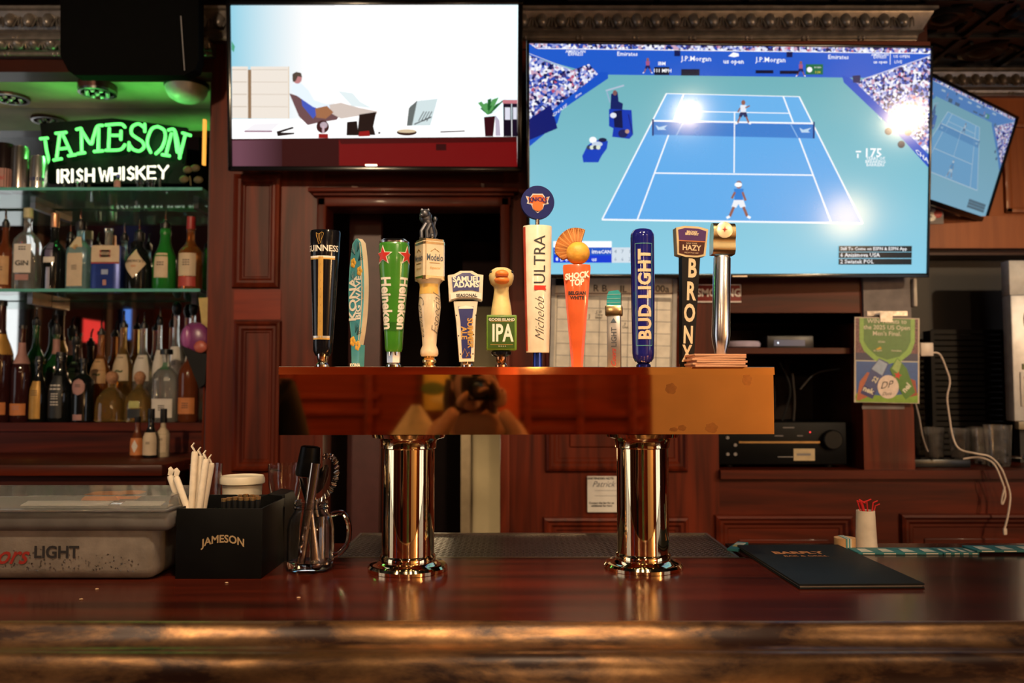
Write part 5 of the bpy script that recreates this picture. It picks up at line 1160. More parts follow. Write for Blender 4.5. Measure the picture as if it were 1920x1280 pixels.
# 4 cream handle with lion
t = handle(806, 'cream tap handle with square Modelo head and grey lion figure on top', 0, 0)
pf = [(15 * KX, hz(668)), (17 * KX, hz(664)), (16.5 * KX, hz(657)), (13 * KX, hz(648)), (14.5 * KX, hz(627)), (18.5 * KX, hz(601)), (21 * KX, hz(576)), (19.5 * KX, hz(552)), (18.5 * KX, hz(540)), (19.5 * KX, hz(533)), (27 * KX, hz(525))]
b = MB().lathe(pf, IVORY, seg=28); strip(b, pf, -.05, 1.1, hz(553), hz(534), mat('golden_neck_shade', (.66, .40, .10), .3), .0004)  # golden shading under the head, put into the colour
for th, s_ in ((-.75, 'Cerveza'), (.75, 'Especial')): b.text(s_, .0245, cyl(pf, th * 1.1, hz(592)), mat('charcoal_script', (.10, .09, .09), .5), -.0004, .5, rot=90 if th > 0 else -90)
b.build('handle_body', t)
b = MB(); hp = [(22 * KX * (px_ * math.cos(PI / 6) - py_ * math.sin(PI / 6)), 22 * KX * (px_ * math.sin(PI / 6) + py_ * math.cos(PI / 6))) for px_, py_ in ((-1, -.82), (-.82, -1), (.82, -1), (1, -.82), (1, .82), (.82, 1), (-.82, 1), (-1, .82))]
for z0_, z1_, s_, m_ in ((hz(525), hz(456), 1.0, IVORY), (hz(460), hz(452), .95, GLD), (hz(527), hz(520), 1.02, GLD), (hz(462), hz(458), 1.015, GLD)):
    vs = [(x * s_, y * s_, z) for z in (z0_, z1_) for x, y in hp]; b.add(vs, [(i, (i + 1) % 8, 8 + (i + 1) % 8, 8 + i) for i in range(8)] + [list(range(8)), list(range(8, 16))], m_)
for i in (1, 7):
    p0, p1 = Vector((*hp[i], 0)), Vector((*hp[(i + 1) % 8], 0)); mid = (p0 + p1) / 2; d = (p1 - p0).normalized(); nn = mid.normalized()
    if nn.y < 0:
        if d.x < 0: d = -d
        f_ = lambda a, v, mid=mid, d=d, nn=nn, z=hz(487): mid + nn * .0006 + d * a + Vector((0, 0, z + v))
        b.text('Modelo', .0185, f_, mat('slate_print', (.07, .09, .12), .5), .0003, sx=.62); b.text('Especial', .007, lambda a, v: f_(a, v - .02), GOLD, 0, .3)
        b.tube([f_(-.011, -.010), f_(.011, -.010)], .0005, GOLD, 4); b.tube([f_(-.009, .012), f_(0, .018), f_(.009, .012)], .0005, GOLD, 4)
        b.tube([p0 + Vector((0, 0, hz(524))), p0 + Vector((0, 0, hz(455)))], .0007, GLD, 5)
b.build('square_head', t)
LI = mat('pewter', (.10, .10, .115), .38, .8); zl0 = hz(452)
q = lambda x, y, d=0: Vector(((x - 806) * KX, d, hz(y)))
b = MB(); b.bx(-.014, .017, -.012, .012, hz(455), hz(450), LI, bev=.002)
b.tube(smoothpts([q(808, 452, .002), q(808, 440, .002), q(804, 425, 0), q(799, 410, -.002)], 4), [.007, .0075, .008, .0085, .0085, .0085, .0085, .009, .009, .009, .0095, .009, .009][:13], LI, 12)
b.ball(q(797, 404, -.006), (.0095, .0095, .010), LI); b.ball(q(792, 408, -.014), (.005, .006, .0045), LI); b.ball(q(798, 411, -.002), (.0125, .010, .012), LI)
for s_ in (-1, 1): b.ball(q(797 + s_ * 6, 396.5, -.003), (.003, .002, .004), LI, seg=8, rings=6); b.tube([q(803 + s_ * 4, 422, -.006), q(796 + s_ * 5, 436, -.011), q(797 + s_ * 5, 450, -.011)], [.005, .004, .0038], LI, 8); b.ball(q(796 + s_ * 5, 450, -.013), (.004, .006, .003), LI, seg=8, rings=6); b.ball(q(807 + s_ * 4, 445, -.003), (.006, .008, .007), LI)
b.tube(smoothpts([q(814, 446, .006), q(817, 436, .008), q(813, 424, .008), q(815, 414, .008)], 4), .0028, LI, 6); b.ball(q(815, 411, .008), (.004, .004, .006), LI)
for i in range(14): a_ = i * 2 * PI / 14; b.ball(q(799 + 8 * math.cos(a_), 410 + 9 * math.sin(a_), .0), (.0035, .005, .0045), LI, seg=8, rings=6)
b.build('lion_figure', t)
b = MB().lathe([(.013, 0), (.013, .004), (.009, .007), (.0135, .011), (.0135, .015), (.010, .019), (.0125, hz(667))], GLD, seg=20); b.build('ferrule', t)
# 5 shield
t = handle(877, 'white framed tap handle with blue SAMUEL ADAMS banner and SUMMER ALE panel', math.radians(6), math.radians(-1.2))
k5 = lambda pts: [((x - 877) * KX, hz(y)) for x, y in pts]
NAV = mat('navy_enamel', (.022, .03, .15), .25, coat=.5); IV2 = mat('off_white_enamel', (.66, .58, .46), .35)
b = MB().prism(k5([(853, 566), (898, 566), (893, 600), (889, 678), (862, 678), (857, 600)]), -.011, .011, IV2); b.prism(k5([(861, 576), (890, 576), (886, 604), (883, 672), (867, 672), (865, 604)]), -.0118, -.010, NAV)
b.prism(k5([(862, 580), (890, 580), (889, 577), (875, 574), (862, 577)]), -.0124, -.0116, WPR)
b.text('SUMMER\nALE', .0155, flat((876.5 - 877) * KX, -.0126, hz(625)), GOLD, .0004, rot=-90, line=.80, sx=.98)
for (x, y) in ((858, 592), (894, 592), (861, 630), (889, 628), (864, 664), (887, 664)): b.ball((((x - 877) * KX), -.011, hz(y)), (.0014, .001, .0014), BLK, seg=8, rings=5)
for st in ([(866, 668), (872, 654), (878, 668)], [(874, 670), (880, 660), (884, 670)]): b.tube([((x - 877) * KX, -.0124, hz(y)) for x, y in st], .0007, GOLD, 4)
b.build('shield_body', t)
b = MB().prism(k5([(845, 566), (843, 518), (855, 516), (866, 510), (888, 510), (898, 516), (909, 518), (906, 566), (890, 561), (862, 561)]), -.014, .012, IV2)
b.prism(k5([(852, 549), (850, 522), (860, 519), (870, 514), (884, 514), (893, 519), (902, 522), (900, 549), (888, 546), (864, 546)]), -.0155, -.013, NAV)
b.prism(k5([(848, 563), (847, 552), (864, 549), (888, 549), (905, 552), (904, 563), (889, 559), (863, 559)]), -.0165, -.0135, WPR)
b.text('SAMUEL\nADAMS', .0150, flat(0, -.0161, hz(531)), WPR, .0005, line=.72, sx=.98); b.text('SEASONAL', .0085, flat(0, -.0171, hz(556)), INK, .0002)
b.build('banner_head', t); ferrule(t, CHR, hz(677), .009, .011)
# 6 goose
t = handle(940, 'goose head tap handle rising from a green IPA block', math.radians(3))
GC = mat('goose_cream', (.70, .52, .22), .4, var=.15, scale=40)
b = MB(); pf = [(20 * KX, hz(592)), (18.5 * KX, hz(578)), (15 * KX, hz(558)), (13.5 * KX, hz(545)), (14.5 * KX, hz(538)), (20 * KX, hz(533)), (23 * KX, hz(524)), (23.5 * KX, hz(517)), (20 * KX, hz(508)), (12 * KX, hz(503)), (0, hz(501.5))]
b.lathe(pf, GC, seg=26); b.build('goose_head', t)
b = MB(); BK = mat('orange_beak', (.72, .20, .035), .35)
b.ball((0, -.023, hz(516.5)), (.0135, .013, .0085), BK); b.ball((0, -.023, hz(528)), (.0150, .013, .0085), BK); b.ball((0, -.0275, hz(522)), (.0125, .009, .0028), mat('dark_orange', (.30, .05, .015), .4)); b.build('beak', t)
b = MB()
for s_ in (-1, 1): b.ball((s_ * .0205, -.010, hz(511)), .0026, BLKG, seg=10, rings=6)
b.build('eye', t)
b = MB(); GN = mat('bottle_green_enamel', (.035, .085, .012), .22, coat=.6); LG = mat('leaf_green_edge', (.13, .24, .03), .3)
b.box((0, 0, hz(624.5)), (56 * KX, .042, 65 * KX), LG, bev=.002); b.box((-.001, -.001, hz(624.5)), (49 * KX, .0428, 58 * KX), GN)
b.text('IPA', .047, flat(.001, -.0232, hz(627)), WPR, .0012, sx=.62); b.text('GOOSE ISLAND', .0072, flat(0, -.0232, hz(601)), WPR, .0002); b.text('* * * *', .006, flat(.001, -.0232, hz(651)), WPR)
for y in (604, 647): b.bx(-.022, .022, -.0230, -.0225, hz(y) - .0004, hz(y) + .0004, GOLD)
b.build('green_block', t)
MB().lathe([(.012, hz(669)), (.019, hz(665)), (.020, hz(660)), (.016, hz(656))], BLKG, seg=22).build('knob', t); ferrule(t, COP, hz(668), .010, .010)
# 7 white ultra
t = handle(1008, 'tall white ULTRA tap handle topped by a blue disc with orange basketball emblem', math.radians(5))
b = MB(); WE = mat('white_enamel', (.74, .64, .50), .28, coat=.5); pf = [(21.5 * KX, hz(661)), (22 * KX, hz(659)), (27.5 * KX, hz(426)), (27 * KX, hz(424.5))]
b.lathe(pf, WE, seg=40, sy=.7); strip(b, pf, -1.36, .32, hz(658), hz(427), mat('red_side', (.46, .05, .03), .3), .0003, sy=.7)
b.text('ULTRA', .0335, cyl(pf, .12, hz(489), .7), mat('dark_grey_print', (.03, .03, .035), .5), 0, rot=90, sx=.94); b.text('Michelob', .0275, cyl(pf, .12, hz(600), .7), MATS['dark_grey_print'], -.0005, .55, rot=90, sx=.84)
f_ = cyl(pf, .12, hz(541), .7, off=.003); b.poly([f_(x, z) for x, z in ((-.0125, -.0045), (.0125, -.0045), (.0105, 0), (.0125, .0045), (-.0125, .0045))], REDS)
b.build('handle_body', t, sharp=50); MB().lathe([(.0095, 0), (.0095, hz(660))], mat('blue_metal', (.02, .05, .32), .2, .7), seg=20).build('ferrule', t)
MB().lathe([(.004, hz(426)), (.004, hz(408))], CHR, seg=10).build('rod', t)
b = MB(); RB = mat('royal_blue_enamel', (.007, .011, .095), .5, spec=.15); OR = mat('orange_enamel', (.72, .13, .03), .5, spec=.2); SG = mat('silver_grey_print', (.42, .40, .40), .4)
zc = hz(380); R = 31.5 * KX
b.lathe([(R, -.006), (R, .006)], RB, tr(0, 0, zc) @ rotm(PI / 2, 0, 0), seg=40)
em = lambda pts, d: [(x * .001, -.0062 - d, zc + y * .001) for x, y in pts]
b.poly(em([(-24, 12), (-15, 10), (-10, 17), (10, 17), (15, 10), (24, 12), (20, 2), (22, -3), (13, -5), (10, -14), (0, -22), (-10, -14), (-13, -5), (-22, -3), (-20, 2)], 0), SG)
b.poly(em([(-21, 10), (-14, 8), (-9, 14.5), (9, 14.5), (14, 8), (21, 10), (17, 2), (18, -1), (11, -3), (-11, -3), (-18, -1), (-17, 2)], .0004), OR)
b.poly(em([(-9.5, -9), (0, -20), (9.5, -9)], .0003), RB); b.lathe([(.0105, 0), (.0105, .0012)], OR, tr(0, -.0066, zc - .0075) @ rotm(PI / 2, 0, 0), seg=24)
b.text('KNICKS', .0108, lambda a, v: Vector((a, -.0084, zc + .0055 + v * (1 + abs(a) * 25) - abs(a) * .12)), RB, .0003, sx=.95)
b.build('emblem_disc', t)
# 8 orange wheat handle
t = handle(1082, 'orange tapered tap handle with white SHOCK TOP letters and fruit-shaped top', math.radians(-4))
b = MB(); ORE = mat('orange_body', (.62, .10, .025), .32, coat=.4)
n_ = 8; vs = []
for (y, w0, d) in ((688, 10.5, 8), (600, 18, 13), (503, 26, 17), (497, 25, 16)):
    for (sx0, sy0) in ((-1, -.6), (-.6, -1), (.6, -1), (1, -.6), (1, .6), (.6, 1), (-.6, 1), (-1, .6)): vs.append((sx0 * w0 * KX, sy0 * d * KX, hz(y)))
b.add(vs, [(j * 8 + i, j * 8 + (i + 1) % 8, (j + 1) * 8 + (i + 1) % 8, (j + 1) * 8 + i) for j in range(3) for i in range(8)] + [list(range(8)), list(range(24, 32))], ORE)
f_ = lambda a, v, z0: Vector((a, -.0008 - (interp([(8 * KX, hz(688)), (13 * KX, hz(600)), (17 * KX, hz(503))], z0 + v)), z0 + v))
b.text('SHOCK\nTOP', .0165, lambda a, v: f_(a + .0005, v + a * .12, hz(525)), WPR, .0008, line=.8, sx=.84); b.text('BELGIAN\nWHITE', .0092, lambda a, v: f_(a + .0005, v, hz(555)), INK, .0003, line=1.0, sx=.95)
b.build('handle_body', t)
q = lambda x, y, d=0: Vector(((x - 1082) * KX, d, hz(y)))
b = MB(); FR = mat('orange_fruit_rind', (.74, .36, .05), .45, var=.15, scale=90, bump=.4, bscale=150); b.ball(q(1084, 474), (23 * KX, .022, 22 * KX), FR, seg=20, rings=14); b.build('fruit_top', t)
b = MB(); WS_ = mat('wheat_brown', (.42, .15, .035), .6, var=.3, scale=60)
cpt = q(1083, 472)
for i in range(30):
    a = math.radians(72 + i * 4.6); r0, r1 = 19 * KX, (46 - 6 * abs(i - 8) / 22) * KX if i < 24 else (46 - 5 - (i - 24) * 2) * KX
    for d in (-.006, 0, .006): b.tube([cpt + Vector((math.cos(a) * r0, d, math.sin(a) * r0)), cpt + Vector((math.cos(a) * r1, d * 1.2, math.sin(a) * r1))], [.0024, .0020], WS_ if i % 3 else mat('wheat_light', (.56, .26, .08), .6), 5)
b.build('wheat_fan', t)
# 9 small silver
t = handle(1152, 'short silver tap handle with teal top behind the orange handle', math.radians(-12))
SL = mat('satin_silver', (.46, .43, .42), .3, .8); b = MB()
b.bx(-12.5 * KX, 12.5 * KX, -.010, .010, 0, hz(590), SL, bev=.0015); b.text('Coors', .0135, flat(0, -.0108, hz(671)), LRD, .0003, .4, rot=90); b.text('LIGHT', .0145, flat(.001, -.0108, hz(632)), mat('charcoal_print', (.07, .075, .09), .5), .0003, rot=90, sx=.95)
b.poly([(x * .001, -.0109, hz(602) + z * .001) for x, z in ((-6, -3), (6, -3), (2, 3), (0, 6), (-3, 2))], MATS['slate_print']); b.build('handle_body', t)
b = MB(); vs = [(x * 16 * KX, y * .013, z) for z in (hz(593), hz(588), hz(575)) for x, y in ((-1, -1), (1, -1), (1, 1), (-1, 1))]; b.bx(-16 * KX, 16 * KX, -.013, .013, hz(592), hz(572), GLD, bev=.003); b.build('gold_collar', t)
b = MB(); TT = mat('clear_teal', (.03, .30, .32), .15, coat=.5); b.prism([(-13 * KX, hz(573)), (13.5 * KX, hz(573)), (14 * KX, hz(550)), (9 * KX, hz(544)), (-9 * KX, hz(546)), (-12 * KX, hz(556))], -.010, .010, TT)
for y in (552, 560, 567): b.bx(-12 * KX, 13 * KX, -.0108, -.0098, hz(y) - .0006, hz(y) + .0006, mat('pale_teal', (.2, .45, .45), .3))
b.build('teal_top', t)
# 10 blue
t = handle(1207, 'deep blue bottle-shaped tap handle with upright BUD LIGHT letters', math.radians(4))
CB_ = mat('cobalt_gloss', (.012, .014, .17), .1, coat=.8); pf = [(15 * KX, hz(678)), (19 * KX, hz(672)), (20.5 * KX, hz(662)), (22 * KX, hz(560)), (22.5 * KX, hz(445)), (22 * KX, hz(438)), (18 * KX, hz(431)), (13 * KX, hz(428.5)), (0, hz(428))]
b = MB().lathe(pf, CB_, seg=36); TL = mat('pale_teal_print', (.10, .28, .34), .4)
for th in (-.85, .62): strip(b, pf, th, 0, hz(648), hz(458), TL, .0007, hw=.0007)
for z in (hz(648), hz(458)): strip(b, pf, -.115, .735, z - .0007, z + .0007, TL, .0007, nv=1)
b.text('BUD LIGHT', .0355, cyl(pf, .0, hz(553), off=.0012), mat('cream_print', (.70, .55, .36), .35), .0014, rot=90, sx=.93, sp=1.07); b.build('handle_body', t, sharp=50); ferrule(t, mat('cobalt_metal', (.02, .025, .22), .12, .8), hz(674), .0125, .014)
# 11 bronx
t = handle(1288, 'black tap handle with stacked cream BRONX letters and purple label head', math.radians(5), math.radians(2.2))
b = MB(); b.prism([(-.0115, hz(682)), (.0115, hz(682)), (.019, hz(480)), (-.018, hz(480))], -.012, .012, mat('matt_black_enamel', (.006, .005, .006), .45, spec=.25)); CP_ = MATS['cream_print']
for i, ch in enumerate('BRONX'):
    y = (504, 547, 588, 629, 664)[i]; s_ = (1.0, .98, .95, .92, .88)[i]
    b.text(ch, .0510 * s_, flat(.003 - .0015 * i, -.0128, hz(y)), CP_, .0016, sx=.62 - .02 * i)
b.build('handle_body', t)
b = MB(); k11 = lambda pts: [((x - 1288) * KX - .0005, hz(y)) for x, y in pts]
b.prism(k11([(1262, 478), (1258, 428), (1274, 424), (1302, 424), (1320, 428), (1316, 478), (1300, 482), (1278, 482)]), -.014, .010, mat('gold_cream_rim', (.62, .48, .28), .35)); PU = mat('purple_label', (.07, .025, .13), .3)
b.prism(k11([(1264, 451), (1262, 432), (1275, 428), (1301, 428), (1316, 432), (1315, 451)]), -.0148, -.0135, PU); b.prism(k11([(1265, 475), (1264, 453), (1314, 453), (1312, 475), (1300, 478), (1278, 478)]), -.0148, -.0135, mat('maroon_label', (.06, .012, .012), .3)); b.prism(k11([(1264, 453), (1264, 451), (1315, 451), (1315, 453)]), -.0150, -.014, LOR)
b.text('BRONX\nBREWERY', .0062, flat(0, -.0153, hz(437)), CP_, .0003, line=.7); b.text('HAZY', .0150, flat(0, -.0153, hz(465)), CP_, .0004, sx=.95); b.text('NEW YORK', .0042, flat(0, -.0153, hz(456.5)), CP_); b.text('INDIA PALE ALE', .0040, flat(0, -.0153, hz(474)), CP_); b.build('label_head', t)
MB().bx(-.010, .010, -.010, .010, 0, hz(681), BLK).build('ferrule', t)
# 12 chrome
t = handle(1353, 'chrome tap handle with gold curved head and red star beside the coasters', math.radians(0), math.radians(1.6))
b = MB(); pf = [(10 * KX, hz(664)), (15.5 * KX, hz(641)), (17 * KX, hz(628)), (16.5 * KX, hz(605)), (16 * KX, hz(482)), (14 * KX, hz(478))]; b.lathe(pf, mat('brushed_chrome', (.72, .73, .78), .24, 1.0, var=.02), seg=30, n=2.4); b.lathe([(8.5 * KX, 0), (10 * KX, hz(664)), (14 * KX, hz(645))], mat('dark_gold_metal', (.45, .28, .10), .18, 1.0), seg=24); b.build('handle_body', t, sharp=50)
b = MB(); prs = smoothpts([Vector((0, y, z)) for y, z in ((-.014, hz(476)), (-.020, hz(468)), (-.018, hz(452)), (-.021, hz(440)), (-.018, hz(424)), (-.006, hz(416.5)), (.010, hz(420)), (.016, hz(440)), (.014, hz(476)))], 4)
vs = [(-21 * KX, p.y, p.z) for p in prs] + [(21 * KX, p.y, p.z) for p in prs]; kk = len(prs)
b.add(vs, [(i, (i + 1) % kk, kk + (i + 1) % kk, kk + i) for i in range(kk)], GLD, True); b.add(vs, [list(range(kk)), list(range(kk, 2 * kk))], GLD); b.build('gold_head', t, sharp=40)
b = MB(); b.lathe([(.0165, 0), (.0165, .002), (.014, .003), (0, .003)], mat('pale_gold_enamel', (.80, .66, .42), .3, .3), tr(-.001, -.0195, hz(432)) @ rotm(PI / 2 - .1, 0, 0), seg=26)
b.add([(-.001 + (.0065 if i % 2 == 0 else .0016) * math.sin(i * PI / 4), -.0238, hz(431) + (.0065 if i % 2 == 0 else .0016) * math.cos(i * PI / 4)) for i in range(8)], [list(range(8))], REDS); b.build('star_badge', t)
# coasters on the tower
GCO = 'pale wooden coasters stacked on the tower'; WD = wood('pale_pink_wood', (.58, .27, .14), (.74, .38, .22), .55, 'X', 0)
for i in range(6):
    y = 685 - i * 4.1; c = at(1337, y, 1.66); wv = (96, 97, 94, 98, 95, 96)[i] * 1.66 / F / 2; lab = ['lowest', 'second from the bottom', 'third from the bottom', 'third from the top', 'second from the top', 'topmost'][i]
    b = MB(); z0 = zT1 + i * .0042; b.box((0, 0, .0020), (wv * 2, .085, .0039), WD, bev=.0006)
    o = tag(b.build('coaster'), 'thin pale wooden coaster, %s of the stack on the brass tower' % lab, 'coaster', GCO); o.location = (c.x + (.002, -.001, .003, -.002, .002, 0)[i], 1.672 - (c.x - TX) * .038 - .005, z0); o.rotation_euler = (0, 0, YAW + (.02, -.02, .03, 0, -.03, .02)[i])
# ================================================================== THINGS ON THE BAR
# --- frosted ice bin with clear lid
fr = on_z(290, 1088, ZT); t = thing('garnish_bin', 'frosted plastic bar bin with red and grey lettering and a clear lid at the left', 'bin', (-1.0, 1.66, ZT + .0006))
X0, X1 = -.45, fr.x + 1.0; Y0 = fr.y - 1.66; YB = Y0 + .17
FRO = mat('frosted_plastic', (.28, .235, .20), .42, trans=.25, spec=.3, ior=1.3, var=.2, scale=30, bump=.25, bscale=160)
zr = at(0, 960, fr.y).z - ZT
b = MB(); b.box(((X0 + X1) / 2, (Y0 + YB) / 2, zr * .42), (X1 - X0, YB - Y0, zr * .84), FRO, bev=.02, seg=4); b.build('tub', t)
b = MB(); b.box(((X0 + X1) / 2 + .012, (Y0 + YB) / 2, zr * .86), (X1 - X0 + .032, YB - Y0 + .02, zr * .28), mat('clear_grey_plastic', (.22, .20, .19), .22, trans=.4, spec=.4, ior=1.3, bump=.15, bscale=60), bev=.012, seg=3); b.build('rim_band', t)
LID = mat('clear_lid_plastic', (.9, .9, .86), .06, trans=.9, ior=1.25, var=.02); b = MB()
b.box(((X0 + X1) / 2, (Y0 + YB) / 2, zr + .004), (X1 - X0 + .05, YB - Y0 + .034, .004), LID, bev=.0015)
pl = [(Y0 - .006, 0), (Y0 + .012, .020), (YB - .012, .024), (YB + .008, 0)]
xs = (X0, X1 + .022); vs = [(x, y, zr + .007 + z) for x in xs for y, z in pl]
b.add(vs, [(0, 1, 5, 4), (1, 2, 6, 5), (2, 3, 7, 6), (0, 1, 2, 3), (4, 5, 6, 7)], LID); b.build('lid', t)
pL, pC = at(106, 1036, fr.y), at(-6, 1042, fr.y)
b = MB(); b.text('Coors', .047, flat(pC.x + 1.0, Y0 - .0012, pC.z - ZT), mat('red_print', (.34, .03, .02), .4), .0006, .45, sx=.9); b.text('LIGHT', .0300, flat(pL.x + 1.0, Y0 - .0012, pL.z - ZT), mat('dark_grey_ink', (.025, .022, .022), .5), .0008, sx=.98); b.build('printed_logo', t)
b = MB(); rd = random.Random(5)
for i in range(420):
    x = X0 + .03 + rd.random() * (X1 - X0 - .06); z = .016 + abs(rd.gauss(0, .5)) * zr * .30
    r_ = rd.uniform(.0006, .0017); b.ball((x, Y0 - .0002, min(z, zr * .5)), (r_, r_ * .6, r_), CG, seg=6, rings=4)
tag(b.build('condensation', t), kind='stuff')
for (x, y, lab, m, w_) in ((-.125 + X1, 0, 'orange wedge under the clear lid of the frosted bin', 'a', .035), (-.085 + X1, .01, 'smaller orange wedge under the clear lid, nearer the right', 'b', .026)):
    b = MB(); o_m = mat('orange_peel', (.78, .26, .04), .4, bump=.2, bscale=180)
    pr = [(w_ * math.cos(PI * i / 10), .016 * math.sin(PI * i / 10)) for i in range(11)]
    b.prism(pr, -.016, .016, o_m); o = tag(b.build('orange_wedge'), lab, 'orange', 'orange wedges in the bin'); o.location = (-1.0 + x, fr.y + .07 + y, ZT + zr + .0065)
for i, (x, w_) in enumerate(((X1 - .175, .16), (X1 - .035, .075))):
    o = tag(MB().box((0, 0, 0), (w_, .03, .0025), PAPER, bev=.0008).build('paper_strip'), ('long pale paper strip under the lid left of the orange wedges', 'short pale paper strip under the lid at its right end')[i], 'paper'); o.location = (-1.0 + x, fr.y + .03, ZT + zr + .0075)
# --- black caddy
fl, frr = on_z(328, 1085, ZT), on_z(487, 1087, ZT)
t = thing('bar_caddy', 'black bar caddy with gold JAMESON lettering holding straws', 'caddy', ((fl.x + frr.x) / 2, fl.y + .08, ZT))
cw = (frr.x - fl.x) / 2; hz_ = at(0, 953, fl.y).z - ZT; BP = mat('black_caddy_plastic', (.004, .004, .004), .4, spec=.15)
b = MB(); dY = .08
b.bx(-cw, cw, -dY, -dY + .004, 0, hz_, BP, bev=.001); b.bx(-cw, -cw + .004, -dY + .004, dY - .004, 0, hz_, BP, bev=.001); b.bx(cw - .004, cw, -dY + .004, dY - .004, 0, hz_, BP, bev=.001); b.bx(-cw, cw, dY - .004, dY, 0, hz_ + .006, BP, bev=.001); b.bx(-cw + .004, cw - .004, -dY + .004, dY - .004, 0, .004, BP)
b.bx(-cw * .02 - .06, -cw * .02 - .056, -dY + .004, dY - .004, .004, hz_ - .02, BP); b.bx(-cw + .004, cw - .004, -.002, .002, .004, hz_ - .012, BP); b.build('box', t)
b = MB(); b.text('JAMESON', .0195, lambda a, v: Vector((.0085 + a, -dY - .0006, hz_ * .565 + v - a * a * 5.5 - .0 * a)), mat('dull_gold_print', (.34, .23, .12), .45), .0005, sx=.95); b.build('lettering', t)
# taller black napkin holder behind on the right
c = on_z(515, 1050, ZT); t = thing('napkin_holder', 'tall black napkin holder between the caddy and the glass jar mug', 'napkin holder', (c.x - .01, 1.79, ZT))
b = MB(); hN = at(0, 925, 1.75).z - ZT
b.prism([(-.03, 0), (.032, 0), (.034, hN * .8), (.026, hN * .97), (.0, hN), (-.03, hN * .9)], -.05, .05, BP); b.build('body', t)
# straws in paper
ST_ = mat('paper_straw_wrap', (.68, .58, .46), .6, var=.08, scale=80)
GS_ = 'paper-wrapped straws in the caddy'
strs = [(340, 952, 316, 884, -.02, .5, 'leftmost wrapped straw, leaning left out of the black caddy'), (351, 952, 327, 886, -.03, .5, 'second wrapped straw from the left, leaning left out of the caddy'), (359, 955, 366, 838, -.03, .6, 'tallest wrapped straw with a bent tip in the caddy'), (367, 955, 378, 846, -.02, .6, 'wrapped straw right beside the tallest one'), (374, 955, 388, 852, -.035, .6, 'wrapped straw in the middle of the right-leaning bunch'), (381, 955, 398, 860, -.02, .6, 'rightmost wrapped straw leaning right in the caddy'), (363, 955, 372, 858, .0, .55, 'wrapped straw half hidden behind the tall bunch')]
for (xa, ya, xb_, yb, dy, w_, lab) in strs:
    Yc = 1.66 + dy; a, c = at(xa, ya, Yc), at(xb_, yb, Yc); d = (c - a).normalized(); base = a - d * .07; b = MB()
    b.tube([base, c - d * .012, c - d * .008], [.0062, .0062, .005], ST_, 10); s_ = 1 if xb_ > xa else -1
    b.tube([c - d * .008, c + Vector((-.006 * s_, -.001, .002)), c + Vector((-.002 * s_, 0, .008))], [.005, .0062, .0035], ST_, 6, flat=.35)
    tag(b.build('wrapped_straw'), lab, 'straw', GS_)
# thin black stirrers with gold tips
b0 = None; SBK = mat('black_straw', (.008, .008, .008), .3); k_ = 0
rows = [(1.625, [(420, 934), (430, 932), (441, 931), (452, 932), (463, 932), (474, 932), (484, 930)]), (1.65, [(450, 927), (461, 926), (472, 927), (481, 928)])]
for Y_, L_ in rows:
    for (x, y) in L_:
        c = at(x, y, Y_)
        if b0 is None:
            b = MB(); h_ = c.z - ZT - .02; b.lathe([(.0045, 0), (.0045, h_ - .006)], SBK, seg=10); b.build('shaft', None) if False else None
            b0 = thing('cocktail_straw', 'short black cocktail straw with gold tip in the right half of the caddy', 'straw', group='black gold-tipped straws in the caddy')
            b.build('shaft', b0); MB().lathe([(.0047, h_ - .006), (.0052, h_), (.0032, h_), (.003, h_ - .008)], mat('gold_tip', (.80, .52, .24), .2, .9), seg=10).build('tip', b0); r = b0; hh = h_
        else: r = dup(b0, (0, 0, 0), 0, b0['label'])
        r.location = (c.x, c.y, c.z - hh)
# white tub with lid
c = at(449, 900, 1.80); t = thing('plastic_tub', 'white translucent tub with lid standing behind the black caddy', 'tub', (c.x, 1.82, ZT))
zr_ = at(0, 905, 1.8).z - ZT; zL = at(0, 893, 1.8).z - ZT; R = 39 * 1.8 / F; TB = mat('white_tub_plastic', (.62, .54, .42), .4, trans=.1)
MB().lathe([(R * .8, 0), (R * .94, zr_)], TB, seg=32).build('tub_body', t)
MB().lathe([(R * .97, zr_ - .004), (R * 1.05, zr_ - .002), (R * 1.05, zr_ + .007), (R * .98, zL), (R * .9, zL - .003), (0, zL - .003)], TB, seg=32).build('lid', t)
# clear tumbler behind straws
c = at(376, 900, 1.77); t = thing('tumbler', 'clear plastic tumbler behind the wrapped straws', 'glass', (c.x, 1.80, ZT)); hT = at(0, 872, 1.77).z - ZT; R = 30 * 1.77 / F
MB().lathe([(R * .75, 0), (R * .8, .004), (R, hT), (R * .96, hT), (R * .74, .008), (0, .008)], CG, seg=24).build('glass_body', t)
c = at(338, 1030, 1.80); t = thing('shot_glass', 'small brown-tinted glass tucked behind the left edge of the caddy', 'glass', (c.x, 1.80, ZT)); MB().lathe([(.018, 0), (.023, .06), (.0215, .06), (.017, .006), (0, .006)], CG, seg=18).build('glass_body', t)
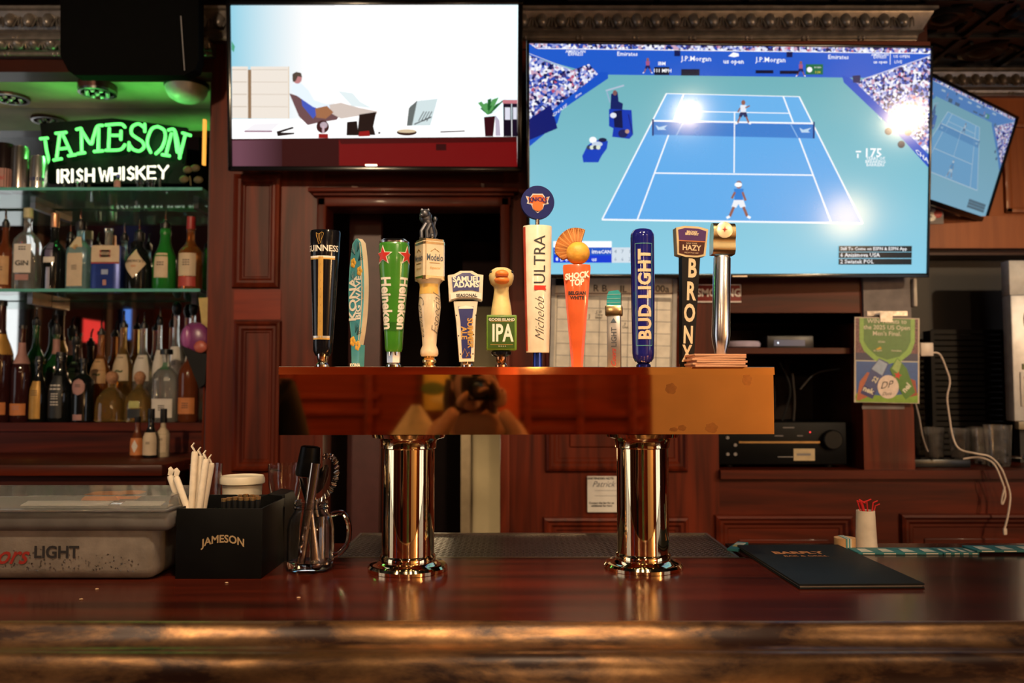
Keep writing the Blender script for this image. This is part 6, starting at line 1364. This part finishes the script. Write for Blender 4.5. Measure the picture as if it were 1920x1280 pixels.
# --- mason jar mug with bar tools
jc = on_z(580, 1068, ZT); JX, JY = at(581, 1010, 1.66).x, 1.665
t = thing('jar_mug', 'clear glass jar mug with handle holding metal bar tools', 'jar', (JX, JY, ZT)); hj = at(0, 938, JY).z - ZT; R = 43 * JY / F
pfj = [(R * .62, 0), (R * .92, .004), (R, .02), (R, hj * .6), (R * .92, hj * .74), (R * .72, hj * .84), (R * .70, hj * .88), (R * .74, hj * .90), (R * .70, hj * .93), (R * .74, hj * .96), (R * .70, hj)]
inn = [(r - .0035, max(z, .008)) for r, z in pfj[::-1][:-2]]
MB().lathe(pfj + inn + [(0, .008)], CG, seg=32).build('jar_body', t)
hp = smoothpts([(R * .9, 0, hj * .80), (R + .018, -.002, hj * .82), (R + .030, -.003, hj * .64), (R + .028, -.003, hj * .40), (R + .012, -.002, hj * .24), (R * .97, 0, hj * .22)], 6)
MB().tube(hp, .0052, CG, 10).build('handle', t)
TM = mat('steel_tool', (.50, .42, .36), .18, 1.0, var=.05); GT = 'bar tools standing in the jar mug'
J = lambda x, y, dy=0.0: at(x, y, JY + dy)
def tool(name, label, builder): b = MB(); builder(b); return tag(b.build(name), label, 'bar tool', GT)
def spoonish(b, p0, p1, r0, r1): b.tube(smoothpts([p0, p0 + (p1 - p0) * .08, p0 + (p1 - p0) * .35, p1], 5), [r0 * .5] + [r0] * 5 + [r0 + (r1 - r0) * i / 9 for i in range(10)], TM, 12, flat=.6)
tool('bar_spoon', 'flat copper-toned metal bar tool leaning left in the jar mug', lambda b: spoonish(b, J(564, 1056, -.010), J(592, 868, -.012), .008, .010))
tool('muddler', 'rounded steel muddler standing in the middle of the jar mug', lambda b: (spoonish(b, J(592, 1060, -.016), J(582, 955, -.01), .0105, .005), b.ball(J(592, 1056, -.016), .0105, TM)))
tool('jigger_handle', 'pale steel handle at the right inside the jar mug', lambda b: spoonish(b, J(600, 1056, .004), J(601, 968, .006), .009, .010))
tool('tongs', 'twisted steel spoon stem crossing the jar mug', lambda b: b.tube([J(557, 1064, -.02) + (J(576, 975, -.012) - J(557, 1064, -.02)) * (i / 20) + Vector((.002 * math.sin(i * 1.3), .002 * math.cos(i * 1.3), 0)) for i in range(21)], .0028, TM, 7))
t = thing('black_muddler', 'black-topped steel shaker tool rising out of the jar mug', 'bar tool', J(588, 930, .012), group=GT)
b = MB(); d_ = .024; a, c = J(576, 892, d_), J(583, 836, d_); ax = (c - a).normalized(); b.tube([a, a + ax * .005, c - ax * .006, c - ax * .002, c], [.0225, .024, .0195, .019, .015], BP, 20); b.build('black_top', t, True)
MB().tube([J(585, 1020, .016), J(579, 940, .016), J(577, 896, .024)], [.005, .007, .0175], mat('dark_steel', (.30, .27, .26), .15, 1.0), 18).build('steel_body', t, True)
t = thing('strainer', 'round cocktail strainer with coiled spring rim standing in the jar mug', 'bar tool', J(602, 900, .0), group=GT)
cc = J(602, 898, .004); A = Vector((.018, 0, .046)); Bv = Vector((.020, -.004, -.006)); pts = []
for i in range(181):
    a = -2.0 + i / 180 * 4.1; w_ = i * 1.9; ctr = cc + Bv * math.cos(a) * 1.3 + A * math.sin(a) * .95 ; outv = (Bv * math.cos(a) * 1.3 + A * math.sin(a)).normalized()
    pts.append(ctr + outv * .0055 * math.cos(w_) + Vector((0, 1, 0)) * .0055 * math.sin(w_))
MB().tube(pts, .0012, TM, 5).build('coil_spring', t, True)
b = MB(); vs = [cc + Bv * math.cos(q * PI / 12) * .55 + A * math.sin(q * PI / 12) * .6 for q in range(24)]; b.add([v + Vector((0, .001, 0)) for v in vs] + [v + Vector((0, .003, 0)) for v in vs], [list(range(24)), list(range(47, 23, -1))] + [(q, (q + 1) % 24, 24 + (q + 1) % 24, 24 + q) for q in range(24)], TM); b.mats[0] = mat('dark_steel', (.30, .27, .26), .15, 1.0); b.build('strainer_plate', t, True)
MB().tube([cc - A * .75, J(596, 985, .006), J(594, 1040, .008)], [.004, .0045, .004], TM, 10, flat=.5).build('handle', t, True)
# clear wide jar behind
t = thing('glass_measuring_cup', 'clear glass cup standing behind the napkin holder left of the bar tools', 'glass', (at(536, 915, 1.88).x, 1.875, ZT)); hG = at(0, 870, 1.87).z - ZT; R = 31 * 1.87 / F
MB().lathe([(R * .7, 0), (R * .72, .1), (R * .8, hG * .6), (R, hG * .78), (R * 1.02, hG), (R * .98, hG), (R * .96, hG * .79), (R * .68, .1), (R * .66, .006), (0, .006)], CG, seg=28).build('glass_body', t)
# --- menu
p0, p1 = on_z(1490, 1104, ZT), on_z(1719, 1098, ZT); q1 = on_z(1579, 1024, ZT + .008); q0 = on_z(1391.6, 1024, ZT + .008)
mx, my = (p0.x + p1.x + q0.x + q1.x) / 4, (p0.y + p1.y + q0.y + q1.y) / 4
t = thing('menu', 'black menu folder with orange BARFLY title lying on the bar', 'menu', (mx, my, ZT), (0, 0, math.radians(1.5)))
wM, hM = .222, .372; ML = mat('black_leatherette', (.011, .012, .012), .5, spec=.1, bump=.15, bscale=300)
MB().bx(-wM / 2, wM / 2, -hM / 2, hM / 2, .006, .0095, ML, bev=.0012).build('front_cover', t)
MB().bx(-wM / 2, wM / 2, -hM / 2, hM / 2, 0, .003, ML, bev=.0012).build('back_cover', t)
MB().bx(-wM / 2 + .003, wM / 2 - .003, -hM / 2 + .003, hM / 2 - .003, .003, .006, mat('grey_page_edge', (.22, .20, .18), .6)).build('pages', t)
b = MB(); OT = mat('orange_foil_title', (.55, .22, .07), .4, .2); pf_ = lambda a, v: Vector((a - .012, hM * .245 + v, .0101))
b.text('BARFLY', .036, pf_, OT, .0016, sx=.85); b.text('BAR & GRILL', .018, lambda a, v: pf_(a + .004, v - .034), OT, .0003, sx=.9); b.build('title', t)
# --- cup of red stirrers, wooden coasters, bar mats
c = at(1628, 1030, 1.895); t = thing('stirrer_cup', 'white tapered cup at the back edge of the bar holding red stirrers', 'cup', (c.x, 1.905, ZT)); hC_ = at(0, 957, 1.9).z - ZT
MB().lathe([(.0235, 0), (.0225, .01), (.0195, hC_), (.0185, hC_), (.0215, .012), (0, .01)], mat('white_cup', (.66, .56, .46), .5), seg=26).build('cup_body', t)
RS = mat('red_stirrer', (.62, .02, .02), .4); GR_ = 'red stirrers in the white cup'
for i, (x0, x1, y1, d) in enumerate(((1616, 1607, 940, 0), (1619, 1611, 938, .006), (1622, 1614, 940, -.006), (1627, 1617, 944, .0), (1631, 1625, 941, .008), (1636, 1637, 944, -.004), (1640, 1641, 950, .004))):
    a, c2 = at(x0 * .5 + 1628 * .5, 985, 1.905 + d), at(x1, y1 - 2, 1.905 + d); c2.z = max(c2.z, ZT + hC_ + .003)
    lab = ['leftmost red stirrer in the white cup', 'second red stirrer from the left, tallest', 'third red stirrer from the left', 'middle red stirrer in the white cup', 'third red stirrer from the right', 'second red stirrer from the right', 'rightmost red stirrer in the white cup'][i]
    b = MB().tube([a, c2], .0014, RS, 6); b.tube([c2, c2 + Vector((.010, 0, -.006 if i < 3 else .004))], .0013, RS, 6); tag(b.build('red_stirrer'), lab, 'stirrer', GR_)
c = at(1586, 1030, 1.89); t = thing('coaster_roll', 'round stack of tan coasters with blue striped band beside the white cup', 'coasters', (c.x, 1.895, ZT))
hR_ = at(0, 1008, 1.89).z - ZT; b = MB(); b.lathe([(.0225, 0), (.0225, hR_)], mat('tan_card', (.58, .33, .15), .6), seg=28); b.build('coaster_stack', t)
b = MB(); 
for q, m in ((-.0045, 'teal'), (-.0015, 'white'), (.0015, 'teal'), (.0045, 'white')): b.bx(q - .0014, q + .0014, -.0232, .0232, .0, hR_ + .0008, mat('band_' + m, {'teal': (.05, .25, .28), 'white': (.6, .55, .45)}[m], .5))
b.build('striped_band', t)
GM = 'teal bar mats along the back edge'; TE = mat('teal_rubber', (.02, .16, .17), .55); MWt = mat('mat_white_print', (.58, .58, .50), .6)
xs = [(1603, 1762, 'teal printed bar mat beside the white stirrer cup'), (1762, 1830, 'middle teal bar mat on the back edge of the bar'), (1824, 1990, 'teal bar mat at the right edge, lying over its neighbour')]
for i, (x0, x1, lab) in enumerate(xs):
    a, c2 = at(x0, 1035, 1.83), at(x1, 1033, 1.83); t = thing('bar_mat', lab, 'bar mat', ((a.x + c2.x) / 2, 1.845, ZT + (.0 if i < 2 else .005)), (0, 0, math.radians((0, 0, .6)[i])), GM)
    hw = (c2.x - a.x) / 2 - (.001 if i < 2 else 0)
    b = MB().bx(-hw, hw, -.03, .03, 0, .0045, TE, bev=.001)
    for q in range(4):
        cx_ = -hw + hw * 2 * (q + .5) / 4; w_ = hw / 7.0
        b.add([(cx_ - w_, -.024, .0052), (cx_ + w_, -.024, .0052), (cx_ + w_ * .7, .012, .0052), (cx_ - w_ * .7, .012, .0052)], [(0, 1, 2, 3)], MWt)
        b.add([(cx_ - w_, -.0303, .0012), (cx_ + w_, -.0303, .0012), (cx_ + w_, -.0303, .0038), (cx_ - w_, -.0303, .0038)], [(0, 1, 2, 3)], MWt)
    b.build('mat_base', t)
c = at(1384, 1013, 1.90); t = thing('bar_mat', 'corner of a blue and yellow bar mat poking out behind the black menu', 'bar mat', (c.x, 1.90, ZT), (0, 0, math.radians(-28)), GM)
MB().bx(-.012, .012, -.05, .045, 0, .005, TE).bx(-.008, .012, -.02, .0, .005, .0056, mat('yellow_print', (.6, .45, .12), .5)).bx(-.01, .01, .006, .03, .005, .0056, MWt).build('mat_base', t)
# small crumbs and scratches on the bar
for i, (x, y) in enumerate(((425, 1093), (182, 1105), (560, 1121), (152, 1124))):
    c = on_z(x, y, ZT); o = tag(MB().ball((0, 0, .001), (.0035, .0022, .0012), mat('crumb', (.5, .34, .2), .7), seg=8, rings=6).build('crumb'), ['pale crumb on the bar in front of the black caddy', 'pale crumb on the bar in front of the frosted bin', 'pale crumb on the bar below the jar mug', 'pale crumb near the front left of the bar'][i], 'crumb', 'crumbs on the bar top'); o.location = c
# ================================================================== BEHIND THE CAMERA: what the brass and the mirror show
def skinned(name, verts, edges, radii, m, parent, sub=2):
    me = bpy.data.meshes.new(name); me.from_pydata(verts, edges, []); me.materials.append(m)
    o = bpy.data.objects.new(name, me); C.objects.link(o); o.parent = parent
    md = o.modifiers.new('skin', 'SKIN'); md.use_smooth_shade = True
    if not me.skin_vertices: me.skin_vertices.new()
    for v, r in zip(me.skin_vertices[0].data, radii): v.radius = (r, r) if not isinstance(r, tuple) else r
    me.skin_vertices[0].data[0].use_root = True
    s = o.modifiers.new('sub', 'SUBSURF'); s.levels = sub; s.render_levels = sub
    return o
SKN = mat('skin_tone', (.52, .27, .17), .5, var=.06)
def hand(m, parent, wrist, fwd, side, curl, scale=1.0):
    """palm and five bent fingers; fwd = direction of the fingers, curl = direction they bend toward"""
    fwd, side, curl = Vector(fwd).normalized(), Vector(side).normalized(), Vector(curl).normalized(); W_ = Vector(wrist)
    vs = [W_, W_ + fwd * .045, W_ + fwd * .085]; ed = [(0, 1), (1, 2)]; rd = [.024, (.036, .018), (.036, .016)]
    o = skinned('palm', [tuple(v) for v in vs], ed, rd, m, parent)
    for i, (off, ln) in enumerate(((-.030, .060), (-.010, .070), (.011, .066), (.030, .052))):
        p = W_ + fwd * .085 + side * off; q = [p - fwd * .012, p + fwd * ln * .42 + curl * ln * .12, p + fwd * ln * .68 + curl * ln * .46, p + fwd * ln * .66 + curl * ln * .82]
        skinned('finger', [tuple(v) for v in q], [(0, 1), (1, 2), (2, 3)], [.0095, .009, .0085, .0075], m, parent, 1)
    p = W_ + fwd * .035 - side * .034; q = [p, p - side * .022 + fwd * .028 + curl * .01, p - side * .026 + fwd * .052 + curl * .03]
    skinned('thumb', [tuple(v) for v in q], [(0, 1), (1, 2)], [.013, .0105, .0085], m, parent, 1)
pho = thing('person', 'person in a green patterned sleeveless top raising a black camera, reflected in the brass', 'person', (0, -.30, 0))
L = lambda x, y, z: (x, y + .30, z)
V = [L(0, -.32, .80), L(0, -.32, .95), L(0, -.31, 1.08), L(0, -.30, 1.20), L(0, -.29, 1.27), L(-.005, -.275, 1.325), L(-.016, -.262, 1.365),
     L(-.155, -.29, 1.262), L(-.215, -.20, 1.115), L(-.235, -.165, 1.08), L(-.135, -.115, 1.27), L(-.085, -.095, 1.345),
     L(.155, -.29, 1.262), L(.205, -.20, 1.125), L(.225, -.165, 1.09), L(.135, -.11, 1.27), L(.09, -.095, 1.335),
     L(-.09, -.32, .76), L(-.10, -.31, .44), L(-.10, -.33, .07), L(-.10, -.22, .03), L(.09, -.32, .76), L(.10, -.31, .44), L(.10, -.33, .07), L(.10, -.22, .03)]
E = [(0, 1), (1, 2), (2, 3), (3, 4), (4, 5), (5, 6), (4, 7), (7, 8), (8, 9), (9, 10), (10, 11), (4, 12), (12, 13), (13, 14), (14, 15), (15, 16), (0, 17), (17, 18), (18, 19), (19, 20), (0, 21), (21, 22), (22, 23), (23, 24)]
R_ = [(.15, .11), (.135, .10), (.14, .10), (.14, .09), (.10, .07), .048, .046, .052, .042, .040, .034, .026, .052, .042, .040, .034, .026, .085, .06, .04, .035, .085, .06, .04, .035]
skinned('body', V, E, R_, SKN, pho)
hd = MB(); hc = Vector(L(-.025, -.228, 1.445))
hd.ball(hc, (.072, .092, .108), SKN, seg=22, rings=16); hd.ball(hc + Vector((0, .092, -.008)), (.013, .016, .02), SKN); hd.ball(hc + Vector((0, .082, -.06)), (.026, .012, .01), mat('lip', (.40, .11, .09), .4)); hd.ball(hc + Vector((0, .055, -.088)), (.034, .032, .026), SKN)
for s_ in (-1, 1): hd.ball(hc + Vector((s_ * .028, .080, .006)), (.013, .010, .008), mat('eye_white', (.6, .58, .55), .3)); hd.ball(hc + Vector((s_ * .028, .089, .006)), (.006, .004, .006), BLK); hd.ball(hc + Vector((s_ * .072, .0, -.01)), (.012, .022, .03), SKN)
hd.build('head', pho)
hr = MB(); HA = mat('dark_brown_hair', (.035, .016, .01), .5, bump=.4, bscale=220)
hr.ball(hc + Vector((0, -.02, .028)), (.084, .095, .098), HA, seg=20, rings=14)
for i in range(18):
    a = PI * (.98 + i / 17 * 1.04); p = hc + Vector((math.cos(a) * .078, math.sin(a) * .09 - .01, .01)); hr.tube([p, p + Vector((math.cos(a) * .012, -.012, -.08)), p + Vector((math.cos(a) * .014, -.03, -.19))], [.024, .023, .010], HA, 8)
hr.build('hair', pho)
DRS = mat('green_patterned_fabric', (.24, .34, .13), .8, var=.9, scale=32)
V2 = [L(0, -.32, .52), L(0, -.32, .80), L(0, -.32, .95), L(0, -.31, 1.08), L(0, -.305, 1.20), L(0, -.297, 1.275)]
skinned('dress', V2, [(0, 1), (1, 2), (2, 3), (3, 4), (4, 5)], [(.22, .17), (.175, .13), (.15, .115), (.155, .115), (.158, .108), (.125, .095)], DRS, pho)
sb = MB()
for s_ in (-1, 1): sb.tube([L(s_ * .10, -.235, 1.19), L(s_ * .105, -.245, 1.26), L(s_ * .10, -.29, 1.315), L(s_ * .09, -.36, 1.24)], .016, DRS, 8, flat=.4)
sb.build('shoulder_strap', pho)
hand(SKN, pho, L(-.080, -.095, 1.348), (.45, .28, .55), (.2, .6, -.5), (.6, .35, .1)); hand(SKN, pho, L(.088, -.098, 1.345), (-.15, .25, .85), (0, .9, -.2), (-.9, .25, 0))
ph_ = thing('photo_camera', 'black camera held up to the face of the person in the reflection', 'camera', (0, -.09, CAMZ))
b = MB(); b.box((0, 0, 0), (.135, .06, .095), BP, bev=.008); b.box((0, -.005, .055), (.05, .05, .03), BP, bev=.008); b.box((.055, .02, -.005), (.03, .05, .09), BP, bev=.01); b.build('body', ph_)
b = MB(); b.lathe([(.036, 0), (.038, .01), (.038, .035), (.041, .036), (.041, .05), (.036, .053), (.033, .053), (.030, .042), (0, .040)], BP, rotm(-PI / 2, 0, 0) @ tr(0, 0, .025), seg=32); b.build('lens', ph_)
MB().lathe([(.030, .066), (.02, .069), (0, .070)], mat('lens_glass', (.01, .012, .02), .03, coat=1), rotm(-PI / 2, 0, 0), seg=28).build('front_glass', ph_)
# second guest in black, standing to the left
g2 = thing('person', 'person in a black top at the left end of the brass reflection', 'person', (-.95, -.28, 0))
V = [(0, 0, .92), (0, 0, 1.08), (0, .01, 1.24), (0, .01, 1.38), (0, .02, 1.46), (0, .03, 1.53), (-.17, 0, 1.40), (-.24, .02, 1.14), (-.22, .16, .98), (.17, 0, 1.40), (.24, .02, 1.14), (.20, .18, .98), (-.10, 0, .86), (-.10, .02, .48), (-.10, 0, .08), (-.10, .12, .03), (.10, 0, .86), (.10, .02, .48), (.10, 0, .08), (.10, .12, .03)]
E = [(0, 1), (1, 2), (2, 3), (3, 4), (4, 5), (3, 6), (6, 7), (7, 8), (3, 9), (9, 10), (10, 11), (0, 12), (12, 13), (13, 14), (14, 15), (0, 16), (16, 17), (17, 18), (18, 19)]
R_ = [(.15, .11), (.15, .11), (.17, .12), (.14, .09), .055, .05, .07, .052, .034, .07, .052, .034, .09, .065, .045, .04, .09, .065, .045, .04]
BT = mat('black_shirt_fabric', (.008, .007, .007), .8)
skinned('body', V, E, R_, SKN, g2)
skinned('shirt', [V[0], V[1], V[2], V[3], V[6], V[7], V[9], V[10]], [(0, 1), (1, 2), (2, 3), (3, 4), (4, 5), (3, 6), (6, 7)], [(.17, .13), (.168, .128), (.188, .135), (.155, .105), .084, .066, .084, .066], BT, g2)
skinned('trousers', [V[0], V[12], V[13], V[14], V[16], V[17], V[18]], [(0, 1), (1, 2), (2, 3), (0, 4), (4, 5), (5, 6)], [(.165, .125), .105, .08, .06, .105, .08, .06], BT, g2)
hd = MB(); hc = Vector((0, .05, 1.63)); hd.ball(hc, (.072, .092, .11), SKN, seg=20, rings=14); hd.ball(hc + Vector((0, .092, -.01)), (.013, .016, .02), SKN); hd.ball(hc + Vector((0, .08, -.06)), (.026, .012, .01), MATS['lip']); hd.ball(hc + Vector((0, .055, -.09)), (.034, .032, .026), SKN)
for s_ in (-1, 1): hd.ball(hc + Vector((s_ * .028, .082, .006)), (.012, .009, .007), MATS['eye_white']); hd.ball(hc + Vector((s_ * .072, 0, -.01)), (.012, .022, .03), SKN)
hd.build('head', g2); MB().ball(hc + Vector((0, -.02, .03)), (.084, .096, .098), HA, seg=20, rings=14).build('hair', g2)
for s_ in (-1, 1): hand(SKN, g2, (s_ * .205, .17, .985), (-s_ * .15, .75, .5), (1, 0, 0), (0, .3, -.9))
# picture on the wall behind, pale lampshade, wall sconces, some added to light that wall
t = thing('wall_painting', 'yellow and green abstract painting on the red wall behind, seen in the brass', 'painting', (-.12, YF + .045, 1.62))
MB().bx(-.17, .17, 0, .03, -.36, .42, mat('painting_canvas', (.55, .38, .07), .6, var=.5, scale=7)).build('canvas', t)
b = MB()
for (x, z, rx, rz, c_) in ((-.1, -.2, .09, .05, (.10, .16, .04)), (.08, -.1, .07, .09, (.70, .55, .12)), (.0, -.28, .12, .03, (.75, .62, .25)), (.12, -.24, .05, .05, (.06, .10, .03)), (-.12, .05, .08, .07, (.6, .5, .1))): b.ball((x, .031, z), (rx, .004, rz), mat('paint_%.2f_%.2f' % (x, z), c_, .6))
b.build('brush_marks', t)
t = thing('lampshade', 'pale cone lampshade on a stem behind the photographer, seen in the brass', 'lamp', (-.27, -.95, 0))
MB().lathe([(.17, 1.12), (.02, 1.34)], mat('cream_shade', (.75, .62, .42), .7), seg=30, caps=False).build('shade', t); MB().lathe([(.14, 0), (.14, .02), (.015, .03), (.012, 1.32)], MET, seg=18).build('stand', t)
for i, (x, lab) in enumerate(((3.95, 'glowing wall sconce on the cream wall behind the camera'), (.45, 'added middle wall sconce lighting the red wall behind the camera'), (-1.6, 'added glowing wall sconce lighting the panelled wall left behind the camera'))):
    t = thing('wall_sconce', lab, 'wall lamp', (x, YF, 2.1), group='wall sconces behind the camera'); MB().bx(-.05, .05, 0, .02, -.08, .08, MET).tube([(0, .02, 0), (0, .1, .02)], .012, MET).build('bracket', t)
    MB().lathe([(.04, .02), (.09, .16)], mat('lit_shade', (.7, .5, .3), .6, emit=(1, .62, .3), es=3.0), tr(0, .12, 0), seg=20, caps=False).build('shade', t)
for i, (x, y, lab) in enumerate(((.25, -.15, 'ceiling downlight straight above the photographer'), (-1.15, .1, 'left ceiling downlight over the customers'), (1.45, .1, 'ceiling downlight over the right half of the bar'), (2.95, .1, 'ceiling downlight nearest the right wall window'), (.1, .85, 'added ceiling downlight brightening the photographer from above the bar edge'), (-.22, .92, 'ceiling downlight in front of the left half of the taps'), (.42, .92, 'ceiling downlight in front of the right half of the taps'), (-.85, .85, 'added ceiling downlight brightening the black caddy from the front'), (-1.05, 1.22, 'ceiling downlight straight above the left bar edge'), (.12, 1.22, 'ceiling downlight straight above the middle bar edge'), (1.05, 1.22, 'ceiling downlight straight above the right bar edge'))):
    t = thing('downlight', lab, 'ceiling light', (x, y, ZC), group='ceiling downlights'); MB().lathe([(.075, 0), (.075, -.10), (.068, -.105), (.064, -.09)], CASE, seg=24, caps=False).build('housing', t)
    MB().lathe([(.064, -.085), (0, -.083)], mat('lit_downlight_lens', (.6, .5, .4), .5, emit=(1, .76, .5), es=6), seg=24, caps=False).build('lens', t)

for (y, z, hy, hz2, nm, col, es_, lab) in ((-1.62, 1.98, .22, .13, 'lit_sign', (1, .05, .04), 1.1, 'glowing red sign on the left wall, seen in the mirror behind the bottles'), (-2.36, 2.15, .10, .22, 'lit_sign', (.12, .32, 1), 1.0, 'glowing blue sign on the left wall, seen in the mirror behind the bottles')):
    t = thing(nm, lab, 'sign', (-4.14, y, z)); MB().bx(-.02, .0, -hy, hy, -hz2, hz2, CASE, bev=.004).build('housing', t); MB().bx(0, .006, -hy + .02, hy - .02, -hz2 + .02, hz2 - .02, mat('lit_face_%.1f' % y, (.05, .02, .02), .4, emit=col, es=es_)).build('lit_face', t)
# ================================================================== finer pieces hang under the part they sit on
def base(o): return o.name.split('.')[0]
SUB = {'badge': 'bezel', 'button': 'button_panel', 'beak': 'goose_head', 'eye': 'goose_head', 'star_badge': 'gold_head', 'front_glass': 'lens', 'knob': 'green_block', 'hex_nut': 'ferrule',
       'dial': 'case', 'sticker': 'case', 'trim_strip': 'case', 'led': 'case', 'panel_marking': 'case', 'display': 'case', 'pour_spout': 'cap', 'tip': 'shaft', 'lettering': 'box', 'printed_logo': 'tub', 'condensation': 'tub',
       'title': 'front_cover', 'print': 'sheet', 'edge_strip': 'cabinet', 'smudge': 'tower_box', 'striped_band': 'coaster_stack', 'brush_marks': 'canvas', 'lens_ring': 'housing', 'dome_cover': 'rim', 'calendar_grid': 'board', 'socket_row': 'body', 'wheat_fan': 'fruit_top', 'rod': 'emblem_disc'}
for r in [o for o in C.objects if o.parent is None and o.type == 'EMPTY']:
    kids = list(r.children); by = {}
    for k_ in kids: by.setdefault(base(k_), k_)
    for k_ in kids:
        p_ = SUB.get(base(k_))
        if base(k_) == 'button' and 'button_panel' not in by: p_ = 'case'
        if p_ in by and by[p_] is not k_: k_.parent = by[p_]
